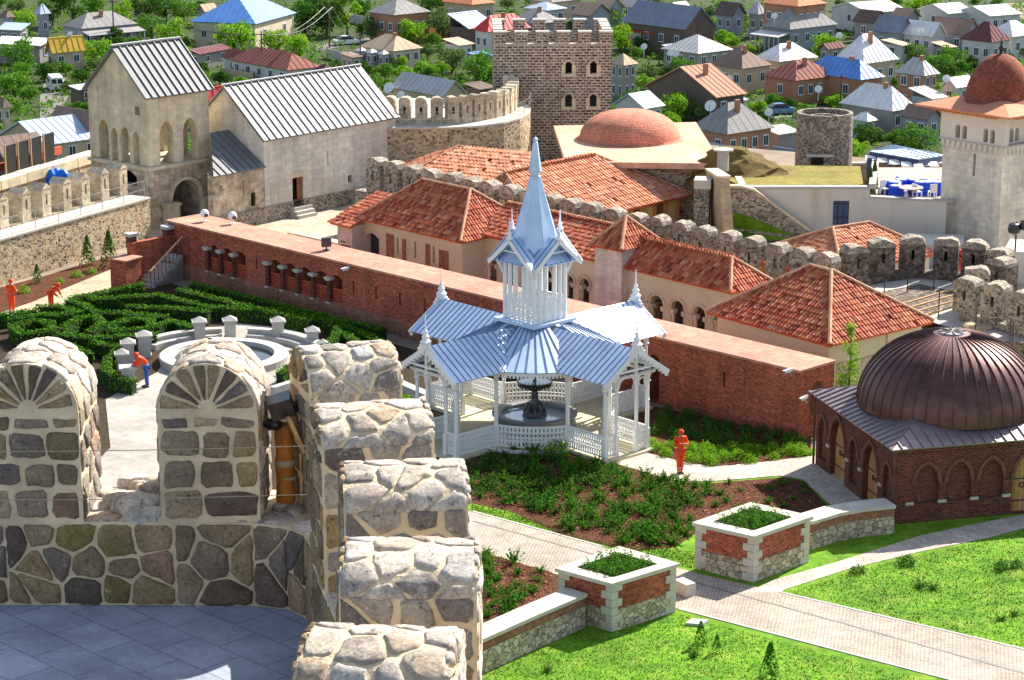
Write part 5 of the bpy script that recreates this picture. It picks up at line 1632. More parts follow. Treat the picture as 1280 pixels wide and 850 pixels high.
g.obox(f0 + er_ * .4 + el_ * (ml1 - 1.0), er_ * (ml2 - 1.5), el_ * .4, Vector((0, 0, zM - .1)))
g.build('wall', [M['plaster'], M['glass']], mu)
for x0, x1, z0, z1 in ((549, 561, .2, 2.35), (532, 538, .2, 2.5), (503, 508, .2, 2.45), (483, 493, .2, 2.55)):
    t0, t1 = facet(f0, el_, x1, 1.6), facet(f0, el_, x0, 1.6)
    g = MB(); g.obox(up(f0 + el_ * t0 - er_ * .02, z0), el_ * (t1 - t0), er_ * .018, Vector((0, 0, z1 - z0))); g.build('brick_patch', M['brick_low'], mu)
for s in sl_[:1] + sl_[2:]:
    g = MB(); g.obox(up(f0 + el_ * (s - .25) - er_ * .05, 1.42), el_ * .5, er_ * .048, Vector((0, 0, .12))); g.build('window_sill', M['cap_stone'], mu)
# museum porch with its lean-to
PL_ = W(421.5, 271.5, 3.0); PF = W(443, 275, 3.0)
po = thing('entrance_lodge', 'small stone lodge with a lean-to tile roof at the left end of the museum', 'lodge', (PF.x, PF.y, 0))
pd = el_
q = f0 + el_ * (ml1 - .55)
g = MB(); g.obox(q - er_ * .9, el_ * 1.25, er_ * 3.0, Vector((0, 0, 2.75))); g.build('wall', M['old_plaster'], po)
g = MB(); tile_slope(g, up(q - er_ * 1.15 + el_ * -.12, 2.78), up(q - er_ * 1.15 + el_ * 1.6, 2.78), up(q + er_ * 2.2 + el_ * 1.6, 3.95), up(q + er_ * 2.2 - el_ * .12, 3.95)); g.build('roof_slope', [M['tile'], M['terracotta']], po)
# carved lettering block on the lodge: a few rows of dark strokes
g = MB()
for i, (z, n_) in enumerate(((1.75, 3), (1.55, 6), (1.4, 6), (1.25, 5))):
    for j in range(n_):
        g.obox(up(q - er_ * .906 + el_ * (.95 - j * .14 - .1), z), el_ * .10, er_ * .005, Vector((0, 0, .10)))
g.build('lettering', M['dark'], po)
# low brick wall and terrace in front of the museum
lb = thing('courtyard_wall', 'low brick and rubble wall with pale coping left of the museum', 'wall', W(365, 292, 0))
a_, b_ = W(360, 290, 1.3), W(424, 304, 1.3)
d_ = (b_ - a_); d_.z = 0
g = MB(); g.obox(up(a_, 0), d_ * .3, Vector((.3, .35, 0)), Vector((0, 0, 1.2))); g.build('rubble_end', M['rubble_grey'], lb)
g = MB(); g.obox(up(a_ + d_ * .301, 0), d_ * .699, Vector((.3, .35, 0)), Vector((0, 0, 1.2))); g.build('brick_part', M['brick'], lb)
g = MB(); g.obox(up(a_ - Vector((.04, .04, 0)), 1.203), d_, Vector((.4, .45, 0)), Vector((0, 0, .1))); g.build('coping', M['ashlar_cream'], lb)
g = MB(); g.boxb(W(478, 247, .9), (2.4, 1.8, .12), .75); g.boxb(W(478, 252, 0), (2.2, 1.6, 1.0), .75)
tag(g.build('flat_canopy', M['white_stone']), 'flat pale slab roof between the church and the museum roof', 'canopy')
# small orange roofed house behind the rampart at right
zO = 1.6
F, L, Rr = W(1052, 338, zO), W(985, 308, zO), W(1135, 312, zO)
oh2 = thing('orange_roof_house', 'low house with pale orange hip roof beyond the rampart merlons', 'house', (F.x, F.y, 0))
a, l1, l2 = axis_pair(F, L, Rr)
tiled_hip(oh2, F, a, l1, l2 * 1.05, zO, 1.35, mat='tile_orange', ridge_along='l2', rl=2.6)
cs = rect_from(F, a, l1, l2 * 1.05); cm = (cs[0] + cs[2]) / 2
g = MB(); g.prism([tuple((cm + (p - cm) * .9)[:2]) for p in cs], 0, zO - .05); g.build('wall', M['white_stucco'], oh2)
# ------------------------------------------------------------------ white modern building with sod roof
wb0 = W(862, 237, 3.4)
def wbp(px, z, y): 
    u = (px - 640) / FPX
    return Vector((u * (y * _c + (CAMH - z) * _s), y, z))
YB = 131.0
zt = zat(236, YB)
mb_ = thing('terrace_building', 'long white modern terrace building with a sod roof and one tall window', 'building', wbp(1000, 0, YB))
p0, p1 = wbp(925, 0, YB), wbp(1085, 0, YB); p2 = wbp(1148, 0, YB - 1.2)
g = MB()
L1 = (p1 - p0).length
wt0, wt1 = wbp(1041, 1.5, YB).x - p0.x, wbp(1061, 1.5, YB).x - p0.x
wall_open(g, p0, (1, 0, 0), L1, 0, zt, .4, [(wt0, wt1, zat(281, YB), zat(251, YB), 'flat', .16)], (0, 1, 0), backs=1)
g.obox(p1 + Vector((0, .0, 0)), Vector((4.2, -1.2, 0)), Vector((0, .4, 0)), Vector((0, 0, zt - .55)))
g.obox(up(p0 + Vector((0, .4, 0)), 0), Vector((.4, 0, 0)), Vector((0, 9.5, 0)), Vector((0, 0, zt - .003)))
g.build('wall', [M['stained_stucco'], M['blue_glass']], mb_)
g = MB(); q = p0 + Vector((wt0, .1, 0)); z0, z1 = zat(281, YB), zat(251, YB); ww = wt1 - wt0
for f in (0, .33, .66, 1): g.bar(up(q + Vector((ww * f, 0, 0)), z0), up(q + Vector((ww * f, 0, 0)), z1), .05)
for f in (0, .3, .85, 1): g.bar(up(q, z0 + (z1 - z0) * f), up(q + Vector((ww, 0, 0)), z0 + (z1 - z0) * f), .05)
g.build('window_frame', M['iron'], mb_)
g = MB(); g.poly([up(p0 + Vector((.4, .3, 0)), zt + .0), up(p1 + Vector((-.3, .3, 0)), zt), up(p1 + Vector((.6, 8.0, 0)), zt - .12), up(p0 + Vector((-2.5, 8.5, 0)), zt - .12)]); g.build('sod_roof', M['sod'], mb_)
g = MB(); g.obox(up(p0 - Vector((0, .08, 0)), zt + .002), Vector((L1, 0, 0)), Vector((0, .45, 0)), Vector((0, 0, .14))); g.obox(up(p1 - Vector((.1, .1, 0)), zt + .002), Vector((1.3, 7.4, 0)), Vector((.4, 0, 0)), Vector((0, 0, .30)))
g.build('coping', M['white_stone'], mb_)
g = MB(); g.obox(up(p1 + Vector((0, -.06, 0)), zt - .547), Vector((4.2, -1.2, 0)), Vector((0, .5, 0)), Vector((0, 0, .12))); 
g.obox(up(p1 + Vector((4.2, -1.26, 0)), zt - .547), Vector((1.9, 7.5, 0)), Vector((.35, 0, 0)), Vector((0, 0, .12))); g.build('terrace_parapet', M['white_stone'], mb_)
g = MB(); g.prism([(p1.x + .5, p1.y + .4), (p1.x + 10, p1.y - .9), (p1.x + 11, p1.y + 11), (p1.x + 1.8, p1.y + 11)], zt - 1.4, zt - .75); g.build('terrace_floor', M['court'], mb_)
g = MB(); g.obox(wbp(1085, 0, YB - 3.2), Vector((5.2, -.9, 0)), Vector((.3, 1.6, 0)), Vector((0, 0, zat(297, YB - 3.2)))); g.obox(wbp(1118, 0, YB - 6), Vector((3.2, -.5, 0)), Vector((.3, 2.0, 0)), Vector((0, 0, zat(304, YB - 6)))); g.build('lower_parapet', M['white_stucco'], mb_)
# grassy mound beside it
g = MB()
mc = wbp(918, 0, YB + 4.5)
rows = 9
vs = []
for i in range(rows + 1):
    for j in range(16):
        a = 2 * math.pi * j / 16
        r_ = (1.0 - i / rows * .78) * 3.6 + random.uniform(-.3, .3)
        vs.append((mc.x + 1.2 + r_ * math.cos(a) * 1.15 - i / rows * 1.6, mc.y + 1.5 + r_ * math.sin(a) * .8, zt - .9 + (zat(192, YB + 4) - zt + .9) * i / rows + random.uniform(-.06, .06)))
fs = [(i * 16 + j, i * 16 + (j + 1) % 16, (i + 1) * 16 + (j + 1) % 16, (i + 1) * 16 + j) for i in range(rows) for j in range(16)]
fs.append(tuple(range(rows * 16, rows * 16 + 16)))
g.add(vs, fs)
tag(g.build('grass_mound', M['sod_dry']), kind='structure')
g = MB(); q = wbp(904, zat(189, YB + 4), YB + 4.2); g.cyl(q, .6, .6, .1, 24); g.cyl(q - Vector((0, 0, 1.2)), .35, .35, 1.2, 16)
tag(g.build('vent_disc', M['white_stone']), 'white round disc on top of the dry grass mound', 'vent')
# sloping stone wall, buttress and lawn ramp
sw_ = thing('ramp_wall', 'sloping grey stone wall with pale coping beside the steep green bank', 'wall', wbp(900, 0, YB - 1))
g = MB()
P = [(903, zat(236, YB - 1.0)), (925, zat(236, YB - 1.0)), (942, zat(240, YB - 1)), (1012, zat(291, YB - 1))]
pts = [wbp(x, z, YB - .6 - .02 * i) for i, (x, z) in enumerate(P)]
for a_, b_ in zip(pts[:-1], pts[1:]):
    v = [up(a_, -.5), up(b_, -.5), b_, a_]
    w_ = [p + Vector((0, .4, 0)) for p in v]
    g.add(v + w_, [(0, 1, 2, 3), (7, 6, 5, 4), (3, 2, 6, 7), (1, 5, 6, 2), (0, 3, 7, 4)])
g.build('stone_face', M['rubble_grey'], sw_)
g = MB()
for a_, b_ in zip(pts[:-1], pts[1:]): g.bar(a_ + Vector((0, .2, .06)), b_ + Vector((0, .2, .06)), .5, .12)
g.build('coping', M['ashlar_cream'], sw_)
bt_ = thing('buttress_wall', 'tan stone buttress wall standing between the tiled hall and green bank', 'wall', wbp(895, 0, YB - 3))
g = MB()
v = [wbp(882, 0, YB + 1), wbp(907, 0, YB - 4.5), wbp(899, zat(224, YB - 4), YB - 4), wbp(883, zat(214, YB + 1), YB + 1)]
w_ = [p + Vector((.6, .3, 0)) for p in v]
g.add(v + w_, [(0, 1, 2, 3), (7, 6, 5, 4), (3, 2, 6, 7), (1, 5, 6, 2), (0, 3, 7, 4)])
g.build('stone_face', M['ashlar_tan'], bt_)
g = MB(); g.bar(v[2] + Vector((.3, .15, .08)), v[3] + Vector((.3, .15, .08)), .75, .14); g.build('coping', M['ashlar_cream'], bt_)
bt2 = thing('stone_pier', 'narrow speckled rubble pier at the end of the tiled hall', 'pier', wbp(874, 0, YB - 1.5))
g = MB(); q = wbp(866, 0, YB - 2); g.obox(q, Vector((.85, -.1, 0)), Vector((.2, 1.2, 0)), Vector((0, 0, zat(236, YB - 2)))); g.build('stone_face', M['rubble_dark'], bt2)
g = MB(); g.obox(up(q + Vector((-.02, -.05, 0)), zat(236, YB - 2) + .003), Vector((.95, -.1, 0)), Vector((.2, 1.3, 0)), Vector((0, 0, .5))); g.build('pier_cap', M['cap_stone'], bt2)
g = MB(); g.poly([W(895, 262, 2.2), W(900, 285, .9), W(915, 300, .5), W(1010, 300, .2), W(1015, 291, .4), W(990, 283, .8), W(930, 268, 1.6), W(908, 264, 2.0)])
o = g.build('green_bank', M['lawn']); o['kind'] = 'structure'
# ------------------------------------------------------------------ round stone tower
rt = thing('round_tower', 'round rubble tower with an open top standing beyond the sod roof', 'tower', wbp(1027, 0, 146))
YR = 147.0
q = wbp(1028, 0, YR); sR = FPX / (YR * _c + (CAMH - 4) * _s); rr = 35.5 / sR
zr = zat(140, YR)
g = MB()
g.lathe(up(q, -1), [(rr * 1.02, 0), (rr, 3), (rr * .985, zr + 1), (rr * .84, zr + 1), (rr * .83, zr + .4), (rr * .6, zr + .4), (rr * .58, zr + .75), (rr * .44, zr + .75), (rr * .43, zr - 1), (0, zr - 1)], 40)
g.build('wall', M['rubble_dark'], rt)
g = MB(); g.obox(q + Vector((-1.0, -rr * 1.02, zat(206, YR - rr))), Vector((.75, 0, 0)), Vector((0, .5, 0)), Vector((0, 0, .5))); g.build('doorway', M['dark'], rt)
g = MB(); g.obox(q + Vector((-1.3, -rr * 1.025, zat(206, YR - rr) + .5)), Vector((1.7, 0, 0)), Vector((0, .5, 0)), Vector((0, 0, .16))); g.build('lintel', M['cap_stone'], rt)
# ------------------------------------------------------------------ pale tower with red dome
m0 = W(1173, 302, 0); m1 = W(1257, 319, 0)
md = (m1 - m0); md.z = 0; ML = 4.25; md.normalize(); mn = Vector((-md.y, md.x, 0))
mt = thing('minaret_tower', 'pale square stone tower with red brick dome and twin arched windows', 'tower', m0)
zC = zat(172, m0.y + .3); zT = zat(135, m0.y + .3)
g = MB()
sx = facet(m0, md, 1219, 6)
wall_open(g, m0, md, ML, 0, zC, .5, [(sx - .09, sx + .09, zat(213, m0.y), zat(186, m0.y), 'flat', .4)], mn, backs=1)
g.obox(m0 + md * (ML - .5) + mn * .5, md * .5, mn * (ML - .5), Vector((0, 0, zC)))
g.obox(m0 + mn * .5, md * .5, mn * (ML - .5), Vector((0, 0, zC)))
g.build('wall', [M['ashlar_grey'], M['dark']], mt)
g = MB()
OV = .13
u0 = m0 - md * OV - mn * OV; UL = ML + 2 * OV
ws = [facet(u0, md, x, 8) for x in (1195.5, 1201.5, 1204, 1210, 1230.5, 1236.5, 1239, 1245)]
zb_, zs_ = zat(170, m0.y) , zat(156, m0.y)
wall_open(g, u0, md, UL, zC, zT, .4, [(ws[i], ws[i + 1], zb_ + .05, zs_ , 'round', None) for i in (0, 2, 4, 6)], mn, backs=1)
wall_open(g, u0 + md * (UL - .4) + mn * .4, mn, UL - .8, zC, zT, .4, [(.6, .95, zb_ + .05, zs_, 'round', None), (1.1, 1.45, zb_ + .05, zs_, 'round', None), (2.5, 2.85, zb_ + .05, zs_, 'round', None), (3.0, 3.35, zb_ + .05, zs_, 'round', None)], -md, backs=1)
g.obox(up(u0 + mn * .4, zC), md * .4, mn * (UL - .8), Vector((0, 0, zT - zC)))
wall_open(g, u0 + mn * (UL - .4), md, UL, zC, zT, .4, [(.6, .95, zb_ + .05, zs_, 'round', None), (1.1, 1.45, zb_ + .05, zs_, 'round', None), (2.5, 2.85, zb_ + .05, zs_, 'round', None), (3.0, 3.35, zb_ + .05, zs_, 'round', None)], mn)
g.build('upper_storey', [M['white_stucco'], M['dark']], mt)
g = MB()
for i in range(12):
    for p, d, n_ in ((u0, md, mn), (u0 + md * UL, mn, -md)):
        o = p + d * (UL * (i + .15) / 12) + n_ * .0
        g.add([up(o, zC), up(o + d * UL * .7 / 12, zC), up(o + d * UL * .35 / 12 + n_ * .0, zC - .5), up(o + n_ * OV, zC), up(o + d * UL * .7 / 12 + n_ * OV, zC), up(o + d * UL * .35 / 12 + n_ * OV, zC - .5)], [(0, 2, 1), (0, 3, 5, 2), (1, 2, 5, 4)])
g.build('corbels', M['white_stucco'], mt)
g = MB(); g.obox(up(u0 - md * .05 - mn * .05, zC + .003), md * (UL + .1), mn * (UL + .1), Vector((0, 0, .10))); g.build('string_course', M['white_stone'], mt)
g = MB(); c_ = m0 + (md + mn) * ML / 2
def msq(h): return [c_ + md * sx_ * h + mn * sy_ * h for sx_, sy_ in ((-1, -1), (1, -1), (1, 1), (-1, 1))]
g.prism([tuple(p[:2]) for p in msq(UL / 2 + .1)], zT + .002, zT + .26)
for i in range(14):
    for p, d, n_ in ((u0, md, -mn), (u0 + md * UL, mn, md)):
        o = p + d * UL * (i + .3) / 14; g.obox(up(o, zT + .0), d * .12, n_ * .8, Vector((0, 0, .16)))
g.build('bracket_cornice', M['orange_wood'], mt)
eo, ei = [up(p, zT + .27) for p in msq(UL / 2 + 1.1)], [up(p, zT + .78) for p in msq(1.5)]
for i in range(4):
    g = MB(); g.slab([eo[i], eo[(i + 1) % 4], ei[(i + 1) % 4], ei[i]], .12); g.build('eave_roof', M['apron_red'], mt)
g = MB(); g.smooth = True
c2 = up(c_, zT + .45)
hd = zat(66, c_.y) - c2.z
rd = 1.9
g.lathe(c2, [(rd * 1.25, .10), (rd * 1.08, .26), (rd, .36)] + [(rd * math.sqrt(max(0, 1 - (t / 1.0) ** 1.9)) * (1 - .10 * t), .36 + (hd - .36) * t) for t in [i / 14 for i in range(1, 15)]], 40)
g.build('dome', M['mosque_dome'], mt)
g = MB(); g.lathe(up(c_, c2.z + hd - .05), [(.16, 0), (.08, .12), (.16, .25), (.17, .35), (.06, .5), (.10, .62), (.03, .8), (0, 1.25)], 10); g.build('finial', M['black'], mt)
# loudspeakers on a mast in front of the tower
lsx = thing('speaker_mast', 'mast with dark round loudspeakers at the foot of the pale tower', 'speakers', W(1268, 335, 0))
q = W(1268, 330, 1.0)
g = MB(); g.bar(up(q, 0), up(q, 3.3), .08); g.build('pole', M['iron'], lsx)
for o in (-.1, .5):
    g = MB(); g.lathe(up(q + Vector((o, -.1 * o, 0)), 2.6 + o * .3), [(.1, 0), (.32, .15), (.36, .35), (.3, .6), (0, .7)], 12); g.build('loudspeaker', M['black'], lsx)
pz = thing('white_annex', 'white stucco wall block at the right edge below the pale tower', 'annex', W(1262, 350, 0))
g = MB(); q = W(1252, 352, 0); g.obox(q, Vector((4, -1.6, 0)), Vector((1, 3, 0)), Vector((0, 0, zat(313, q.y)))); g.build('wall', M['white_stucco'], pz)
# ------------------------------------------------------------------ terrace restaurant
rs = thing('terrace_canopy', 'terrace canopy with pale panelled roof on dark blue posts', 'canopy', W(1135, 220, 2.5))
YC = 150
pA, pB, pC, pD = wbp(1087, zat(189, YC), YC), wbp(1147, zat(199, YC - 2), YC - 2), wbp(1182, zat(194, YC + 1), YC + 1), wbp(1115, zat(181, YC + 6), YC + 6)
g = MB(); tp_ = (pA + pB + pC + pD) / 4 + Vector((0, 0, .25))
for a_, b_ in ((pA, pB), (pB, pC), (pC, pD), (pD, pA)): seam_slab(g, a_, b_, tp_, tp_, .8, .08, .05, .05)
g.build('canopy_roof', M['canopy_blue'], rs)
for a_, b_, m_ in ((pA, pB, 4), (pB, pC, 2)):
    g = MB(); g.bar(a_ - Vector((0, 0, .35)), b_ - Vector((0, 0, .35)), .1, .6); g.build('fascia', M['navy'], rs)
    for i in range(m_ + 1):
        q = a_.lerp(b_, i / m_) - Vector((0, 0, .35)); g = MB(); g.slab([q + Vector((-.3, -.15, .1)), q + Vector((.3, -.15, .1)), q + Vector((.35, -.8, -.1)), q + Vector((-.35, -.8, -.1))], .05); g.build('awning_flap', M['white_plastic'], rs)
for x, z0_, z1_ in ((1111, 238, 205), (1158, 232, 207), (1086, 222, 197), (1180, 226, 200)):
    q = wbp(x, zat(z0_, YC - 6), YC - 6); g = MB(); g.bar(q, up(q, zat(z1_, YC - 6)), .28); g.build('post', M['navy'], rs)
bwk = thing('terrace_wall', 'pale stone terrace wall with planting strip behind the blue tables', 'wall', wbp(1140, 2, 146))
g = MB(); q = wbp(1090, 0, 147); g.obox(q, Vector((7, 0, 0)), Vector((0, .4, 0)), Vector((0, 0, zat(222, 147)))); g.build('wall', M['white_stucco'], bwk)
g = MB(); q = wbp(1062, 0, 150); g.obox(q, Vector((9, 0, 0)), Vector((0, .4, 0)), Vector((0, 0, zat(206, 150)))); g.build('upper_wall', M['rubble_tan'], bwk)
g = MB(); g.obox(up(q - Vector((0, .05, 0)), zat(206, 150) + .003), Vector((9, 0, 0)), Vector((0, .5, 0)), Vector((0, 0, .12))); g.build('coping', M['white_stone'], bwk)
zfl = zt - .75
def table_proto():
    r = thing('dining_table', 'terrace table under a bright blue cloth', 'table', (0, 0, 0), 'blue clothed tables on the terrace')
    g = MB(); g.cyl((0, 0, .0), .5, .42, .76, 14); g.build('tablecloth', M['tablecloth'], r)
    g = MB(); g.cyl((0, 0, .763), .3, .3, .02, 12); g.build('tray', M['white_plastic'], r)
    return r
def chair_proto():
    r = thing('terrace_chair', 'white terrace chair at the blue tables', 'chair', (0, 0, 0), 'white chairs on the terrace')
    g = MB(); g.boxb((0, 0, .42), (.42, .42, .05)); g.build('seat', M['white_plastic'], r)
    g = MB(); g.boxb((0, .2, .47), (.42, .05, .45)); g.build('backrest', M['white_plastic'], r)
    for x in (-.18, .18):
        for y in (-.18, .18):
            g = MB(); g.boxb((x, y, 0), (.05, .05, .42)); g.build('leg', M['white_plastic'], r)
    return r
tpz = table_proto(); cpz = chair_proto(); kids_cache(tpz); kids_cache(cpz)
spots = [(1112, 241), (1146, 237), (1154, 239), (1128, 237), (1118, 243), (1126, 240), (1134, 238), (1142, 240), (1150, 243), (1158, 243), (1164, 240), (1120, 248), (1170, 243)]
for i, (x, y) in enumerate(spots):
    q = W(x, y, zfl + .003)
    if i == 0: tpz.location = q
    else: place(tpz, q, 0)
for i, (x, y) in enumerate(((1106, 245), (1128, 248), (1146, 249), (1165, 249), (1102, 243))):
    q = W(x, y, zfl + .003)
    if i == 0: cpz.location = q; cpz.rotation_euler.z = .6
    else: place(cpz, q, i * 1.1)
wt_ = thing('round_table', 'pale round wooden table on the terrace amid the blue tables', 'table', W(1138, 249, zfl))
q = W(1138, 250, zfl + .003); g = MB(); g.cyl(q + Vector((0, 0, .7)), .7, .7, .06, 18); g.build('tabletop', M['lumber_pale'], wt_); g = MB(); g.cyl(q, .1, .1, .7, 8); g.build('leg', M['iron'], wt_)
# ------------------------------------------------------------------ foreground tower top
TZ, SILL, SPR, TOP = 20.5, 21.28, 22.29, 22.74
MW = .88
inner = [(-7.5, 19.55), (-6.0, 19.55), (-4.5, 19.53), (-3.0, 19.52), (-2.3, 19.50), (-1.98, 19.40), (-1.80, 19.18), (-1.71, 18.8), (-1.61, 18.1), (-1.42, 17.3), (-1.25, 16.4), (-1.16, 15.4), (-1.15, 14.6), (-1.24, 13.2), (-1.5, 12.0), (-2.2, 10.8)]
def offs(path, w):
    out = []
    for i, p in enumerate(path):
        a, b = Vector(path[max(i - 1, 0)]), Vector(path[min(i + 1, len(path) - 1)])
        d = (b - a).normalized()
        out.append((p[0] - d.y * w, p[1] + d.x * w))
    return out
outer_ = offs(inner, .95)
tower = thing('stone_tower', 'round watchtower top of big mortared stones with fan topped merlons around its paved floor', 'tower', (-2.6, 16, TZ))
g = MB(); g.prism(outer_ + [(-6, 9), (-7.5, 9)], -.5, TZ - .006, False); g.build('drum', M['rubble_big'], tower)
g = MB(); g.poly([(x, y, TZ) for x, y in [(-7.5, 9)] + inner[::-1] + []]); 
o = g.build('floor', M['deck'], tower)
if o.data.polygons[0].normal.z < 0: o.data.flip_normals()
# mortar body of the parapet
g = MB()
for i in range(len(inner) - 1):
    a, b, c2, d2 = inner[i], inner[i + 1], outer_[i + 1], outer_[i]
    g.prism([a, b, c2, d2], TZ - .3, SILL, True)
pbody = g.build('parapet', M['mortar'], tower)
# --- stone shapes
def chaikin(poly, n=1):
    for _ in range(n):
        q = []
        for i in range(len(poly)):
            a, b = poly[i], poly[(i + 1) % len(poly)]
            k0 = random.uniform(.07, .2); k1 = random.uniform(.07, .2); q.append((a[0] * (1 - k0) + b[0] * k0, a[1] * (1 - k0) + b[1] * k0)); q.append((a[0] * k1 + b[0] * (1 - k1), a[1] * k1 + b[1] * (1 - k1)))
        poly = q
    return poly
def shrink(poly, k):
    cx = sum(p[0] for p in poly) / len(poly); cy = sum(p[1] for p in poly) / len(poly)
    out = []
    for x, y in poly:
        l = math.hypot(x - cx, y - cy) + 1e-6
        s = max(.3, (l - k) / l)
        out.append((cx + (x - cx) * s, cy + (y - cy) * s))
    return out
def subdiv(poly, m):
    out = []
    for i in range(len(poly)):
        a, b = poly[i], poly[(i + 1) % len(poly)]
        L = math.hypot(b[0] - a[0], b[1] - a[1])
        k = max(1, int(L / m))
        for j in range(k): out.append((a[0] + (b[0] - a[0]) * j / k, a[1] + (b[1] - a[1]) * j / k))
    return out
def stone(mb, poly, f, t=.022, rough=.008):
    p = chaikin(poly, 1)
    p = subdiv(p, .06)
    p = [(x + random.uniform(-rough, rough), y + random.uniform(-rough, rough)) for x, y in p]
    n = len(p)
    if n < 4: return
    tt = t * random.uniform(.6, 1.3)
    loops = [(p, -.02), (p, tt * .35), (shrink(p, .014), tt * .85), (shrink(p, .045), tt)]
    vs = []
    for lp, h in loops:
        for x, y in lp: vs.append(f(x, y, h + (random.uniform(-.006, .006) if h > 0 else 0)))
    cx = sum(q[0] for q in p) / n; cy = sum(q[1] for q in p) / n
    vs.append(f(cx, cy, tt * random.uniform(.9, 1.3)))
    fs = []
    for j in range(3):
        for i in range(n): fs.append((j * n + i, j * n + (i + 1) % n, (j + 1) * n + (i + 1) % n, (j + 1) * n + i))
    for i in range(n): fs.append((3 * n + i, 3 * n + (i + 1) % n, 4 * n))
    # orientation: make the outside face outwards
    a, b, c2 = Vector(f(0, 0, 0)), Vector(f(.1, 0, 0)), Vector(f(0, .1, 0))
    nrm = (b - a).cross(c2 - a); hh = Vector(f(0, 0, .1)) - a
    ar = sum(p[i][0] * p[(i + 1) % n][1] - p[(i + 1) % n][0] * p[i][1] for i in range(n))
    if (nrm.dot(hh) > 0) != (ar > 0): fs = [q[::-1] for q in fs]
    s0_ = mb.smooth; mb.smooth = True; mb.add(vs, fs); mb.smooth = s0_
def rows_layout(w, h, rh=(.20, .27), sw=(.18, .36), gap=.05, u0=0, v0=0, jit=.018):
    out = []
    v = v0 + gap * .5
    while v < v0 + h - .08:
        r = min(random.uniform(*rh), v0 + h - v)
        if v0 + h - (v + r) < .10: r = v0 + h - v
        u = u0 + gap * .4
        while u < u0 + w - .05:
            s = random.uniform(*sw)
            if u0 + w - (u + s) < .12: s = u0 + w - u
            e = lambda: random.uniform(-jit, jit)
            k = gap * .5
            out.append([(u + k + e(), v + k + e()), (u + s - k + e(), v + k + e()), (u + s - k + e(), v + r - k + e()), (u + k + e(), v + r - k + e())])
            u += s
        v += r
    return out
def vor_layout(w, h, cell=.22, gap=.032, u0=0, v0=0, asp=1.25):
    pts = []
    nx, ny = max(1, int(w / (cell * asp))), max(1, int(h / cell))
    for j in range(ny):
        for i in range(nx):
            pts.append(((i + .5 + (.25 if j % 2 else -.25) + random.uniform(-.38, .38)) * w / nx, (j + .5 + random.uniform(-.38, .38)) * h / ny))
    out = []
    for i, (x, y) in enumerate(pts):
        poly = [(0, 0), (w, 0), (w, h), (0, h)]
        for j, (x2, y2) in enumerate(pts):
            if i == j or abs(x2 - x) > cell * 5 or abs(y2 - y) > cell * 5: continue
            mx, my, dx, dy = (x + x2) / 2, (y + y2) / 2, x2 - x, y2 - y
            np_ = []
            for k in range(len(poly)):
                a, b = poly[k], poly[(k + 1) % len(poly)]
                da = (a[0] - mx) * dx + (a[1] - my) * dy
                db_ = (b[0] - mx) * dx + (b[1] - my) * dy
                if da <= 0: np_.append(a)
                if (da < 0 < db_) or (db_ < 0 < da):
                    t_ = da / (da - db_)
                    np_.append((a[0] + (b[0] - a[0]) * t_, a[1] + (b[1] - a[1]) * t_))
            poly = np_
            if len(poly) < 3: break
        if len(poly) < 3: continue
        poly = shrink(poly, gap * .62)
        out.append([(a + u0, b + v0) for a, b in poly])
    return out
def plane(o, U, V):
    o, U, V = Vector(o), Vector(U).normalized(), Vector(V).normalized()
    N = U.cross(V)
    return lambda u, v, h: o + U * u + V * v + N * h
Zv = Vector((0, 0, 1))
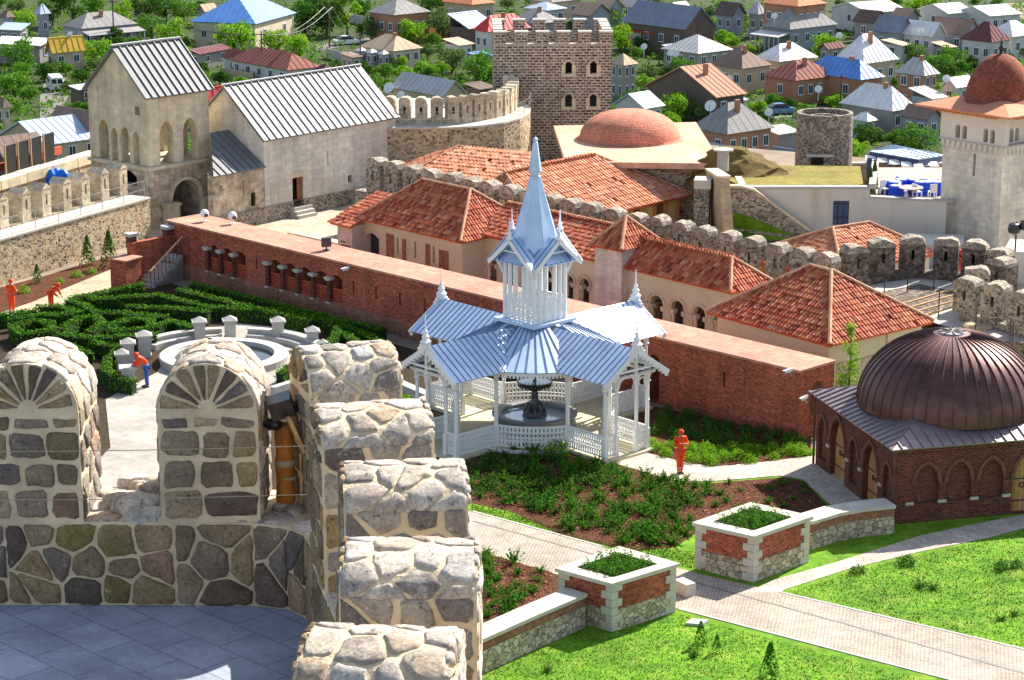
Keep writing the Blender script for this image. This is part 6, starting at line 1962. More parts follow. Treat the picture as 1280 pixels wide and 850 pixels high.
# --- one merlon: local frame x = along wall, y = from inside to outside
def fan_merlon(c, nin, w=MW, th=.90, base=SILL, SPR=SPR, name='merlon'):
    """c = middle of the inner face at sill level, nin = unit normal pointing inwards"""
    nin = Vector((nin[0], nin[1], 0)).normalized()
    X = Vector((-nin.y, nin.x, 0))          # to the right when looking out from inside
    if X.dot(Vector((1, 0, 0))) < 0 and abs(nin.y) > abs(nin.x): X = -X
    O = -nin
    c = Vector((c[0], c[1], 0))
    r = w / 2
    jx = random.uniform(-.015, .015)
    g = MB()
    g.obox(c - X * r + Zv * (base - .02), X * w, O * th, Zv * (SPR - base + .02))
    k = 14
    ring = []
    for e in (0, 1):
        for i in range(k + 1):
            a = math.pi * i / k
            ring.append(c + O * (th * e) + X * (-math.cos(a) * r) + Zv * (SPR + (TOP - SPR) * math.sin(a)))
    fs = [(i + 1, i, i + k + 1, i + k + 2) for i in range(k)] + [tuple(range(k + 1)), tuple(range(2 * k + 1, k, -1))]
    if X.cross(O).z < 0: fs = [f[::-1] for f in fs]
    g.add(ring, fs)
    g.mi = 1
    # inner face: coursed stones and the fan
    def faces(o, U, mi_low, mi_fan):
        f = plane(o, U, Zv)
        g.mi = mi_low
        for p in rows_layout(w, SPR - base - .03, (.24, .31), (.22, .40), .046): stone(g, p, f)
        g.mi = mi_fan
        m = 8
        for i in range(m):
            a = math.pi * (i + .5) / m + random.uniform(-.03, .03)
            da = math.pi / m * .34
            rr = r * random.uniform(.88, .95); kz = (TOP - SPR) / r
            pts = []
            for rad, dd in ((.09, da * .5), (rr, da * 1.12), (rr * 1.02, 0), (rr, -da * 1.12), (.09, -da * .5)):
                pts.append((r + rad * math.cos(a + dd), SPR - base + .03 + rad * kz * math.sin(a + dd)))
            stone(g, pts[::-1], f, .022, .006)
    faces(c - X * r + Zv * base, X, 1, 1)
    faces(c + X * r + O * th + Zv * base, -X, 2, 2)
    # two side faces
    for s in (-1, 1):
        o = c + X * (r * s) + Zv * base
        if s > 0: f = plane(o, O, Zv)
        else: f = plane(o + O * th, -O, Zv)
        if X.cross(O).z < 0: f = plane(o, O, Zv) if s < 0 else plane(o + O * th, -O, Zv)
        g.mi = 3
        for p in vor_layout(th, SPR - base + .04, .19, .056): stone(g, p, f, .02)
    # rounded top
    g.mi = 2
    La = math.pi * (r + (TOP - SPR)) / 2
    def ft(u, v, h):
        a = math.pi * (1 - u / La)
        return c + O * v + X * ((r + h) * math.cos(a)) + Zv * (SPR + (TOP - SPR + h) * math.sin(a))
    for p in vor_layout(La, th, .19, .036, asp=1.25): stone(g, p, ft, .020, .012)
    g.build(name, [M['mortar'], M['fieldstone'], M['palestone'], M['fieldmix']], tower)
for x in (-5.83, -4.24, -2.67): fan_merlon((x, 19.52), (0, -1))
fan_merlon((-1.90, 19.98), (-.95, -.30), .84, .84, SPR=22.40)
for x, y, nx, ny in ((-1.60, 18.08, -1, -.20), (-1.27, 16.52, -1, -.10), (-1.14, 14.78, -1, .0), (-1.25, 13.22, -1, .12)):
    fan_merlon((x, y), (nx, ny), .88, .91, SPR=22.52)
# --- parapet stones, inner face below the merlons, sills and outer face
g = MB()
for i in range(len(inner) - 1):
    a, b = Vector((*inner[i], 0)), Vector((*inner[i + 1], 0))
    L = (b - a).length
    if L < .5 and i in (4, 5, 6): pass
    g.mi = 1
    f = plane(a + Zv * TZ, (b - a), Zv)
    for p in vor_layout(L, SILL - TZ - .01, .225 if i < 4 else .2): stone(g, p, f, .03)
    a2, b2 = Vector((*outer_[i], 0)), Vector((*outer_[i + 1], 0))
    g.mi = 2
    f = plane(b2 + Zv * (TZ - 1.6), (a2 - b2), Zv)
    for p in vor_layout((b2 - a2).length, SILL - TZ + 1.58, .25): stone(g, p, f, .03)
    f = lambda u, v, h, a=a, b=b, L=L: a + (b - a) * (u / L) + (Vector((-(b - a).y, (b - a).x, 0)).normalized()) * v + Zv * (SILL + h)
    for p in vor_layout(L, .94, .26): stone(g, p, f, .035, .012)
g.build('parapet_stones', [M['mortar'], M['fieldstone'], M['palestone']], tower)
for x0 in (-5.0, -3.46):
    for i in range(7):
        g = MB()
        p = [(random.uniform(-.13, .13) + .15 * math.cos(a), random.uniform(-.08, .08) + .11 * math.sin(a)) for a in [2 * math.pi * k / 7 for k in range(7)]]
        q = Vector((x0 + random.uniform(-.3, .3), 19.62 + .13 * i, SILL + .02))
        stone(g, p, lambda u, v, h, q=q: q + Vector((u, v, h)), .12, .01)
        g.build('sill_stone', M['palestone'], tower)
# --- wrapped lamp post in the gap
def blob(mb, c, r, sq=(1, 1, 1), n=10, jit=.22):
    vs, fs = [], []
    m = 6
    for j in range(m + 1):
        b = math.pi * j / m - math.pi / 2
        for i in range(n):
            a = 2 * math.pi * i / n
            k = r * (1 + random.uniform(-jit, jit))
            vs.append((c[0] + k * math.cos(b) * math.cos(a) * sq[0], c[1] + k * math.cos(b) * math.sin(a) * sq[1], c[2] + k * math.sin(b) * sq[2]))
    for j in range(m):
        for i in range(n): fs.append((j * n + i, j * n + (i + 1) % n, (j + 1) * n + (i + 1) % n, (j + 1) * n + i))
    mb.add(vs, fs)
q = Vector((-2.05, 20.0, SILL + .03))
lp = thing('wrapped_lamp', 'lamp post in orange wrapping and black plastic with wooden slats in the nearest battlement gap', 'lamp', q)
g = MB(); g.smooth = True; g.lathe(q, [(.085, 0), (.09, .05), (.08, .2), (.09, .35), (.078, .5), (.09, .62), (.08, .74), (.0, .76)], 14); g.build('orange_post', M['orange_wrap'], lp)
g = MB(); g.lathe(q + Vector((0, 0, .38)), [(.088, -.03), (.097, 0), (.088, .03)], 14); g.lathe(q + Vector((.02, 0, .24)), [(.082, -.015), (.09, 0), (.082, .015)], 14); g.build('cord_wrap', M['rope'], lp)
g = MB(); g.smooth = True
g.smooth = False; g.obox(q + Vector((-.08, -.16, .80)), Vector((.20, .05, .05)), Vector((-.02, .20, .03)), Vector((-.05, -.02, .16))); g.smooth = True; blob(g, q + Vector((.05, -.02, .90)), .10, (1.1, .9, .6), 14, .2); blob(g, q + Vector((-.09, -.12, .77)), .07, (1.2, .8, .7), 14, .2)
g.build('black_plastic', M['black'], lp)
g = MB(); g.bar(q + Vector((-.42, -.30, 1.0)), q + Vector((-.20, -.24, .82)), .075, .03); g.build('wooden_slat', M['lumber'], lp)
g = MB(); g.bar(q + Vector((.06, -.22, .86)), q + Vector((.20, -.16, .50)), .075, .03); g.bar(q + Vector((.17, -.12, .5)), q + Vector((.17, -.10, .02)), .05, .03); g.build('wooden_slat', M['lumber'], lp)
# cords strung past the merlons
for z, y in ((22.02, 19.42), (21.58, 19.40)):
    g = MB(); pts = [Vector((-7.0 + 5.2 * i / 10, y, z - .05 * math.sin(math.pi * i / 10))) for i in range(11)]
    g.tube(pts, .004, 4)
    tag(g.build('cord', M['rope']), 'thin pale cord strung across the nearest fan topped merlons, %s of two' % ('upper' if z > 22 else 'lower'), 'cord')
# ------------------------------------------------------------------ town below the castle
RC = {'grey': (.26, .25, .245), 'lightgrey': (.44, .44, .44), 'white': (.70, .70, .69), 'blue': (.10, .26, .62), 'paleblue': (.40, .50, .62), 'bluegrey': (.20, .23, .29), 'brownred': (.25, .085, .065),
      'maroon': (.16, .055, .06), 'rust': (.44, .21, .14), 'tan': (.46, .34, .23), 'red': (.58, .035, .035), 'yellow': (.60, .38, .05), 'brown': (.22, .15, .12), 'darkbrown': (.13, .09, .075), 'orange': (.56, .20, .10)}
WC = {'g': (.28, .27, .26), 't': (.46, .38, .27), 'b': (.40, .20, .125), 'c': (.58, .49, .36), 'u': (.26, .28, .32), 'w': (.13, .10, .085), 'l': (.52, .51, .50), 's': (.34, .36, .42)}
for k_, c_ in RC.items(): M['r_' + k_] = plain('town_roof_' + k_, c_, .55 if k_ in ('white', 'blue', 'paleblue', 'red', 'lightgrey') else .85, .16, .5, 0, .35, 0, .12)
for k_, c_ in WC.items(): M['w_' + k_] = plain('town_wall_' + k_, c_, .92, .16, .5, .1, .2, 0, .12)
M['win_white'] = plain('window_white', (.66, .70, .76), .5)
HOUSES = []
def house(px, py, wl, wr, ang, h, rise, kind, roof, wl_m, label, short, nw=(2, 3), chim=0, oh=.35, name='house', storeys=1):
    z0 = CZ
    F = W(px, py, z0 + h)
    s = FPX / (F.y * _c + (CAMH - F.z) * _s)
    a = R(ang)
    l2, l1 = wr / s / max(.2, math.cos(a)), wl / s / max(.2, math.sin(a))
    l1, l2 = min(l1, 26), min(l2, 26)
    er, el = Vector((math.cos(a), math.sin(a), 0)), Vector((-math.sin(a), math.cos(a), 0))
    cs = rect_from(F, a, l1, l2)
    base = up(F, z0)
    t = thing(name, label, 'house' if name == 'house' else name.replace('_', ' '), up((cs[0] + cs[2]) / 2, z0))
    HOUSES.append((px + (wr - wl) / 2, py, (wl + wr) / 2, short))
    e = oh
    f0 = up(F, 0) + er * e + el * e
    L1, L2 = max(.8, l1 - 2 * e), max(.8, l2 - 2 * e)
    q = [f0, f0 + er * L2, f0 + er * L2 + el * L1, f0 + el * L1]
    zt = z0 + h
    g = MB()
    g.prism([(p.x, p.y) for p in q], z0 - .5, zt - .02)
    c = [up(p, zt) for p in cs]
    if kind == 'gable1':       # ridge parallel to the left side l1
        for a_, b_ in ((q[0], q[1]), (q[3], q[2])):
            m_ = (a_ + b_) / 2; v = [up(a_, zt - .02), up(b_, zt - .02), up(m_, zt + rise * .93)]
            g.add(v, [(0, 1, 2), (2, 1, 0)] if False else [(0, 1, 2)])
    if kind == 'gable2':
        for a_, b_ in ((q[3], q[0]), (q[2], q[1])):
            m_ = (a_ + b_) / 2; v = [up(a_, zt - .02), up(b_, zt - .02), up(m_, zt + rise * .93)]
            g.add(v, [(0, 1, 2)])
    g.build('wall', M['w_' + wl_m], t)
    metal = roof in ('white', 'blue', 'paleblue', 'brownred', 'red', 'rust', 'maroon', 'yellow', 'lightgrey')
    def slope(A, B, RB, RA, mt=None):
        g = MB()
        if metal: seam_slab(g, A, B, RB, RA, .9, .12, .05, .05)
        else:
            seam_slab(g, A, B, RB, RA, 1.2, .12, .03, .02)
        return g.build('roof_slope', M['r_' + (mt or roof)], t)
    if kind == 'hip':
        if l1 >= l2:
            d = (c[3] - c[0]).normalized(); k = l2 * .5
            r0, r1 = (c[0] + c[1]) / 2 + d * k, (c[3] + c[2]) / 2 - d * k
            if l1 - l2 < .2: r1 = r0
            r0, r1 = up(r0, zt + rise), up(r1, zt + rise)
            slope(c[3], c[0], r0, r1); slope(c[1], c[2], r1, r0); slope(c[0], c[1], r0, r0); slope(c[2], c[3], r1, r1)
        else:
            d = (c[1] - c[0]).normalized(); k = l1 * .5
            r0, r1 = up((c[0] + c[3]) / 2 + d * k, zt + rise), up((c[1] + c[2]) / 2 - d * k, zt + rise)
            slope(c[0], c[1], r1, r0); slope(c[2], c[3], r0, r1); slope(c[3], c[0], r0, r0); slope(c[1], c[2], r1, r1)
    elif kind == 'gable1':
        r0, r1 = up((c[0] + c[1]) / 2, zt + rise), up((c[3] + c[2]) / 2, zt + rise)
        slope(c[3], c[0], r0, r1); slope(c[1], c[2], r1, r0)
    elif kind == 'gable2':
        r0, r1 = up((c[0] + c[3]) / 2, zt + rise), up((c[1] + c[2]) / 2, zt + rise)
        slope(c[0], c[1], r1, r0); slope(c[2], c[3], r0, r1)
    elif kind == 'shed':
        slope(c[0], c[1], up(c[2], zt + rise), up(c[3], zt + rise))
        g = MB(); g.prism([(p.x, p.y) for p in (q[2], q[3], q[3] - el * .1, q[2] - el * .1)], zt - .02, zt + rise * .93); g.build('back_wall', M['w_' + wl_m], t)
    elif kind == 'shed1':
        slope(c[3], c[0], up(c[1], zt + rise), up(c[2], zt + rise))
    for (p, d, n_, L, cnt) in ((f0, el, -er, L1, nw[0]), (f0, er, -el, L2, nw[1])):
        for st in range(storeys):
            for i in range(cnt):
                w_, hh = min(1.0, L / cnt * .5), min(1.35, h * .42)
                o = p + d * (L * (i + .5) / cnt - w_ / 2) + n_ * .03
                zb = z0 + h * (st + .42) / storeys if storeys == 1 else z0 + .9 + st * (h / storeys)
                g = MB(); g.obox(up(o, zb), d * w_, n_ * .05, Vector((0, 0, hh)))
                wdw = g.build('window', M['win_white'], t)
                g = MB()
                for kx in (0, 1):
                    g.obox(up(o + d * (w_ * (.1 + .44 * kx)) + n_ * .052, zb + hh * .1), d * (w_ * .36), n_ * .01, Vector((0, 0, hh * .8)))
                g.build('pane', M['glass'], wdw)
    for i in range(chim):
        f = (.35, .65)[i % 2]
        m_ = (cs[0] * (1 - f) + cs[2] * f) + er * l2 * .12
        g = MB(); g.boxb(up(m_, zt + rise * .25), (.5, .5, rise * .75 + .35), a); g.build('chimney', M['w_b'], t)
    return t, F, er, el, l1, l2, zt
def leanto(parent_info, side, depth, drop, mat, nm='veranda', posts=4):
    t, F, er, el, l1, l2, zt = parent_info
    d, n_, L = (el, -er, l1) if side == 'l' else (er, -el, l2)
    p = up(F, zt - drop) + n_ * .02
    g = MB(); g.slab([p + n_ * depth - Vector((0, 0, .5)), p + n_ * depth + d * L - Vector((0, 0, .5)), p + d * L, p], .1); g.build(nm + '_roof', M['r_' + mat], t)
    for i in range(posts):
        q = p + n_ * (depth - .15) + d * (L * (i + .1) / (posts - .8)); g = MB(); g.boxb(up(q, CZ), (.14, .14, q.z - .55 - CZ), 0); g.build(nm + '_post', M['w_l'], t)
H = house
# left part of the town
hA = H(102, 36, 32, 62, 42, 3.6, 2.0, 'hip', 'grey', 's', 'grey hip roofed house with bluish walls and a side veranda', 'grey veranda house', (3, 4), 1)
leanto(hA, 'r', 2.2, .4, 'grey', 'veranda', 5)
H(65, 67, 12, 38, 40, 2.8, 2.2, 'gable2', 'yellow', 't', 'small house with a bright yellow sheet roof amid trees', 'yellow roofed house', (1, 2))
H(50, 57, 70, 12, 70, 3.0, .6, 'shed1', 'white', 'g', 'house with long white sheet roof at the left edge', 'long white roof', (2, 1))
H(26, 38, 34, 8, 70, 3.0, .8, 'shed1', 'paleblue', 'g', 'house with pale blue sheet roof at the far left edge', 'pale blue roof', (2, 1))
H(8, 22, 14, 10, 45, 4.0, 1.0, 'hip', 'brown', 's', 'blue walled house in the top left corner', 'blue walled house', (1, 1))
H(50, 18, 9, 12, 45, 4.5, 1.5, 'hip', 'paleblue', 'u', 'pale blue house among dark trees at the top left', 'pale blue house', (1, 1))
hB = H(54, 182, 75, 64, 45, 3.0, 2.2, 'gable2', 'paleblue', 't', 'workshop with a wide pale blue sheet roof beyond the outer wall', 'pale blue workshop', (2, 3))
H(4, 197, 30, 46, 45, 2.8, 2.0, 'gable2', 'brown', 'w', 'shed with a dark brown corrugated roof beyond the outer wall', 'brown shed', (1, 1))
H(106, 172, 60, 26, 48, 3.0, 2.8, 'gable1', 'brown', 'g', 'long brown gabled house left of the bell tower', 'brown gabled house', (2, 1))
H(98, 112, 16, 20, 42, 2.4, .3, 'shed', 'white', 'w', 'small shelter with a white flat roof beside the white van', 'white shelter', (0, 1), 0, .2)
H(4, 135, 20, 10, 45, 2.6, 1.2, 'hip', 'brown', 'c', 'low cream house at the left edge below the garden trees', 'cream cottage', (1, 1))
H(320, 30, 86, 40, 72, 4.4, 3.6, 'hip', 'bluewhite' if 'bluewhite' in RC else 'blue', 'c', 'large cream house with a big bright blue hip roof', 'big blue roofed house', (3, 2), 0, .4)
hC = H(359, 88, 86, 40, 40, 2.6, 1.9, 'hip', 'brownred', 'l', 'long low house with brown red sheet roof behind the church', 'long red house', (5, 2), 1)
H(300, 76, 28, 20, 40, 2.4, 1.2, 'gable1', 'brownred', 'l', 'small brown red roofed shed beside the long red house', 'red shed', (1, 1))
H(405, 99, 30, 26, 45, 3.0, 1.6, 'hip', 'maroon', 'b', 'maroon roofed house showing just above the church roof', 'maroon house', (1, 1))
H(262, 130, 10, 20, 48, 3.0, 2.0, 'gable2', 'red', 'b', 'small red sheet roof between the bell tower and the church', 'small red roof', (0, 0))
H(256, 15, 14, 16, 45, 2.6, 1.2, 'gable2', 'tan', 'g', 'low tan roofed shed left of the big blue roof', 'tan shed', (1, 1))
H(250, 68, 16, 34, 60, 2.4, .6, 'shed', 'maroon', 'g', 'low dark lean-to store below the big blue roofed house', 'dark lean-to', (1, 2))
hD = H(493, 19, 37, 45, 43, 4.6, 2.1, 'hip', 'grey', 'b', 'unfinished brick house with grey hip roof and dark openings', 'unfinished house', (3, 4))
H(492, 64, 47, 36, 43, 3.0, 1.9, 'hip', 'tan', 'c', 'cream house with a tan hip roof and pale blue windows', 'tan hip house', (3, 3), 1)
for i_, (x, y) in enumerate(((450, 64), (464, 66), (479, 68))):
    H(x, y, 8, 9, 43, 2.6, .5, 'hip', 'white', 's', 'small porch with white roof before the tan house, %s of three' % ('leftmost', 'middle', 'rightmost')[i_], 'white porch', (1, 1), 0, .15, 'porch')
H(440, 72, 18, 14, 45, 2.6, .4, 'shed', 'brown', 't', 'low tan house with brown flat roof left of the porches', 'low tan house', (2, 1))
H(586, 36, 28, 36, 46, 3.4, 2.0, 'shed', 'paleblue', 'w', 'barn with a sky blue sloping roof beside the red roof', 'sky blue barn', (0, 0))
H(610, 40, 20, 55, 40, 4.0, 2.2, 'hip', 'red', 'l', 'house with a vivid red sheet roof behind the dark tower', 'red roofed house', (2, 3), 1)
H(574, 57, 22, 20, 46, 3.2, .7, 'shed', 'tan', 'l', 'flat roofed grey house with a pale tan roof', 'flat pale house', (2, 2))
H(600, 72, 16, 20, 46, 2.4, .5, 'shed', 'blue', 'g', 'low store with a strong blue roof left of the dark tower', 'low blue roof', (0, 0))
H(553, 121, 70, 32, 40, 2.8, 1.9, 'gable1', 'lightgrey', 't', 'grey gabled house just above the cream merlons', 'grey gabled house', (2, 1))
H(600, 112, 22, 22, 45, 2.8, .5, 'shed', 'darkbrown', 'w', 'dark open garage between the curved wall and dark tower', 'dark garage', (0, 1))
H(545, 124, 15, 14, 45, 1.6, 1.1, 'hip', 'blue', 'w', 'bright blue domed shelter above the cream merlons', 'blue shelter', (0, 0), 0, .2, 'shelter')
# behind the dark tower and the shrine
H(672, 30, 38, 34, 45, 3.4, 2.0, 'hip', 'grey', 'g', 'grey slate house right behind the dark tower', 'grey slate house', (2, 2), 1)
H(684, 13, 30, 26, 45, 3.4, 1.0, 'hip', 'paleblue', 'l', 'pale blue roofed house above the dark tower', 'upper pale blue house', (2, 2))
H(738, 20, 26, 30, 45, 3.2, 1.8, 'gable1', 'brown', 'u', 'brown gabled house at the top above the dark tower', 'upper brown house', (2, 1))
H(760, 12, 22, 24, 45, 3.2, 1.8, 'gable1', 'tan', 'u', 'tan gabled house at the top edge left of the slate barn', 'upper tan house', (2, 1))
H(800, 10, 26, 22, 45, 3.0, 1.6, 'gable1', 'lightgrey', 'u', 'pale grey gabled house at the top edge behind the slate barn', 'upper grey house', (2, 1))
H(850, 13, 18, 18, 45, 3.0, 1.2, 'gable2', 'lightgrey', 'u', 'small grey roofed house at the top edge', 'small grey house', (1, 1))
hE = H(856, 37, 76, 44, 42, 4.2, 3.2, 'gable1', 'bluegrey', 'w', 'big slate blue gabled barn with dark wooden end', 'slate barn', (4, 0))
H(822, 42, 50, 14, 48, 3.0, .7, 'shed1', 'red', 't', 'low house with a bright red awning roof beside slate barn', 'red awning house', (3, 1))
H(848, 62, 20, 14, 45, 2.4, .4, 'shed', 'paleblue', 'l', 'small pale blue shed roof below the slate barn', 'small blue shed', (0, 1))
H(872.7, 67, 44, 48, 41, 3.2, 2.1, 'hip', 'lightgrey', 'g', 'grey house with a silver hip roof and white ridge lines', 'silver hip house', (3, 3))
H(780, 82, 20, 20, 45, 5.0, 1.4, 'hip', 'tan', 'g', 'two storey tan roofed house right of the dark tower', 'two storey tan house', (2, 2), 0, .35, 'house', 2)
H(928, 86, 40, 42, 42, 3.8, 2.4, 'hip', 'brown', 't', 'brown slate house with white windows left of the white roof', 'brown slate house', (3, 2), 1)
H(974.6, 77, 30, 54, 40, 4.0, 2.0, 'hip', 'white', 't', 'house with a bright white hip roof and brown walls', 'white hip house', (2, 3), 1)
H(896, 122, 86, 42, 40, 3.4, 3.2, 'gable2', 'rust', 'w', 'barn with rusty orange sheet roof and dark wooden gable', 'rusty barn', (0, 2), 1)
H(918, 127, 12, 20, 40, 2.4, .4, 'shed', 'paleblue', 'l', 'small lean-to with pale blue roof below rusty barn', 'blue lean-to', (0, 1))
H(806, 136, 40, 28, 45, 2.8, 1.6, 'gable2', 'paleblue', 'l', 'workshop with pale blue sheet roof above the terracotta dome', 'dome side workshop', (2, 2))
hF = H(909.4, 168, 44, 66, 40, 3.6, 3.0, 'hip', 'grey', 'b', 'orange brick house with a large grey hip roof', 'grey hip brick house', (2, 4), 1)
leanto(hF, 'l', 1.6, 1.2, 'lightgrey', 'veranda', 5)
H(958, 204, 20, 18, 44, 2.4, 1.4, 'gable1', 'rust', 'w', 'low shed with a patched pinkish roof left of the round tower', 'patched shed', (0, 1))
H(986, 206, 24, 14, 44, 3.0, 1.6, 'gable1', 'bluegrey', 'w', 'dark roofed shed close to the round tower', 'dark shed', (0, 1))
H(974, 168, 20, 30, 40, 2.4, .5, 'shed', 'white', 'g', 'low white sheet roof beside the grey hip brick house', 'low white roof', (0, 0))
hG = H(987.8, 37, 32, 68, 40, 3.8, 2.8, 'hip', 'grey', 'u', 'wide dark grey hip house with a long white veranda', 'wide grey house', (0, 4), 0)
leanto(hG, 'l', 2.6, .5, 'lightgrey', 'veranda', 7)
H(998, 8, 42, 42, 42, 7.0, 2.0, 'hip', 'orange', 'b', 'tall brick house with an orange roof at the top edge', 'tall brick house', (3, 4), 0, .35, 'house', 2)
H(916, 20, 22, 20, 44, 3.4, 2.0, 'gable1', 'darkbrown', 'u', 'dark gabled house left of the tall brick house', 'dark gabled house', (2, 1))
H(948, 18, 14, 12, 44, 4.0, 2.0, 'hip', 'lightgrey', 'g', 'narrow grey roofed house beside the tall brick house', 'narrow grey house', (1, 1))
H(995, 101, 38, 60, 39, 3.6, 2.2, 'hip', 'brownred', 'b', 'brick house with red brown hip roof and four white windows', 'red brown brick house', (1, 4), 1)
H(1076, 100, 66, 36, 40, 3.8, 2.2, 'hip', 'blue', 'b', 'brick house with a sky blue and white hip roof', 'blue and white hip house', (2, 2), 1)
H(1080, 80, 35, 52, 42, 4.0, 3.6, 'hip', 'white', 't', 'house with a steep white pyramid roof', 'white pyramid house', (1, 3), 1)
H(1116, 139, 58, 36, 40, 3.4, 2.6, 'hip', 'white', 'g', 'house with white ribbed hip roof above the round tower', 'white ribbed house', (1, 2), 1)
H(1156, 95, 33, 24, 44, 5.0, 2.0, 'hip', 'lightgrey', 'b', 'small two storey brick house with pale hip roof and balcony', 'two storey brick house', (2, 2), 1, .35, 'house', 2)
H(1128, 57, 24, 16, 42, 2.6, .5, 'shed', 'tan', 'l', 'pale flat roofed hut between the white roofs', 'pale hut', (1, 1))
H(1122, 42, 26, 26, 45, 3.6, 2.4, 'gable1', 'bluegrey', 'u', 'slate gabled house among the far right roofs', 'far slate house', (2, 1))
H(1165, 46, 34, 24, 45, 3.4, 2.0, 'gable1', 'white', 'l', 'white sheet roofed house with two dishes on the slope', 'dish covered house', (3, 1))
H(1208, 44, 40, 24, 45, 3.4, 2.2, 'gable1', 'brown', 'u', 'brown roofed house right of the white dish covered roof', 'far brown house', (2, 1))
H(1240, 53, 34, 32, 42, 4.0, 2.6, 'hip', 'maroon', 'l', 'large maroon hip roofed house near the dome finial', 'maroon hip house', (3, 2))
H(1266, 46, 28, 40, 42, 4.0, 2.0, 'hip', 'white', 'l', 'white hip roofed house at the far right edge', 'right edge white house', (2, 2))
H(1184, 60, 18, 16, 42, 2.4, .6, 'shed', 'tan', 'g', 'low tan shed below the far brown house', 'low tan shed', (1, 1))
for i_, (x, y, wl_, wr_, rf, lb_, sh) in enumerate(((1085, 16, 40, 55, 'white', 'long white warehouse roof at the top, leftmost of three', 'left warehouse'), (1185, 17, 30, 38, 'white', 'long white warehouse roof at the top, middle of three', 'middle warehouse'), (1238, 20, 34, 46, 'white', 'long white warehouse roof at the top, rightmost of three', 'right warehouse'))):
    H(x, y, wl_, wr_, 30, 3.5, 1.2, 'gable2', rf, 'l', lb_, sh, (1, 3), 0, .35, 'warehouse')
H(1092, 29, 24, 24, 45, 3.2, 1.8, 'gable1', 'darkbrown', 'u', 'dark brown gabled house below the left warehouse', 'dark gable house', (1, 1))
H(1134, 23, 20, 22, 45, 3.0, 1.4, 'gable1', 'brown', 'u', 'brown roofed house between two white warehouses', 'brown middle house', (1, 1))
H(1196, 110, 18, 30, 40, 3.0, 1.2, 'gable2', 'white', 'l', 'white roofed house half hidden behind the red dome, upper left', 'dome left house', (1, 1))
H(1166, 124, 26, 24, 40, 3.0, 1.0, 'shed', 'lightgrey', 's', 'pale grey roofed house just left of the red dome eaves', 'eave side house', (1, 2))
H(1270, 108, 20, 24, 42, 3.0, 1.4, 'hip', 'lightgrey', 'l', 'grey roofed house at the right edge behind the red dome', 'dome right house', (1, 1))
H(1160, 150, 30, 24, 42, 3.2, 1.4, 'gable1', 'brown', 'u', 'dark low house between the white ribbed roof and pale tower', 'dark low house', (2, 1))
H(1085, 152, 20, 16, 42, 2.4, .8, 'hip', 'white', 'l', 'little white hut among trees right of the round tower', 'little white hut', (1, 1))
H(1035, 62, 12, 26, 44, 2.6, .8, 'gable2', 'maroon', 'g', 'dark red low shed between the green tree and white pyramid', 'dark red shed', (1, 1))
H(690, 3, 30, 40, 44, 4, 1.6, 'hip', 'grey', 't', 'grey roofed house cut by the top edge above dark tower', 'top edge grey house', (2, 2))
H(590, 6, 40, 30, 44, 4, 1.6, 'hip', 'orange', 't', 'orange roofed house at the top edge above the sky blue barn', 'top edge orange house', (2, 2))
H(395, 2, 20, 30, 44, 4, 1.6, 'hip', 'brown', 't', 'brown roofed house at the top edge right of the big blue roof', 'top edge brown house', (2, 2))
# smaller things in the town
def dish(px, py, z, label, r=.8):
    q = W(px, py, z)
    t = thing('satellite_dish', label, 'satellite dish', q - Vector((0, 0, 1.0)), 'satellite dishes in the town')
    g = MB(); n_ = Vector((-.35, -.8, .5)).normalized(); s_ = n_.cross(Vector((0, 0, 1))).normalized(); u_ = s_.cross(n_)
    rings = []
    for rad, dp in ((r, .0), (r * .66, -.11), (r * .33, -.18), (0.02, -.2)):
        for i in range(14):
            a = 2 * math.pi * i / 14
            rings.append(q + (s_ * math.cos(a) + u_ * math.sin(a)) * rad + n_ * dp)
    g.add(rings, [(j * 14 + i, j * 14 + (i + 1) % 14, (j + 1) * 14 + (i + 1) % 14, (j + 1) * 14 + i) for j in range(3) for i in range(14)])
    g.build('reflector', M['white_plastic'], t)
    g = MB(); g.bar(q - Vector((0, 0, 1.6)), q - n_ * .2, .09); g.build('mast', M['steel'], t)
    g = MB(); g.bar(q + u_ * -r * .8, q + n_ * .6, .04); g.build('arm', M['steel'], t)
for x, y, z, l in ((87, 43, CZ + 5.2, 'white satellite dish on the yellow sheet roof'), (486, 109, CZ + 3, 'large white satellite dish left of the grey gabled house'), (501, 118, CZ + 3, 'white satellite dish just above the leftmost cream merlons'),
                   (805, 58, CZ + 3, 'white satellite dish on a pole below the red awning house'), (838, 66, CZ + 3, 'small satellite dish, left of a pair on silver hip house'), (845, 67, CZ + 3, 'small satellite dish, right of a pair on silver hip house'),
                   (968, 19.5, CZ + 6, 'white satellite dish at the corner of the tall brick house'), (911, 98, CZ + 3, 'white satellite dish under the brown slate house'), (1023, 111, CZ + 3, 'white satellite dish before the four white windows'),
                   (1144, 38, CZ + 5, 'round dish, left of two on the white sheet slope'), (1152, 38, CZ + 5, 'round dish, right of two on the white sheet slope'), (1183, 98, CZ + 5, 'white dish left of the red mosque dome'), (961, 140, CZ + 3, 'tilted white dish near the parked blue car'), (1049, 44, CZ + 4, 'pale dish on the right wall of the wide grey house'), (888, 132, CZ + 3, 'large pale dish before the rusty barn')):
    dish(x, y, z, l, (.75 if 'large' in l else .52))
def pole(px, py, hm, label, lamp=False):
    q = W(px, py, CZ)
    t = thing('utility_pole', label, 'pole', q, 'utility poles in the town')
    g = MB(); g.cyl(q, .14, .09, hm, 8); g.build('mast', M['bark'] if not lamp else M['steel'], t)
    g = MB(); g.bar(q + Vector((-.7, 0, hm - .5)), q + Vector((.7, 0, hm - .5)), .12); g.build('crossarm', M['bark'] if not lamp else M['steel'], t)
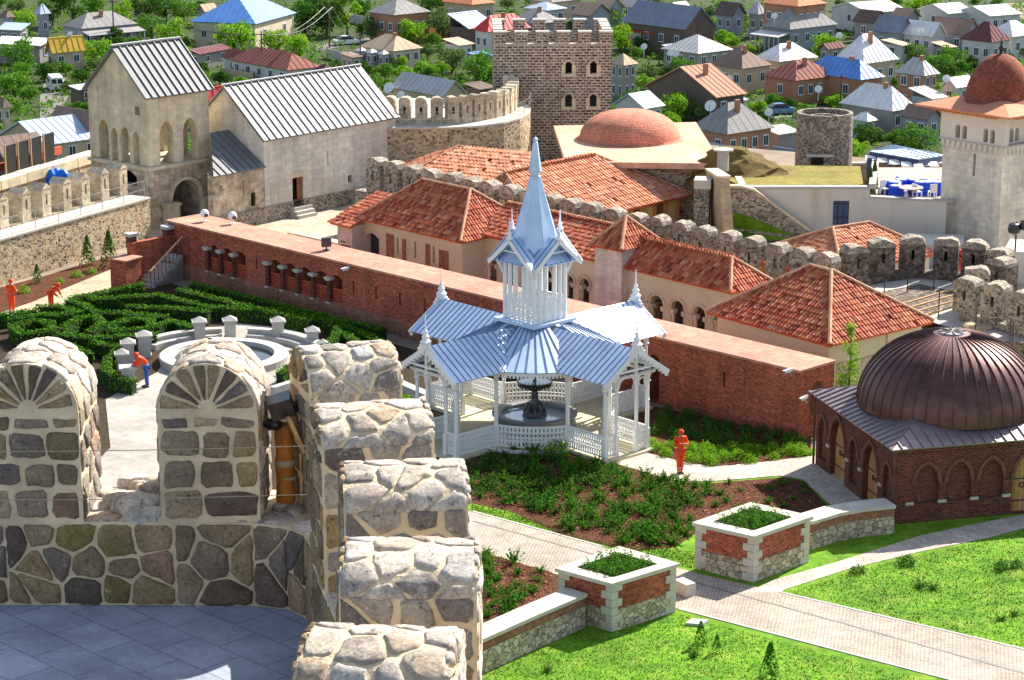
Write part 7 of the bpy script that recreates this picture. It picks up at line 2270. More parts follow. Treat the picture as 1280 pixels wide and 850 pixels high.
for x, y, h_, l in ((328, 100, 7, 'grey utility pole before the long red house'), (412, 60, 7, 'grey pole beside the parked white car'), (143, 62, 8, 'dark wooden pole right of the grey veranda house'), (118, 150, 6, 'thin pole behind the brown gabled house'), (451, 92, 6, 'thin pole below the white porches'), (879, 132, 5, 'thin mast before the rusty barn gable'), (1050, 150, 6, 'pole just behind the round tower'), (368, 101, 5, 'short pole at the right end of the long red house')):
    pole(x, y, h_, l)
def vehicle(px, py, rz, kind, label):
    q = W(px, py, CZ)
    t = thing('parked_van' if kind == 'van' else 'parked_car', label, 'van' if kind == 'van' else 'car', q)
    L, Wd, Hh = (4.6, 1.9, 2.1) if kind == 'van' else (4.2, 1.75, 1.45)
    D = Vector((math.cos(rz), math.sin(rz), 0)); S = Vector((-D.y, D.x, 0))
    P = lambda a, b, c_: q + D * a + S * b + Vector((0, 0, c_))
    def loft(secs, nm, m):
        g = MB(); vs = []
        for a, w, z0, z1, tw_ in secs:
            vs += [P(a, -w / 2, z0), P(a, w / 2, z0), P(a, w / 2, (z0 + z1) * .5), P(a, tw_ / 2, z1), P(a, -tw_ / 2, z1), P(a, -w / 2, (z0 + z1) * .5)]
        fs = [(i * 6 + k, i * 6 + (k + 1) % 6, i * 6 + 6 + (k + 1) % 6, i * 6 + 6 + k) for i in range(len(secs) - 1) for k in range(6)]
        fs += [tuple(range(5, -1, -1)), tuple(range((len(secs) - 1) * 6, len(secs) * 6))]
        g.add(vs, fs); return g.build(nm, m, t)
    body = M['car_white'] if kind in ('van', 'white') else M['car_blue']
    if kind == 'van': loft([(-2.3, 1.7, .35, 1.95, 1.5), (-2.1, 1.9, .3, 2.1, 1.6), (1.0, 1.9, .3, 2.1, 1.6), (1.6, 1.9, .3, 1.25, 1.7), (2.3, 1.75, .35, .95, 1.6)], 'body', body)
    else:
        loft([(-2.1, 1.6, .35, .85, 1.5), (-1.7, 1.75, .28, .95, 1.65), (1.4, 1.75, .28, .92, 1.65), (2.1, 1.6, .35, .75, 1.45)], 'body', body)
        loft([(-1.5, 1.55, .9, 1.1, 1.45), (-.9, 1.5, .9, 1.45, 1.25), (.4, 1.5, .9, 1.45, 1.25), (1.1, 1.55, .88, 1.0, 1.45)], 'cabin', M['glass'])
        g = MB(); g.slab([P(-.85, -.6, 1.47), P(.35, -.6, 1.47), P(.35, .6, 1.47), P(-.85, .6, 1.47)], .04); g.build('roof', body, t)
    for a in (-1.35, 1.35):
        for b in (-1, 1):
            g = MB(); vs = []
            for o in (0, .2):
                for i in range(12): vs.append(P(a + .33 * math.cos(i * math.pi / 6), b * (Wd / 2 - .02 - o), .33 + .33 * math.sin(i * math.pi / 6)))
            g.add(vs, [(i, (i + 1) % 12, 12 + (i + 1) % 12, 12 + i) for i in range(12)] + [tuple(range(12)), tuple(range(23, 11, -1))])
            g.build('wheel', M['black'], t)
    if kind == 'van':
        for b in (-.42, .42):
            g = MB(); g.obox(P(-2.32, b - .34, 1.15), S * .68, D * .02, Vector((0, 0, .6))); g.build('rear_window', M['glass'], t)
        for b in (-1, 1):
            g = MB(); g.obox(P(-1.6, b * .93, 1.2), D * 2.4, S * b * .02, Vector((0, 0, .5))); g.build('side_window', M['glass'], t)
            g = MB(); g.obox(P(-2.31, b * .8 - .06, .8), S * .12, D * -.02, Vector((0, 0, .25))); g.build('tail_light', M['r_red'], t)
    else:
        for b in (-1, 1):
            g = MB(); g.obox(P(2.09, b * .6 - .14, .58), S * .28, D * .03, Vector((0, 0, .12))); g.build('headlight', M['win_white'], t)
M['car_white'] = plain('car_white', (.76, .76, .77), .3, .03, 3.0, 0, .6)
M['car_blue'] = plain('car_blue', (.12, .22, .42), .3, .05, 3.0, 0, .6)
vehicle(69, 112, 1.9, 'van', 'white delivery van parked with its rear doors towards the castle')
vehicle(433, 56, .5, 'white', 'white saloon car parked right of the tall dark trees')
vehicle(975, 143, .3, 'blue', 'blue car parked below the red brown brick house')
for x0, y0, x1, y1, w_ in ((60, 140, 66, 95, 5), (66, 95, 60, 70, 5)):
    pass
sheet('town_road', [W(50, 150, CZ), W(78, 135, CZ), W(90, 112, CZ), W(84, 97, CZ), W(56, 97, CZ), W(50, 122, CZ)], CZ + .05, M['road'])
sheet('town_road', [W(395, 64, CZ), W(470, 52, CZ), W(520, 46, CZ), W(470, 46, CZ), W(395, 56, CZ)], CZ + .05, M['road'])
sheet('town_road', [W(930, 152, CZ), W(1060, 140, CZ), W(1060, 130, CZ), W(930, 140, CZ)], CZ + .05, M['road'])
sheet('bare_plot', [W(1240, 24, CZ), W(1300, 24, CZ), W(1300, 4, CZ), W(1250, 4, CZ)], CZ + .05, M['dirt'])
# fence by the outer wall with dark netting, seen over the coping at the left edge
nt = thing('netting_fence', 'black netting panels tied to a rail beyond the outer wall', 'fence', W(40, 206, 0))
for i in range(4):
    a_, b_ = W(7 + 16 * i, 209 - 5 * i, 1.9), W(20 + 16 * i, 205 - 5 * i, 1.9)
    g = MB(); g.slab([a_ - Vector((0, 0, 1.2)), b_ - Vector((0, 0, 1.2)), b_ + Vector((0, .2, 1.3)), a_ + Vector((0, .2, 1.3))], .12); g.build('net_panel', M['black'], nt)
    g = MB(); g.bar(up(a_, 0), a_ + Vector((0, 0, 1.45)), .1); g.build('post', M['lumber'], nt)
g = MB(); g.bar(W(-6, 211, 1.75), W(76, 187, 1.75), .18, .5); g.build('rail', M['terracotta'], nt)
# ------------------------------------------------------------------ foliage
def rdir():
    while True:
        v = Vector((random.uniform(-1, 1), random.uniform(-1, 1), random.uniform(-1, 1)))
        if .05 < v.length < 1: return v.normalized()
def leaf(g, p, n_, sz, asp=.55):
    n_ = n_.normalized()
    a = n_.cross(Vector((random.uniform(-1, 1), random.uniform(-1, 1), random.uniform(-1, 1))))
    if a.length < .05: a = n_.cross(Vector((1, .3, .2)))
    a.normalize(); b = n_.cross(a)
    a *= sz; b *= sz * asp
    g.add([p - a, p + b, p + a, p - b], [(0, 1, 2, 3)])
def crown(g, clumps, n_, sz):
    tot = sum(r * r for _, r in clumps)
    for c, r in clumps:
        for _ in range(int(n_ * r * r / tot)):
            d = rdir()
            if d.z < -.55 and random.random() < .6: d.z = -d.z
            p = c + Vector((d.x * r, d.y * r, d.z * r * .85)) * random.uniform(.72, 1.06)
            leaf(g, p, (d + rdir() * .9), sz * random.uniform(.6, 1.25))
def tree_meshes(kind, seed):
    random.seed(seed)
    g = MB(); cl = []
    if kind == 'round':
        for i in range(15):
            d = rdir(); cl.append((Vector((d.x * .66, d.y * .66, .92 + d.z * .58)), random.uniform(.26, .48)))
        cl.append((Vector((0, 0, .9)), .55))
    elif kind == 'tall':
        for i in range(16):
            z = random.uniform(.5, 2.2); rr = .55 * (1 - abs(z - 1.2) / 1.7); a = random.uniform(0, 6.28)
            cl.append((Vector((math.cos(a) * rr, math.sin(a) * rr, z)), random.uniform(.22, .38)))
    else:
        for i in range(17):
            a = random.uniform(0, 6.28); rr = random.uniform(.1, .8)
            cl.append((Vector((math.cos(a) * rr, math.sin(a) * rr, .45 + random.uniform(0, .75) * (1.1 - rr))), random.uniform(.22, .40)))
    crown(g, cl, 1500, .075)
    t_ = MB()
    h_ = .9 if kind != 'bushy' else .5
    t_.tube([(0, 0, -.25), (.02, .01, h_ * .4), (0, .02, h_)], [.075, .055, .03], 7)
    for i in range(6):
        a = i * 1.05; z0 = h_ * (.4 + .08 * i)
        t_.tube([(0, 0, z0), (.25 * math.cos(a), .25 * math.sin(a), z0 + .22), (.5 * math.cos(a), .5 * math.sin(a), z0 + .38)], [.035, .022, .01], 5)
    return g, t_
PROTO = {}
def raw_mesh(g, name, m):
    o = g.build(name, m, None, (0, 0, 0)); me = o.data; bpy.data.objects.remove(o); return me
for kind in ('round', 'tall', 'bushy'):
    for v in range(2):
        gc, gt = tree_meshes(kind, hash(kind) % 7 + v * 31 + len(kind))
        mt_ = raw_mesh(gt, 'trunk', M['bark'])
        for tone in ('bright', 'mid', 'dark', 'grey'):
            mc_ = raw_mesh(gc, 'crown', M['leaf_' + tone])
            PROTO[(kind, v, tone)] = (mc_, mt_)
random.seed(21)
def near_house(px, py):
    best = sorted((math.hypot((h[0] - px), (h[1] - py) * 1.6), h) for h in HOUSES if len(h[3]) > 3)
    return best[0][1], best[1][1]
USED = {}
def city_tree(px, py, rpx, tone, kind='round', z=CZ, group='trees in the town', label=None, name='tree', cat='tree'):
    base = W(px, py + rpx * 1.05, z)
    s = FPX / (base.y * _c + (CAMH - z) * _s)
    r_ = rpx / s * 1.15
    if label is None:
        h1, h2 = near_house(px, py)
        side = 'left of' if px < h1[0] - 12 else ('right of' if px > h1[0] + 12 else ('below' if py > h1[1] else 'above'))
        size = 'small ' if rpx < 13 else ('large ' if rpx > 22 else '')
        tn = {'bright': 'bright green', 'mid': 'green', 'dark': 'dark green', 'grey': 'grey green'}[tone]
        label = '%s%s %s %s the %s' % (size, tn, 'bush' if kind == 'bushy' else 'tree', side, h1[3])
        if label in USED: label += ', near the %s' % h2[3]
        if len(label.split()) > 14: label = label.replace(', near the', ' by the').replace('bright green', 'green').replace('small ', '')
        k = USED.get(label, 0)
        if k: label += ', %s one' % ('lower' if py > k else 'upper')
        USED[label] = py
    t = thing(name, label, cat, base, group)
    mc_, mt_ = PROTO[(kind, random.randint(0, 1), tone)]
    for nm, me in (('crown', mc_), ('trunk', mt_)):
        o = bpy.data.objects.new(nm, me); col.objects.link(o); o.parent = t
    t.scale = (r_, r_, r_ * random.uniform(.92, 1.12)); t.rotation_euler.z = random.uniform(0, 6.28)
    return t
TREES = [(28, 22, 17, 'bright', 'round'), (66, 14, 18, 'dark', 'round'), (92, 12, 20, 'dark', 'tall'), (120, 6, 18, 'mid', 'round'), (150, 14, 18, 'bright', 'round'), (182, 8, 20, 'dark', 'round'), (212, 44, 20, 'bright', 'round'), (190, 34, 18, 'mid', 'round'),
 (172, 30, 16, 'grey', 'bushy'), (20, 64, 24, 'mid', 'round'), (18, 100, 22, 'mid', 'round'), (12, 126, 22, 'mid', 'bushy'), (56, 84, 17, 'dark', 'bushy'), (82, 82, 12, 'mid', 'bushy'), (118, 62, 19, 'bright', 'round'), (147, 50, 12, 'dark', 'tall'), (102, 90, 15, 'dark', 'bushy'), (86, 104, 12, 'grey', 'bushy'), (38, 112, 16, 'mid', 'bushy'),
 (230, 10, 16, 'mid', 'round'), (208, 8, 16, 'dark', 'round'), (132, 40, 12, 'dark', 'bushy'), (36, 44, 12, 'dark', 'bushy'), (165, 52, 14, 'mid', 'bushy'), (228, 60, 14, 'bright', 'bushy'),
 (294, 45, 25, 'bright', 'round'), (345, 50, 19, 'bright', 'round'), (374, 54, 19, 'bright', 'round'), (382, 18, 26, 'dark', 'round'), (408, 16, 27, 'dark', 'round'), (434, 22, 22, 'bright', 'tall'), (252, 84, 14, 'dark', 'bushy'), (275, 92, 14, 'dark', 'bushy'), (300, 98, 11, 'bright', 'bushy'), (318, 100, 9, 'bright', 'bushy'), (240, 100, 10, 'mid', 'bushy'),
 (472, 32, 18, 'grey', 'round'), (518, 36, 18, 'bright', 'round'), (553, 30, 20, 'grey', 'round'), (580, 40, 13, 'dark', 'bushy'), (482, 84, 16, 'mid', 'bushy'), (505, 86, 15, 'bright', 'bushy'), (528, 82, 14, 'bright', 'bushy'), (550, 82, 13, 'bright', 'bushy'), (565, 72, 18, 'grey', 'round'), (595, 84, 22, 'mid', 'round'), (612, 82, 16, 'bright', 'bushy'), (470, 98, 18, 'mid', 'bushy'), (492, 104, 14, 'mid', 'bushy'), (517, 95, 16, 'grey', 'bushy'), (545, 96, 13, 'grey', 'bushy'), (575, 98, 15, 'dark', 'bushy'), (455, 82, 12, 'dark', 'bushy'), (534, 60, 12, 'grey', 'bushy'), (560, 6, 18, 'dark', 'round'), (535, 8, 14, 'dark', 'round'), (540, 46, 12, 'mid', 'bushy'), (455, 10, 13, 'dark', 'round'),
 (768, 18, 15, 'bright', 'round'), (774, 48, 18, 'bright', 'round'), (798, 52, 12, 'dark', 'bushy'), (812, 52, 10, 'dark', 'bushy'), (812, 86, 17, 'grey', 'bushy'), (806, 98, 15, 'bright', 'bushy'), (830, 86, 12, 'grey', 'bushy'), (854, 82, 15, 'mid', 'round'), (888, 88, 15, 'mid', 'bushy'), (905, 42, 14, 'bright', 'bushy'), (918, 50, 12, 'bright', 'bushy'), (936, 57, 11, 'bright', 'bushy'), (886, 13, 11, 'grey', 'bushy'), (928, 24, 12, 'grey', 'bushy'), (932, 30, 9, 'bright', 'bushy'),
 (846, 130, 22, 'bright', 'round'), (868, 134, 18, 'grey', 'bushy'), (838, 146, 16, 'bright', 'bushy'), (772, 134, 11, 'bright', 'bushy'), (903, 126, 8, 'bright', 'bushy'), (947, 130, 14, 'bright', 'bushy'), (884, 160, 13, 'dark', 'bushy'), (965, 122, 14, 'mid', 'bushy'), (985, 126, 12, 'dark', 'bushy'), (1045, 124, 14, 'bright', 'bushy'), (768, 112, 11, 'grey', 'bushy'),
 (1032, 55, 20, 'bright', 'round'), (1046, 64, 14, 'bright', 'bushy'), (1075, 34, 12, 'dark', 'tall'), (1094, 36, 12, 'dark', 'tall'), (1085, 50, 12, 'dark', 'bushy'), (1104, 76, 14, 'grey', 'bushy'), (1052, 10, 12, 'bright', 'bushy'), (1092, 140, 19, 'mid', 'round'), (1072, 142, 14, 'mid', 'bushy'), (1088, 160, 16, 'grey', 'bushy'), (1112, 152, 14, 'mid', 'bushy'), (1118, 168, 15, 'mid', 'bushy'), (1150, 172, 22, 'mid', 'round'), (1168, 158, 16, 'mid', 'round'), (1145, 64, 13, 'mid', 'round'), (1172, 76, 17, 'mid', 'round'), (1192, 72, 17, 'mid', 'round'), (1184, 84, 14, 'dark', 'bushy'), (1166, 104, 12, 'bright', 'bushy'), (1118, 100, 9, 'mid', 'bushy'), (1130, 114, 9, 'bright', 'bushy'), (1256, 66, 12, 'mid', 'bushy'), (1272, 62, 10, 'mid', 'bushy'), (1266, 78, 12, 'bright', 'bushy'), (1140, 6, 12, 'bright', 'round'), (1160, 3, 12, 'bright', 'round'), (1240, 8, 12, 'dark', 'bushy'), (1072, 186, 16, 'bright', 'round'), (1064, 176, 12, 'bright', 'bushy'), (1246, 90, 9, 'mid', 'bushy'), (1216, 70, 12, 'dark', 'bushy'), (640, 18, 12, 'grey', 'bushy'), (720, 4, 12, 'bright', 'bushy'), (905, 3, 10, 'bright', 'bushy'), (480, 12, 10, 'dark', 'bushy'), (252, 4, 11, 'dark', 'bushy'), (1200, 30, 9, 'dark', 'bushy'), (1020, 112, 8, 'bright', 'bushy')]
for tr_ in TREES: city_tree(*tr_)
HB = [(h[0], h[1], h[2]) for h in HOUSES]
random.seed(77); extra = []
while len(extra) < 125:
    x, y = random.uniform(-5, 1285), random.uniform(-6, 172)
    if any(abs(x - h[0]) < h[2] * .5 + 3 and -14 < y - h[1] < 10 for h in HB): continue
    if any(abs(x - a) < 10 and abs(y - b) < 5 for a, b in extra): continue
    if 230 < x < 620 and y > 118 or x < 110 and y > 160: continue
    if (x < 92 and 92 < y < 160 and x > 48): continue
    extra.append((x, y))
for x, y in extra: city_tree(x, y, random.uniform(8, 14) * (.8 + y / 400), random.choice(('bright', 'mid', 'mid', 'dark', 'grey')), random.choice(('bushy', 'bushy', 'round')))
# rough scrub between the gardens
random.seed(78); g = MB(); k = 0
while k < 4500:
    q = W(random.uniform(-20, 1300), random.uniform(-8, 190), CZ)
    if q.y < 225: continue
    k += 1; r_ = random.uniform(.4, 1.3); hh = random.uniform(.3, 1.2)
    for _ in range(11): leaf(g, q + Vector((random.gauss(0, r_ * .5), random.gauss(0, r_ * .5), random.uniform(0, hh))), rdir() + Vector((0, 0, .5)), random.uniform(.15, .34))
tag(g.build('scrub', M['leaf_mid'], loc=(0, 0, CZ)), 'rough green scrub between the houses of the town', 'scrub', None, 'stuff')
# plank fences and wires of the town
random.seed(91); used = set()
for h in [h for h in HOUSES if len(h[3]) > 3][::3][:22]:
    if h[3] in used: continue
    used.add(h[3])
    q = W(h[0] - h[2] * .3, h[1] + 17, CZ)
    a = random.choice((R(38), R(128))); d = Vector((math.cos(a), math.sin(a), 0)); n_ = Vector((-d.y, d.x, 0)); L = random.uniform(7, 15)
    t = thing('garden_fence', 'weathered plank garden fence in front of the ' + h[3], 'fence', q, 'plank fences in the town')
    g = MB(); g.obox(q, d * L, n_ * .08, Vector((0, 0, 1.5))); g.build('planks', M[random.choice(('w_g', 'w_t', 'w_l', 'r_rust'))], t)
    for i in range(4):
        g = MB(); g.boxb(q + d * (L * i / 3) - n_ * .1, (.14, .14, 1.75), a); g.build('post', M['bark'], t)
for i_, (x0, y0, h0, x1, y1, h1, l) in enumerate(((143, 62, 7.5, 328, 100, 6.5, 'sagging black wires from the wooden pole to the long red house'), (328, 100, 6.5, 412, 60, 6.5, 'sagging black wires towards the pole beside the white car'), (412, 60, 6.5, 451, 92, 5.5, 'sagging black wires ending below the white porches'))):
    g = MB(); a, b = W(x0, y0, CZ), W(x1, y1, CZ)
    for o in (-.6, .6): g.tube([a.lerp(b, k / 10) + Vector((o, 0, h0 + (h1 - h0) * k / 10 - 1.6 * math.sin(math.pi * k / 10))) for k in range(11)], .035, 4)
    tag(g.build('power_line', M['black']), l, 'power line')
# young tree by the tiled house, cypresses on the terrace
yt = thing('young_tree', 'slender young tree with sparse bright leaves beside the tiled house', 'tree', (14.15, 93.9, 0))
q = Vector((14.15, 93.9, 0)); g = MB()
hh = zat(410, q.y)
random.seed(5)
g2 = MB(); g2.tube([q, q + Vector((.02, 0, hh * .5)), q + Vector((0, .02, hh))], [.05, .03, .01], 6)
for i in range(46):
    z = hh * random.uniform(.25, 1.0); a = random.uniform(0, 6.28); r_ = (1 - z / hh) * .75 + .12
    e = q + Vector((r_ * math.cos(a), r_ * math.sin(a), z + .25))
    g2.tube([q + Vector((0, 0, z)), e], [.012, .004], 4)
    for k in range(34): leaf(g, q.lerp(e, 0) + Vector((0, 0, z)) + (e - q - Vector((0, 0, z))) * random.uniform(.3, 1.1) + rdir() * .12, rdir(), .055)
g.build('crown', M['leaf_bright'], yt); g2.build('trunk', M['bark'], yt)
for x, y, l in ((1087, 246, 'dark slim cypress in the white terrace planter, left of two'), (1092.5, 238, 'dark slim cypress in the white terrace planter, right of two')):
    t = thing('cypress', l, 'tree', W(x, y, 2.2), 'cypresses on the terrace'); q = W(x, y, 2.2); g = MB()
    for i in range(700):
        z = random.uniform(0, 1); a = random.uniform(0, 6.28); r_ = .30 * (1 - z) ** .6 * random.uniform(.6, 1.05); leaf(g, q + Vector((r_ * math.cos(a), r_ * math.sin(a), .1 + z * 1.7)), Vector((math.cos(a), math.sin(a), .5)), .07)
    g.build('crown', M['leaf_dark'], t); g = MB(); g.bar(q - Vector((0, 0, .5)), q + Vector((0, 0, .5)), .08); g.build('trunk', M['bark'], t)
# ------------------------------------------------------------------ small shrubs
def shrub_mesh(seed, kind):
    random.seed(seed); g = MB()
    if kind == 'juniper':
        for i in range(26):
            a = random.uniform(0, 6.28); el_ = random.uniform(.15, 1.3); L = random.uniform(.28, .55)
            d = Vector((math.cos(a) * math.cos(el_), math.sin(a) * math.cos(el_), math.sin(el_) * .8))
            for k in range(13):
                f = (k + 1) / 13
                leaf(g, d * L * f + Vector((0, 0, .03)) + rdir() * .035 * (1.2 - f), d + rdir() * .8, .05, .4)
    elif kind == 'leafy':
        for i in range(260):
            d = rdir(); d.z = abs(d.z); p = Vector((d.x * .36, d.y * .36, d.z * .42)) * random.uniform(.55, 1.05); leaf(g, p, d + rdir() * .8, .045)
    else:
        for i in range(300):
            z = random.uniform(0, 1) ** .8; a = random.uniform(0, 6.28); r_ = .26 * (1 - z) + .03; leaf(g, Vector((r_ * math.cos(a), r_ * math.sin(a), z * .9)), Vector((math.cos(a), math.sin(a), .7)) + rdir() * .5, .05)
    return g
SH = {}
for k_ in ('juniper', 'leafy', 'conic'):
    for v in range(3):
        for mname in ('leaf_juniper', 'leaf_bright', 'leaf_dark'):
            SH[(k_, v, mname)] = raw_mesh(shrub_mesh(v * 17 + len(k_), k_), 'shrub', M[mname])
def shrub(p, s, k_, mname, label, group=None, name='shrub'):
    o = bpy.data.objects.new(name, SH[(k_, random.randint(0, 2), mname)]); col.objects.link(o)
    o.location = p; o.scale = (s, s, s * random.uniform(.85, 1.15)); o.rotation_euler.z = random.uniform(0, 6.28)
    return tag(o, label, 'shrub', group)
def inpoly(x, y, poly):
    c_ = False; j = len(poly) - 1
    for i in range(len(poly)):
        (xi, yi), (xj, yj) = poly[i], poly[j]
        if (yi > y) != (yj > y) and x < (xj - xi) * (y - yi) / (yj - yi) + xi: c_ = not c_
        j = i
    return c_
def scatter(poly_px, n_, dmin, seed):
    random.seed(seed)
    P = [tuple(W(a, b, 0)[:2]) for a, b in poly_px]
    xs = [p[0] for p in P]; ys = [p[1] for p in P]; out = []
    for _ in range(n_ * 60):
        x, y = random.uniform(min(xs), max(xs)), random.uniform(min(ys), max(ys))
        if inpoly(x, y, P) and all((x - a) ** 2 + (y - b) ** 2 > dmin * dmin for a, b in out): out.append((x, y))
        if len(out) >= n_: break
    return out
for x, y in scatter([(575, 590), (640, 560), (700, 572), (770, 582), (840, 604), (900, 606), (880, 640), (868, 662), (845, 680), (790, 684), (700, 660), (640, 634), (580, 622)], 170, .33, 3):
    shrub((x, y, .0), random.uniform(.8, 1.35), 'juniper', 'leaf_dark' if random.random() < (.6 if x < 1.2 else .2) else 'leaf_juniper', 'low spreading green juniper in the mulched bed before the gazebo', 'junipers in the bed before the gazebo')
for x, y in scatter([(900, 606), (970, 600), (1004, 606), (1020, 622), (960, 640), (890, 640)], 14, .7, 4):
    shrub((x, y, .0), random.uniform(.5, .8), 'juniper', 'leaf_juniper', 'small juniper on the open mulch left of the domed hall', 'junipers on the open mulch')
for x, y in scatter([(808, 556), (850, 560), (930, 562), (1010, 562), (1012, 568), (955, 577), (890, 582), (830, 572)], 44, .34, 5):
    shrub((x, y, .0), random.uniform(.7, 1.05), 'leafy', 'leaf_bright', 'small bright green bush along the gazebo path edge', 'bushes along the gazebo path')
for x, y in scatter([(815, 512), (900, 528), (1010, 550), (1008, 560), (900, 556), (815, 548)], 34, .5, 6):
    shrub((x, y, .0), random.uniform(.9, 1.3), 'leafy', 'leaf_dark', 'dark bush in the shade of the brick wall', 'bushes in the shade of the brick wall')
for x, y in scatter([(606, 690), (690, 716), (694, 740), (610, 780)], 20, .5, 7):
    shrub((x, y, .0), random.uniform(.7, 1.2), 'juniper', 'leaf_juniper', 'juniper in the mulched bed left of the planter', 'junipers left of the planter')
shrub(W(697, 568, 0), 1.6, 'leafy', 'leaf_bright', 'taller bright green bush right against the front gazebo railing')
shrub(W(507, 505, .2), 1.2, 'leafy', 'leaf_bright', 'bright bush inside the left porch of the gazebo')
for x, y, s, k_, l in ((1072, 716, .9, 'leafy', 'round dark shrub on the lawn nearest the domed hall path'), (1133, 706, 1.0, 'leafy', 'large round shrub on the right lawn, second from the path'), (1150, 734, .9, 'juniper', 'low spreading shrub, left of a pair on the right lawn'), (1166, 737, .8, 'juniper', 'low spreading shrub, right of a pair on the right lawn'),
                     (1252, 712, .9, 'leafy', 'dark shrub near the right edge of the lawn, left one'), (1271, 709, .7, 'leafy', 'small dark shrub at the right edge of the lawn'), (1250, 776, .6, 'juniper', 'sparse shrub low on the right lawn, left one'), (1268, 770, .6, 'juniper', 'sparse shrub low on the right lawn, right one'),
                     (876, 806, .9, 'conic', 'small dark conifer on the front lawn, left of two'), (868, 822, .7, 'juniper', 'low spreading juniper on the front lawn below the conifers'), (896, 816, .7, 'conic', 'small dark conifer on the front lawn, right of two'), (962, 848, 1.3, 'conic', 'taller young conifer at the bottom edge of the front lawn'), (684, 840, .6, 'juniper', 'faint low shrub at the bottom edge of the front lawn')):
    shrub(W(x, y, .0), s, k_, 'leaf_dark' if k_ != 'conic' else 'leaf_juniper', l)
def carpet(name, pts, h, mname, n_, label, cat, parent=None, sz=.05):
    g = MB(); c_ = pts
    for _ in range(n_):
        a, b = random.random(), random.random()
        p = (c_[0] * (1 - a) + c_[1] * a) * (1 - b) + (c_[3] * (1 - a) + c_[2] * a) * b
        p = p + Vector((0, 0, random.uniform(0, h) * (.25 + 1.1 * math.sin(p.x * 6.1 + p.y * 4.3 + math.sin(p.y * 5)) ** 2)))
        leaf(g, p, Vector((0, 0, .6)) + rdir(), sz, .45)
    o = g.build(name, M[mname]); return tag(o, label, cat, None, 'stuff')
random.seed(11)
carpet('planter_foliage', PI1, .34, 'leaf_juniper', 2600, 'dense green foliage filling the planter left of the path', 'foliage')
carpet('planter_foliage', PI2, .34, 'leaf_juniper', 2600, 'dense green foliage filling the planter right of the path', 'foliage')
# planting below the left rampart
for x, y, s, k_, m_ in ((30, 366, 1.0, 'leafy', 'leaf_mid2'), (47, 354, 1.1, 'conic', ''), (47, 340, 1.3, 'conic', ''), (75, 355, .8, 'leafy', ''), (96, 346, 1.0, 'leafy', ''), (110, 332, 1.7, 'conic', ''), (115, 342, .9, 'leafy', ''), (137, 334, 2.0, 'conic', ''), (161, 300, 1.2, 'conic', '')):
    shrub(W(x, y, 0), s, k_, 'leaf_dark' if k_ == 'conic' else 'leaf_bright', 'dark slim climber at the rubble wall foot' if k_ == 'conic' else 'small bright bush at the rubble wall foot', 'climbers at the rubble wall foot' if k_ == 'conic' else 'bushes at the rubble wall foot')
for x, y, s in ((965, 286, 2.0), (982, 288, 1.8), (975, 283, 1.6)): shrub(W(x, y, .5), s, 'leafy', 'leaf_mid_shrub' if ('leafy', 0, 'leaf_mid_shrub') in SH else 'leaf_bright', 'round bush on the steep green bank', 'bushes on the green bank')
shrub(W(897, 284, 1.0), 1.6, 'leafy', 'leaf_bright', 'yellowish bush at the foot of the buttress wall')
# ------------------------------------------------------------------ hedge maze
def hedge(pts_px, w=.44, h=.7, label='', dark=False):
    pts = [W(a, b + 13, 0) for a, b in pts_px]
    g = MB()
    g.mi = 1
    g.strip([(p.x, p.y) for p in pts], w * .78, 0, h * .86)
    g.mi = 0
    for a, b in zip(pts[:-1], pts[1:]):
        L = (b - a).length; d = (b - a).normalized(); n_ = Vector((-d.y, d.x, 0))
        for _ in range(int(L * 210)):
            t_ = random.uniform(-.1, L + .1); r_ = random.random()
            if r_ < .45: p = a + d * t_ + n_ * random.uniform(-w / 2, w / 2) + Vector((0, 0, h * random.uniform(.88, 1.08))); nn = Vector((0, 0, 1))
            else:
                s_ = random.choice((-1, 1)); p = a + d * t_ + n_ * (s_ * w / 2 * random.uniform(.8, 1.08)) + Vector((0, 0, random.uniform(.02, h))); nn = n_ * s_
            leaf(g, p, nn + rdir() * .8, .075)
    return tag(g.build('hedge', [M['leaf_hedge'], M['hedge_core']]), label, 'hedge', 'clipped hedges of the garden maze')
random.seed(33)
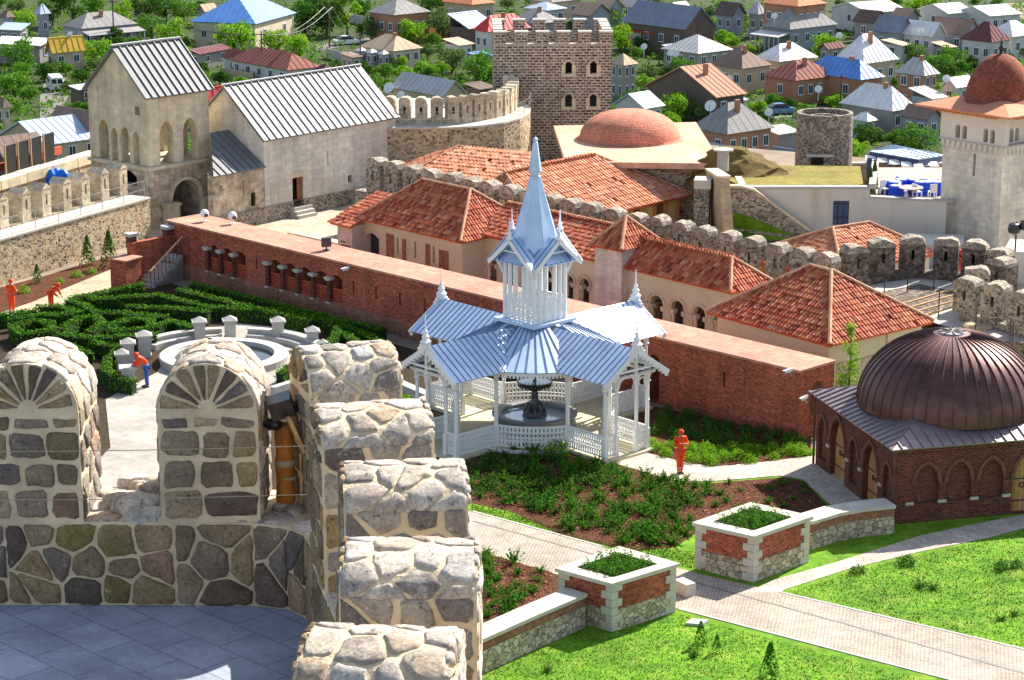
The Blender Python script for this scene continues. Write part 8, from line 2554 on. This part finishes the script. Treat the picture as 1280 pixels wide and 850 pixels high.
HEDGES = [([(-12, 398), (5, 396), (46, 390)], 'clipped hedge at the left edge beside the sandy walk'), ([(48, 386), (74, 385), (100, 393)], 'clipped hedge behind the crouching worker'), ([(14, 401), (53, 396), (78, 396), (99, 393)], 'inner clipped hedge row of the left maze part'),
 ([(16, 411), (46, 403), (65, 407), (65, 416), (28, 421), (16, 411)], 'closed hedge loop in the left maze part'), ([(86, 377), (106, 384), (122, 393)], 'short slanting hedge beside the sandy walk'), ([(88, 375), (109, 372), (141, 365), (178, 357)], 'hedge along the sandy walk to the stair'),
 ([(113, 376), (150, 374), (200, 371), (244, 382)], 'dark hedge below the brick wall arcade'), ([(78, 414), (99, 400), (120, 398), (129, 407), (113, 418)], 'horseshoe shaped hedge in the middle of the maze'), ([(141, 408), (164, 401), (190, 402), (189, 413), (143, 417), (141, 408)], 'closed hedge loop left of the stone plaza'),
 ([(130, 393), (155, 394), (208, 399)], 'long hedge behind the loop left of the plaza'), ([(196, 412), (212, 404), (240, 411)], 'bent hedge by the plaza wall'), ([(76, 420), (113, 426), (159, 423), (196, 421)], 'long front hedge of the maze'), ([(118, 431), (150, 437)], 'short hedge before the fan topped merlons'),
 ([(152, 438), (136, 452), (132, 466), (150, 478), (168, 480)], 'curved hedge behind the left gate pillars'), ([(375, 455), (350, 470)], 'hedge clump right of the stone plaza'), ([(388, 448), (416, 430), (424, 412)], 'hedge curving round the right of the plaza'), ([(250, 385), (300, 388), (352, 390)], 'shaded hedge between plaza and brick wall, left'),
 ([(360, 392), (420, 405), (480, 432)], 'shaded hedge between plaza and brick wall, right'), ([(430, 420), (470, 446), (492, 460)], 'shaded hedge left of the gazebo'), ([(60, 430), (90, 436), (112, 446)], 'hedge mostly behind the left merlon'), ([(240, 356), (320, 376), (400, 396), (480, 415)], 'shaded hedge tight along the foot of the brick wall'), ([(225, 364), (300, 383), (390, 404)], 'shaded hedge one row out from the brick wall foot'),
 ([(160, 385), (215, 388), (262, 392)], 'middle shaded hedge row of the maze')]
for h_, l in HEDGES: hedge(h_, label=l)
# grass blades standing in the lawn
g = MB(); random.seed(40)
LP = [tuple(W(a, b, 0)[:2]) for a, b in [(600, 860), (600, 800), (745, 790), (770, 780), (850, 768), (1100, 836), (1190, 860)]]
LP2 = [tuple(W(a, b, 0)[:2]) for a, b in [(985, 742), (1060, 716), (1150, 694), (1300, 660), (1300, 815)]]
LP3 = [tuple(W(a, b, 0)[:2]) for a, b in [(588, 630), (640, 640), (740, 676), (868, 690), (868, 712), (750, 680), (590, 638)]]
for poly, n_ in ((LP, 9000), (LP2, 9000), (LP3, 2500)):
    xs = [p[0] for p in poly]; ys = [p[1] for p in poly]; k = 0
    while k < n_:
        x, y = random.uniform(min(xs), max(xs)), random.uniform(min(ys), max(ys))
        if not inpoly(x, y, poly): continue
        k += 1
        h_ = random.uniform(.025, .065); a = random.uniform(0, 6.28); w_ = .022
        ca, sa = math.cos(a) * w_, math.sin(a) * w_
        g.add([(x - ca, y - sa, 0), (x + ca, y + sa, 0), (x + random.uniform(-.04, .04), y + random.uniform(-.04, .04), h_)], [(0, 1, 2)])
tag(g.build('grass', M['leaf_lawn'], loc=(0, 0, 0)), 'short bright lawn grass beside the cobbled path', 'grass', None, 'stuff')
# mulch chips scattered over the beds
g = MB(); random.seed(44)
for poly, n_ in (([(600, 620), (700, 590), (846, 605), (978, 600), (1020, 628), (868, 666), (790, 686)], 6500), ([(806, 566), (891, 583), (1012, 566), (1000, 550), (850, 540)], 900), ([(606, 692), (690, 716), (694, 740), (610, 780)], 1200)):
    P = [tuple(W(a, b, 0)[:2]) for a, b in poly]; xs = [p[0] for p in P]; ys = [p[1] for p in P]
    for _ in range(n_):
        x, y = random.uniform(min(xs), max(xs)), random.uniform(min(ys), max(ys))
        if inpoly(x, y, P): leaf(g, Vector((x, y, random.uniform(.02, .06))), Vector((0, 0, 1)) + rdir() * .6, random.uniform(.03, .07), .5)
tag(g.build('bark_chips', M['chips'], loc=(0, 0, 0)), 'red brown bark chips strewn over the shrub beds', 'bark chips', None, 'stuff')
# ------------------------------------------------------------------ plaza with pillars and round basin
pc = W(280, 452, 0); RO = 4.55
pw = thing('plaza_wall', 'curved white stone bench wall around the round plaza', 'wall', pc)
for a0, a1 in ((R(98), R(150)), (R(-18), R(82))):
    for z0, z1, r0, r1, nm, mt_ in ((0, .40, RO - .12, RO + .2, 'wall', 'white_stone'), (0, .26, RO - .55, RO - .123, 'bench', 'white_stone'), (.402, .48, RO - .18, RO + .26, 'coping', 'white_stone')):
        g = MB(); n_ = 18
        for i in range(n_):
            b0, b1 = a0 + (a1 - a0) * i / n_, a0 + (a1 - a0) * (i + 1) / n_
            pt = lambda r_, b: (pc.x + r_ * math.cos(b), pc.y + r_ * math.sin(b))
            g.prism([pt(r0, b0), pt(r1, b0), pt(r1, b1), pt(r0, b1)], z0, z1)
        g.build(nm, M[mt_], pw)
def pillar(px, py, h, label, w=.62, cap=True):
    w *= .84
    b = W(px, py, 0); t = thing('stone_pillar', label, 'pillar', b, 'white stone pillars around the plaza')
    g = MB(); g.boxb(b, (w, w, h), .2); g.boxb(b, (w + .08, w + .08, .15), .2); g.build('shaft', M['white_stone'], t)
    g = MB(); g.boxb(b + Vector((0, 0, h + .002)), (w + .2, w + .2, .09), .2); z = h + .094
    if cap:
        q = [b + rot2((sx * (w / 2 + .06), sy * (w / 2 + .06), 0), .2) + Vector((0, 0, z)) for sx, sy in ((-1, -1), (1, -1), (1, 1), (-1, 1))]
        tp_ = b + Vector((0, 0, z + .22)); g.add(q + [tp_], [(0, 1, 4), (1, 2, 4), (2, 3, 4), (3, 0, 4)])
    g.build('cap', M['white_stone'], t)
for x, y, h_, l, w_, cp in ((181, 446, 1.0, 'white stone pillar behind the worker in blue trousers', .68, True), (161, 453, .9, 'white stone pillar second from the left by the plaza', .62, True), (153, 463, .75, 'leftmost white stone pillar by the plaza hedge', .55, True), (161, 486, .95, 'flat topped white stone block the worker leans on', .7, False),
                        (250, 427, .95, 'white stone pillar at the back left of the plaza wall', .62, True), (288, 424, .9, 'white stone pillar at the very back of the plaza wall', .60, True), (348, 425, .9, 'white stone pillar at the back right of the plaza wall', .62, True), (391, 435, .8, 'white stone pillar at the right of the plaza wall', .6, True), (404, 447, .6, 'low white stone pillar at the far right of the plaza wall', .55, True), (382, 466, .65, 'white stone pillar nearest the battlements right of the plaza', .6, True)):
    pillar(x, y, h_, l, w_, cp)
rb = thing('round_basin', 'round white stone ring basin in the middle of the plaza', 'basin', pc)
g = MB(); g.smooth = False; g.lathe(pc, [(2.3, .022), (2.3, .3), (2.35, .34), (2.35, .40), (2.95, .40), (3.0, .36), (2.95, .022)], 48); g.build('ring', M['white_stone'], rb)
g = MB(); g.cyl(pc + Vector((0, 0, .03)), 2.31, 2.31, .16, 40); g.build('water', M['dark_water'], rb)
# ------------------------------------------------------------------ people
def skin_obj(name, verts, edges, radii, mat, parent, root=0, sub=2):
    me = bpy.data.meshes.new(name); base = wloc(parent)
    me.from_pydata([tuple(v) for v in verts], edges, []); me.materials.append(mat)
    o = bpy.data.objects.new(name, me); col.objects.link(o); o.parent = parent
    md_ = o.modifiers.new('skin', 'SKIN'); md_.use_smooth_shade = True
    lay = me.skin_vertices[0].data if me.skin_vertices else None
    if lay is None:
        bm_ = __import__('bmesh').new(); bm_.from_mesh(me); bm_.verts.layers.skin.verify(); bm_.to_mesh(me); bm_.free(); lay = me.skin_vertices[0].data
    for i, r_ in enumerate(radii): lay[i].radius = (r_, r_) if not isinstance(r_, tuple) else r_
    for i in range(len(radii)): lay[i].use_root = (i == root)
    ss = o.modifiers.new('sub', 'SUBSURF'); ss.levels = sub; ss.render_levels = sub
    return o
def person(px, py, rz, label, J, top='orange_cloth', legs='orange_cloth', head='orange_cloth', z=0.0, hood=True, s=1.05, vest=None, bands=True):
    q = W(px, py, z) if not isinstance(px, Vector) else px
    t = thing('person', label, 'person', q)
    K = dict(pel=(0, 0, .95), spi=(0, 0, 1.15), che=(0, 0, 1.36), nec=(0, .0, 1.49), hea=(0, -.03, 1.60), cro=(0, -.01, 1.70), hl=(.09, 0, .90), kl=(.10, -.02, .50), al=(.10, .01, .09), tl=(.11, -.17, .04), hr=(-.09, 0, .90), kr=(-.10, -.02, .50), ar=(-.10, .01, .09), tr=(-.11, -.17, .04),
             sl=(.18, 0, 1.41), el=(.23, .03, 1.13), wl=(.21, -.12, .92), sr=(-.18, 0, 1.41), er=(-.23, .03, 1.13), wr=(-.21, -.12, .92))
    K.update(J)
    K = {k: Vector(v) for k, v in K.items()}
    names = ['pel', 'spi', 'che', 'nec', 'hea', 'cro', 'hl', 'kl', 'al', 'tl', 'hr', 'kr', 'ar', 'tr', 'sl', 'el', 'wl', 'sr', 'er', 'wr']
    ix = {n_: i for i, n_ in enumerate(names)}
    E_ = [('pel', 'spi'), ('spi', 'che'), ('che', 'nec'), ('nec', 'hea'), ('hea', 'cro'), ('pel', 'hl'), ('hl', 'kl'), ('kl', 'al'), ('al', 'tl'), ('pel', 'hr'), ('hr', 'kr'), ('kr', 'ar'), ('ar', 'tr'), ('che', 'sl'), ('sl', 'el'), ('el', 'wl'), ('che', 'sr'), ('sr', 'er'), ('er', 'wr')]
    rad = dict(pel=.12, spi=.115, che=.13, nec=.055, hea=.085, cro=.07, hl=.085, kl=.055, al=.042, tl=.035, hr=.085, kr=.055, ar=.042, tr=.035, sl=.06, el=.042, wl=.028, sr=.06, er=.042, wr=.028)
    vs = [K[n_] for n_ in names]; es = [(ix[a], ix[b]) for a, b in E_]; rs = [rad[n_] for n_ in names]
    for sd in ('l', 'r'):       # hands: palm, four fingers and a thumb
        w_, e_ = K['w' + sd], K['e' + sd]; d = (w_ - e_).normalized(); sid = d.cross(Vector((0, 0, 1)));
        sid = sid.normalized() if sid.length > .1 else Vector((1, 0, 0)); cur = d.cross(sid)
        pi_ = len(vs); vs.append(w_ + d * .07); rs.append(.03); es.append((ix['w' + sd], pi_))
        for k in range(4):
            b = w_ + d * .10 + sid * (.033 - .022 * k); L = (.065, .075, .07, .055)[k]
            vs += [b, b + d * L * .6 + cur * .012, b + d * L + cur * .03]; rs += [.0095, .009, .008]
            es += [(pi_, len(vs) - 3), (len(vs) - 3, len(vs) - 2), (len(vs) - 2, len(vs) - 1)]
        b = w_ + d * .04 + sid * .04
        vs += [b, b + d * .04 + sid * .02 + cur * .015]; rs += [.011, .009]; es += [(pi_, len(vs) - 2), (len(vs) - 2, len(vs) - 1)]
    skin_obj('body', vs, es, rs, M['skin'], t)
    hd, nk = K['hea'], K['nec']
    fwd = J.get('face', (0, -1, 0)); fwd = Vector(fwd).normalized(); upv = (K['cro'] - K['nec']).normalized(); sdv_ = fwd.cross(upv).normalized()
    wb_ = wloc(t)
    B = lambda p: Vector(p) + wb_
    g = MB()
    for s_ in (-1, 1):
        blob(g, B(hd + fwd * .083 + sdv_ * .032 * s_ + upv * .03), .012, n=6, jit=0)
    g.build('eye', M['black'], t)
    g = MB(); blob(g, B(hd + fwd * .095 + upv * .0), .017, (.8, 1.2, 1.3), 6, 0); g.build('nose', M['skin'], t)
    def sub(nm, ns, ed, k, m):
        ii = {n_: i for i, n_ in enumerate(ns)}
        kk = k if isinstance(k, dict) else {n_: rad[n_] + k for n_ in ns}
        return skin_obj(nm, [K[n_] for n_ in ns], [(ii[a], ii[b]) for a, b in ed], [kk[n_] for n_ in ns], M[m], t)
    sub('jacket', ['che', 'spi', 'pel', 'sl', 'el', 'wl', 'sr', 'er', 'wr'], [('che', 'spi'), ('spi', 'pel'), ('che', 'sl'), ('sl', 'el'), ('el', 'wl'), ('che', 'sr'), ('sr', 'er'), ('er', 'wr')], .03, top)
    sub('trousers', ['pel', 'hl', 'kl', 'al', 'hr', 'kr', 'ar'], [('pel', 'hl'), ('hl', 'kl'), ('kl', 'al'), ('pel', 'hr'), ('hr', 'kr'), ('kr', 'ar')], .026, legs)
    for sd in ('l', 'r'):
        g = MB(); a_, b_ = K['a' + sd], K['t' + sd]
        g.tube([B(a_ + Vector((0, .05, -.03))), B(a_ + Vector((0, 0, -.035))), B(b_ + Vector((0, 0, -.005))), B(b_ + (b_ - a_).normalized() * .05)], [.045, .055, .045, .02], 8); g.build('boot', M['boot'], t)
        if bands:
            g = MB(); p = K['k' + sd].lerp(K['a' + sd], .6)
            g.tube([B(p), B(p.lerp(K['a' + sd], .2))], .082, 10); g.build('reflective_band', M['grey_band'], t)
    g = MB(); g.smooth = True
    c_ = hd + upv * .035 - fwd * .012
    blob(g, B(c_), .112, (1, 1.05, 1.02), 14, .01)
    if hood:
        g.build('hood', M[head], t)
    else: g.build('hard_hat', M[head], t)
    t.rotation_euler.z = rz; t.scale = (s, s, s)
    return t
person(850, 592, .35, 'person in bright orange overalls and hood standing on the path by the gazebo', dict(wl=(.08, -.26, 1.22), wr=(-.06, -.27, 1.24), el=(.25, -.06, 1.14), er=(-.25, -.06, 1.14), kl=(.07, 0, .5), al=(.06, 0, .09), tl=(.06, -.16, .04), kr=(-.07, 0, .5), ar=(-.06, 0, .09), tr=(-.06, -.16, .04)))
person(15, 393, 2.6, 'person in orange overalls standing on the sandy walk at the left edge', dict(wl=(.12, -.28, 1.15), wr=(-.10, -.28, 1.15), el=(.25, -.04, 1.14), er=(-.25, -.04, 1.14)))
person(64, 388, 1.2, 'person in orange overalls stooping behind the maze hedge', dict(spi=(0, -.08, 1.02), che=(0, -.24, 1.16), nec=(0, -.34, 1.24), hea=(0, -.43, 1.28), cro=(0, -.50, 1.34), sl=(.18, -.26, 1.17), sr=(-.18, -.26, 1.17), el=(.22, -.36, .92), er=(-.22, -.36, .92), wl=(.15, -.5, .78), wr=(-.15, -.5, .78), face=(0, -.8, -.5)))
person(184, 484, -1.2, 'person in orange jacket and blue trousers leaning on a stone block by the plaza', dict(spi=(0, -.07, 1.12), che=(0, -.22, 1.28), nec=(0, -.31, 1.37), hea=(0, -.40, 1.44), cro=(0, -.45, 1.52), sl=(.18, -.23, 1.30), sr=(-.18, -.23, 1.30), el=(.22, -.40, 1.10), er=(-.22, -.40, 1.10), wl=(.14, -.55, 1.02), wr=(-.14, -.55, 1.02), face=(0, -.8, -.45)), legs='blue_denim', bands=False)
person(1199, 345, .6, 'person in orange overalls leaning in a gap of the dark bastion merlons', dict(spi=(0, -.05, 1.1), che=(0, -.14, 1.28), nec=(0, -.2, 1.39), hea=(0, -.27, 1.48), cro=(0, -.31, 1.57), sl=(.18, -.15, 1.31), sr=(-.18, -.15, 1.31), el=(.26, -.25, 1.1), er=(-.26, -.25, 1.1), wl=(.2, -.42, 1.0), wr=(-.2, -.42, 1.0)), z=1.24)
# wrapped lamps standing in the gaps of the rampart
def lamp_proto():
    r = thing('gap_lamp', 'orange wrapped lamp post in a merlon gap of the inner rampart', 'lamp', (0, 0, 0), 'wrapped lamps in the rampart gaps')
    g = MB(); g.lathe((0, 0, 0), [(.11, 0), (.13, .1), (.10, .3), (.12, .5), (.08, .7), (0, .72)], 10); g.build('post', M['orange_wrap'], r)
    g = MB(); blob(g, (0, 0, .82), .14, (1, 1, .8)); g.build('cover', M['terracotta'], r)
    return r
lpz = lamp_proto(); kids_cache(lpz)
k = 0
for i in range(2, len(ktk) - 1):
    if i in (2, 4, 6, 8): continue
    q = up(K0 + kd * ((ktk[i] + ktk[i + 1]) / 2) + kn * .2, kz((ktk[i] + ktk[i + 1]) / 2) - 2.05)
    if k == 0: lpz.location = q; lpz.rotation_euler.z = random.uniform(0, 6)
    else: place(lpz, q, random.uniform(0, 6))
    k += 1
ln = thing('niche_lamp', 'yellow wrapped lamp in the gap between two grey merlons at right', 'lamp', W(1223, 397, 1.3))
g = MB(); q = W(1223, 397, 1.3); g.lathe(q, [(.14, 0), (.16, .2), (.14, .6), (.1, .75), (0, .78)], 10); g.build('post', M['yellow_wrap'], ln); g = MB(); blob(g, q + Vector((0, 0, .8)), .12); g.build('cover', M['black'], ln)
ln2 = thing('niche_lamp', 'low yellow wrapped lamp near the right edge of the return wall', 'lamp', W(1260, 402, 1.25))
g = MB(); q = W(1260, 402, 1.25); g.lathe(q, [(.16, 0), (.17, .2), (.13, .45), (0, .5)], 10); g.build('post', M['yellow_wrap'], ln2); g = MB(); blob(g, q + Vector((.05, 0, .5)), .13); g.build('cover', M['black'], ln2)
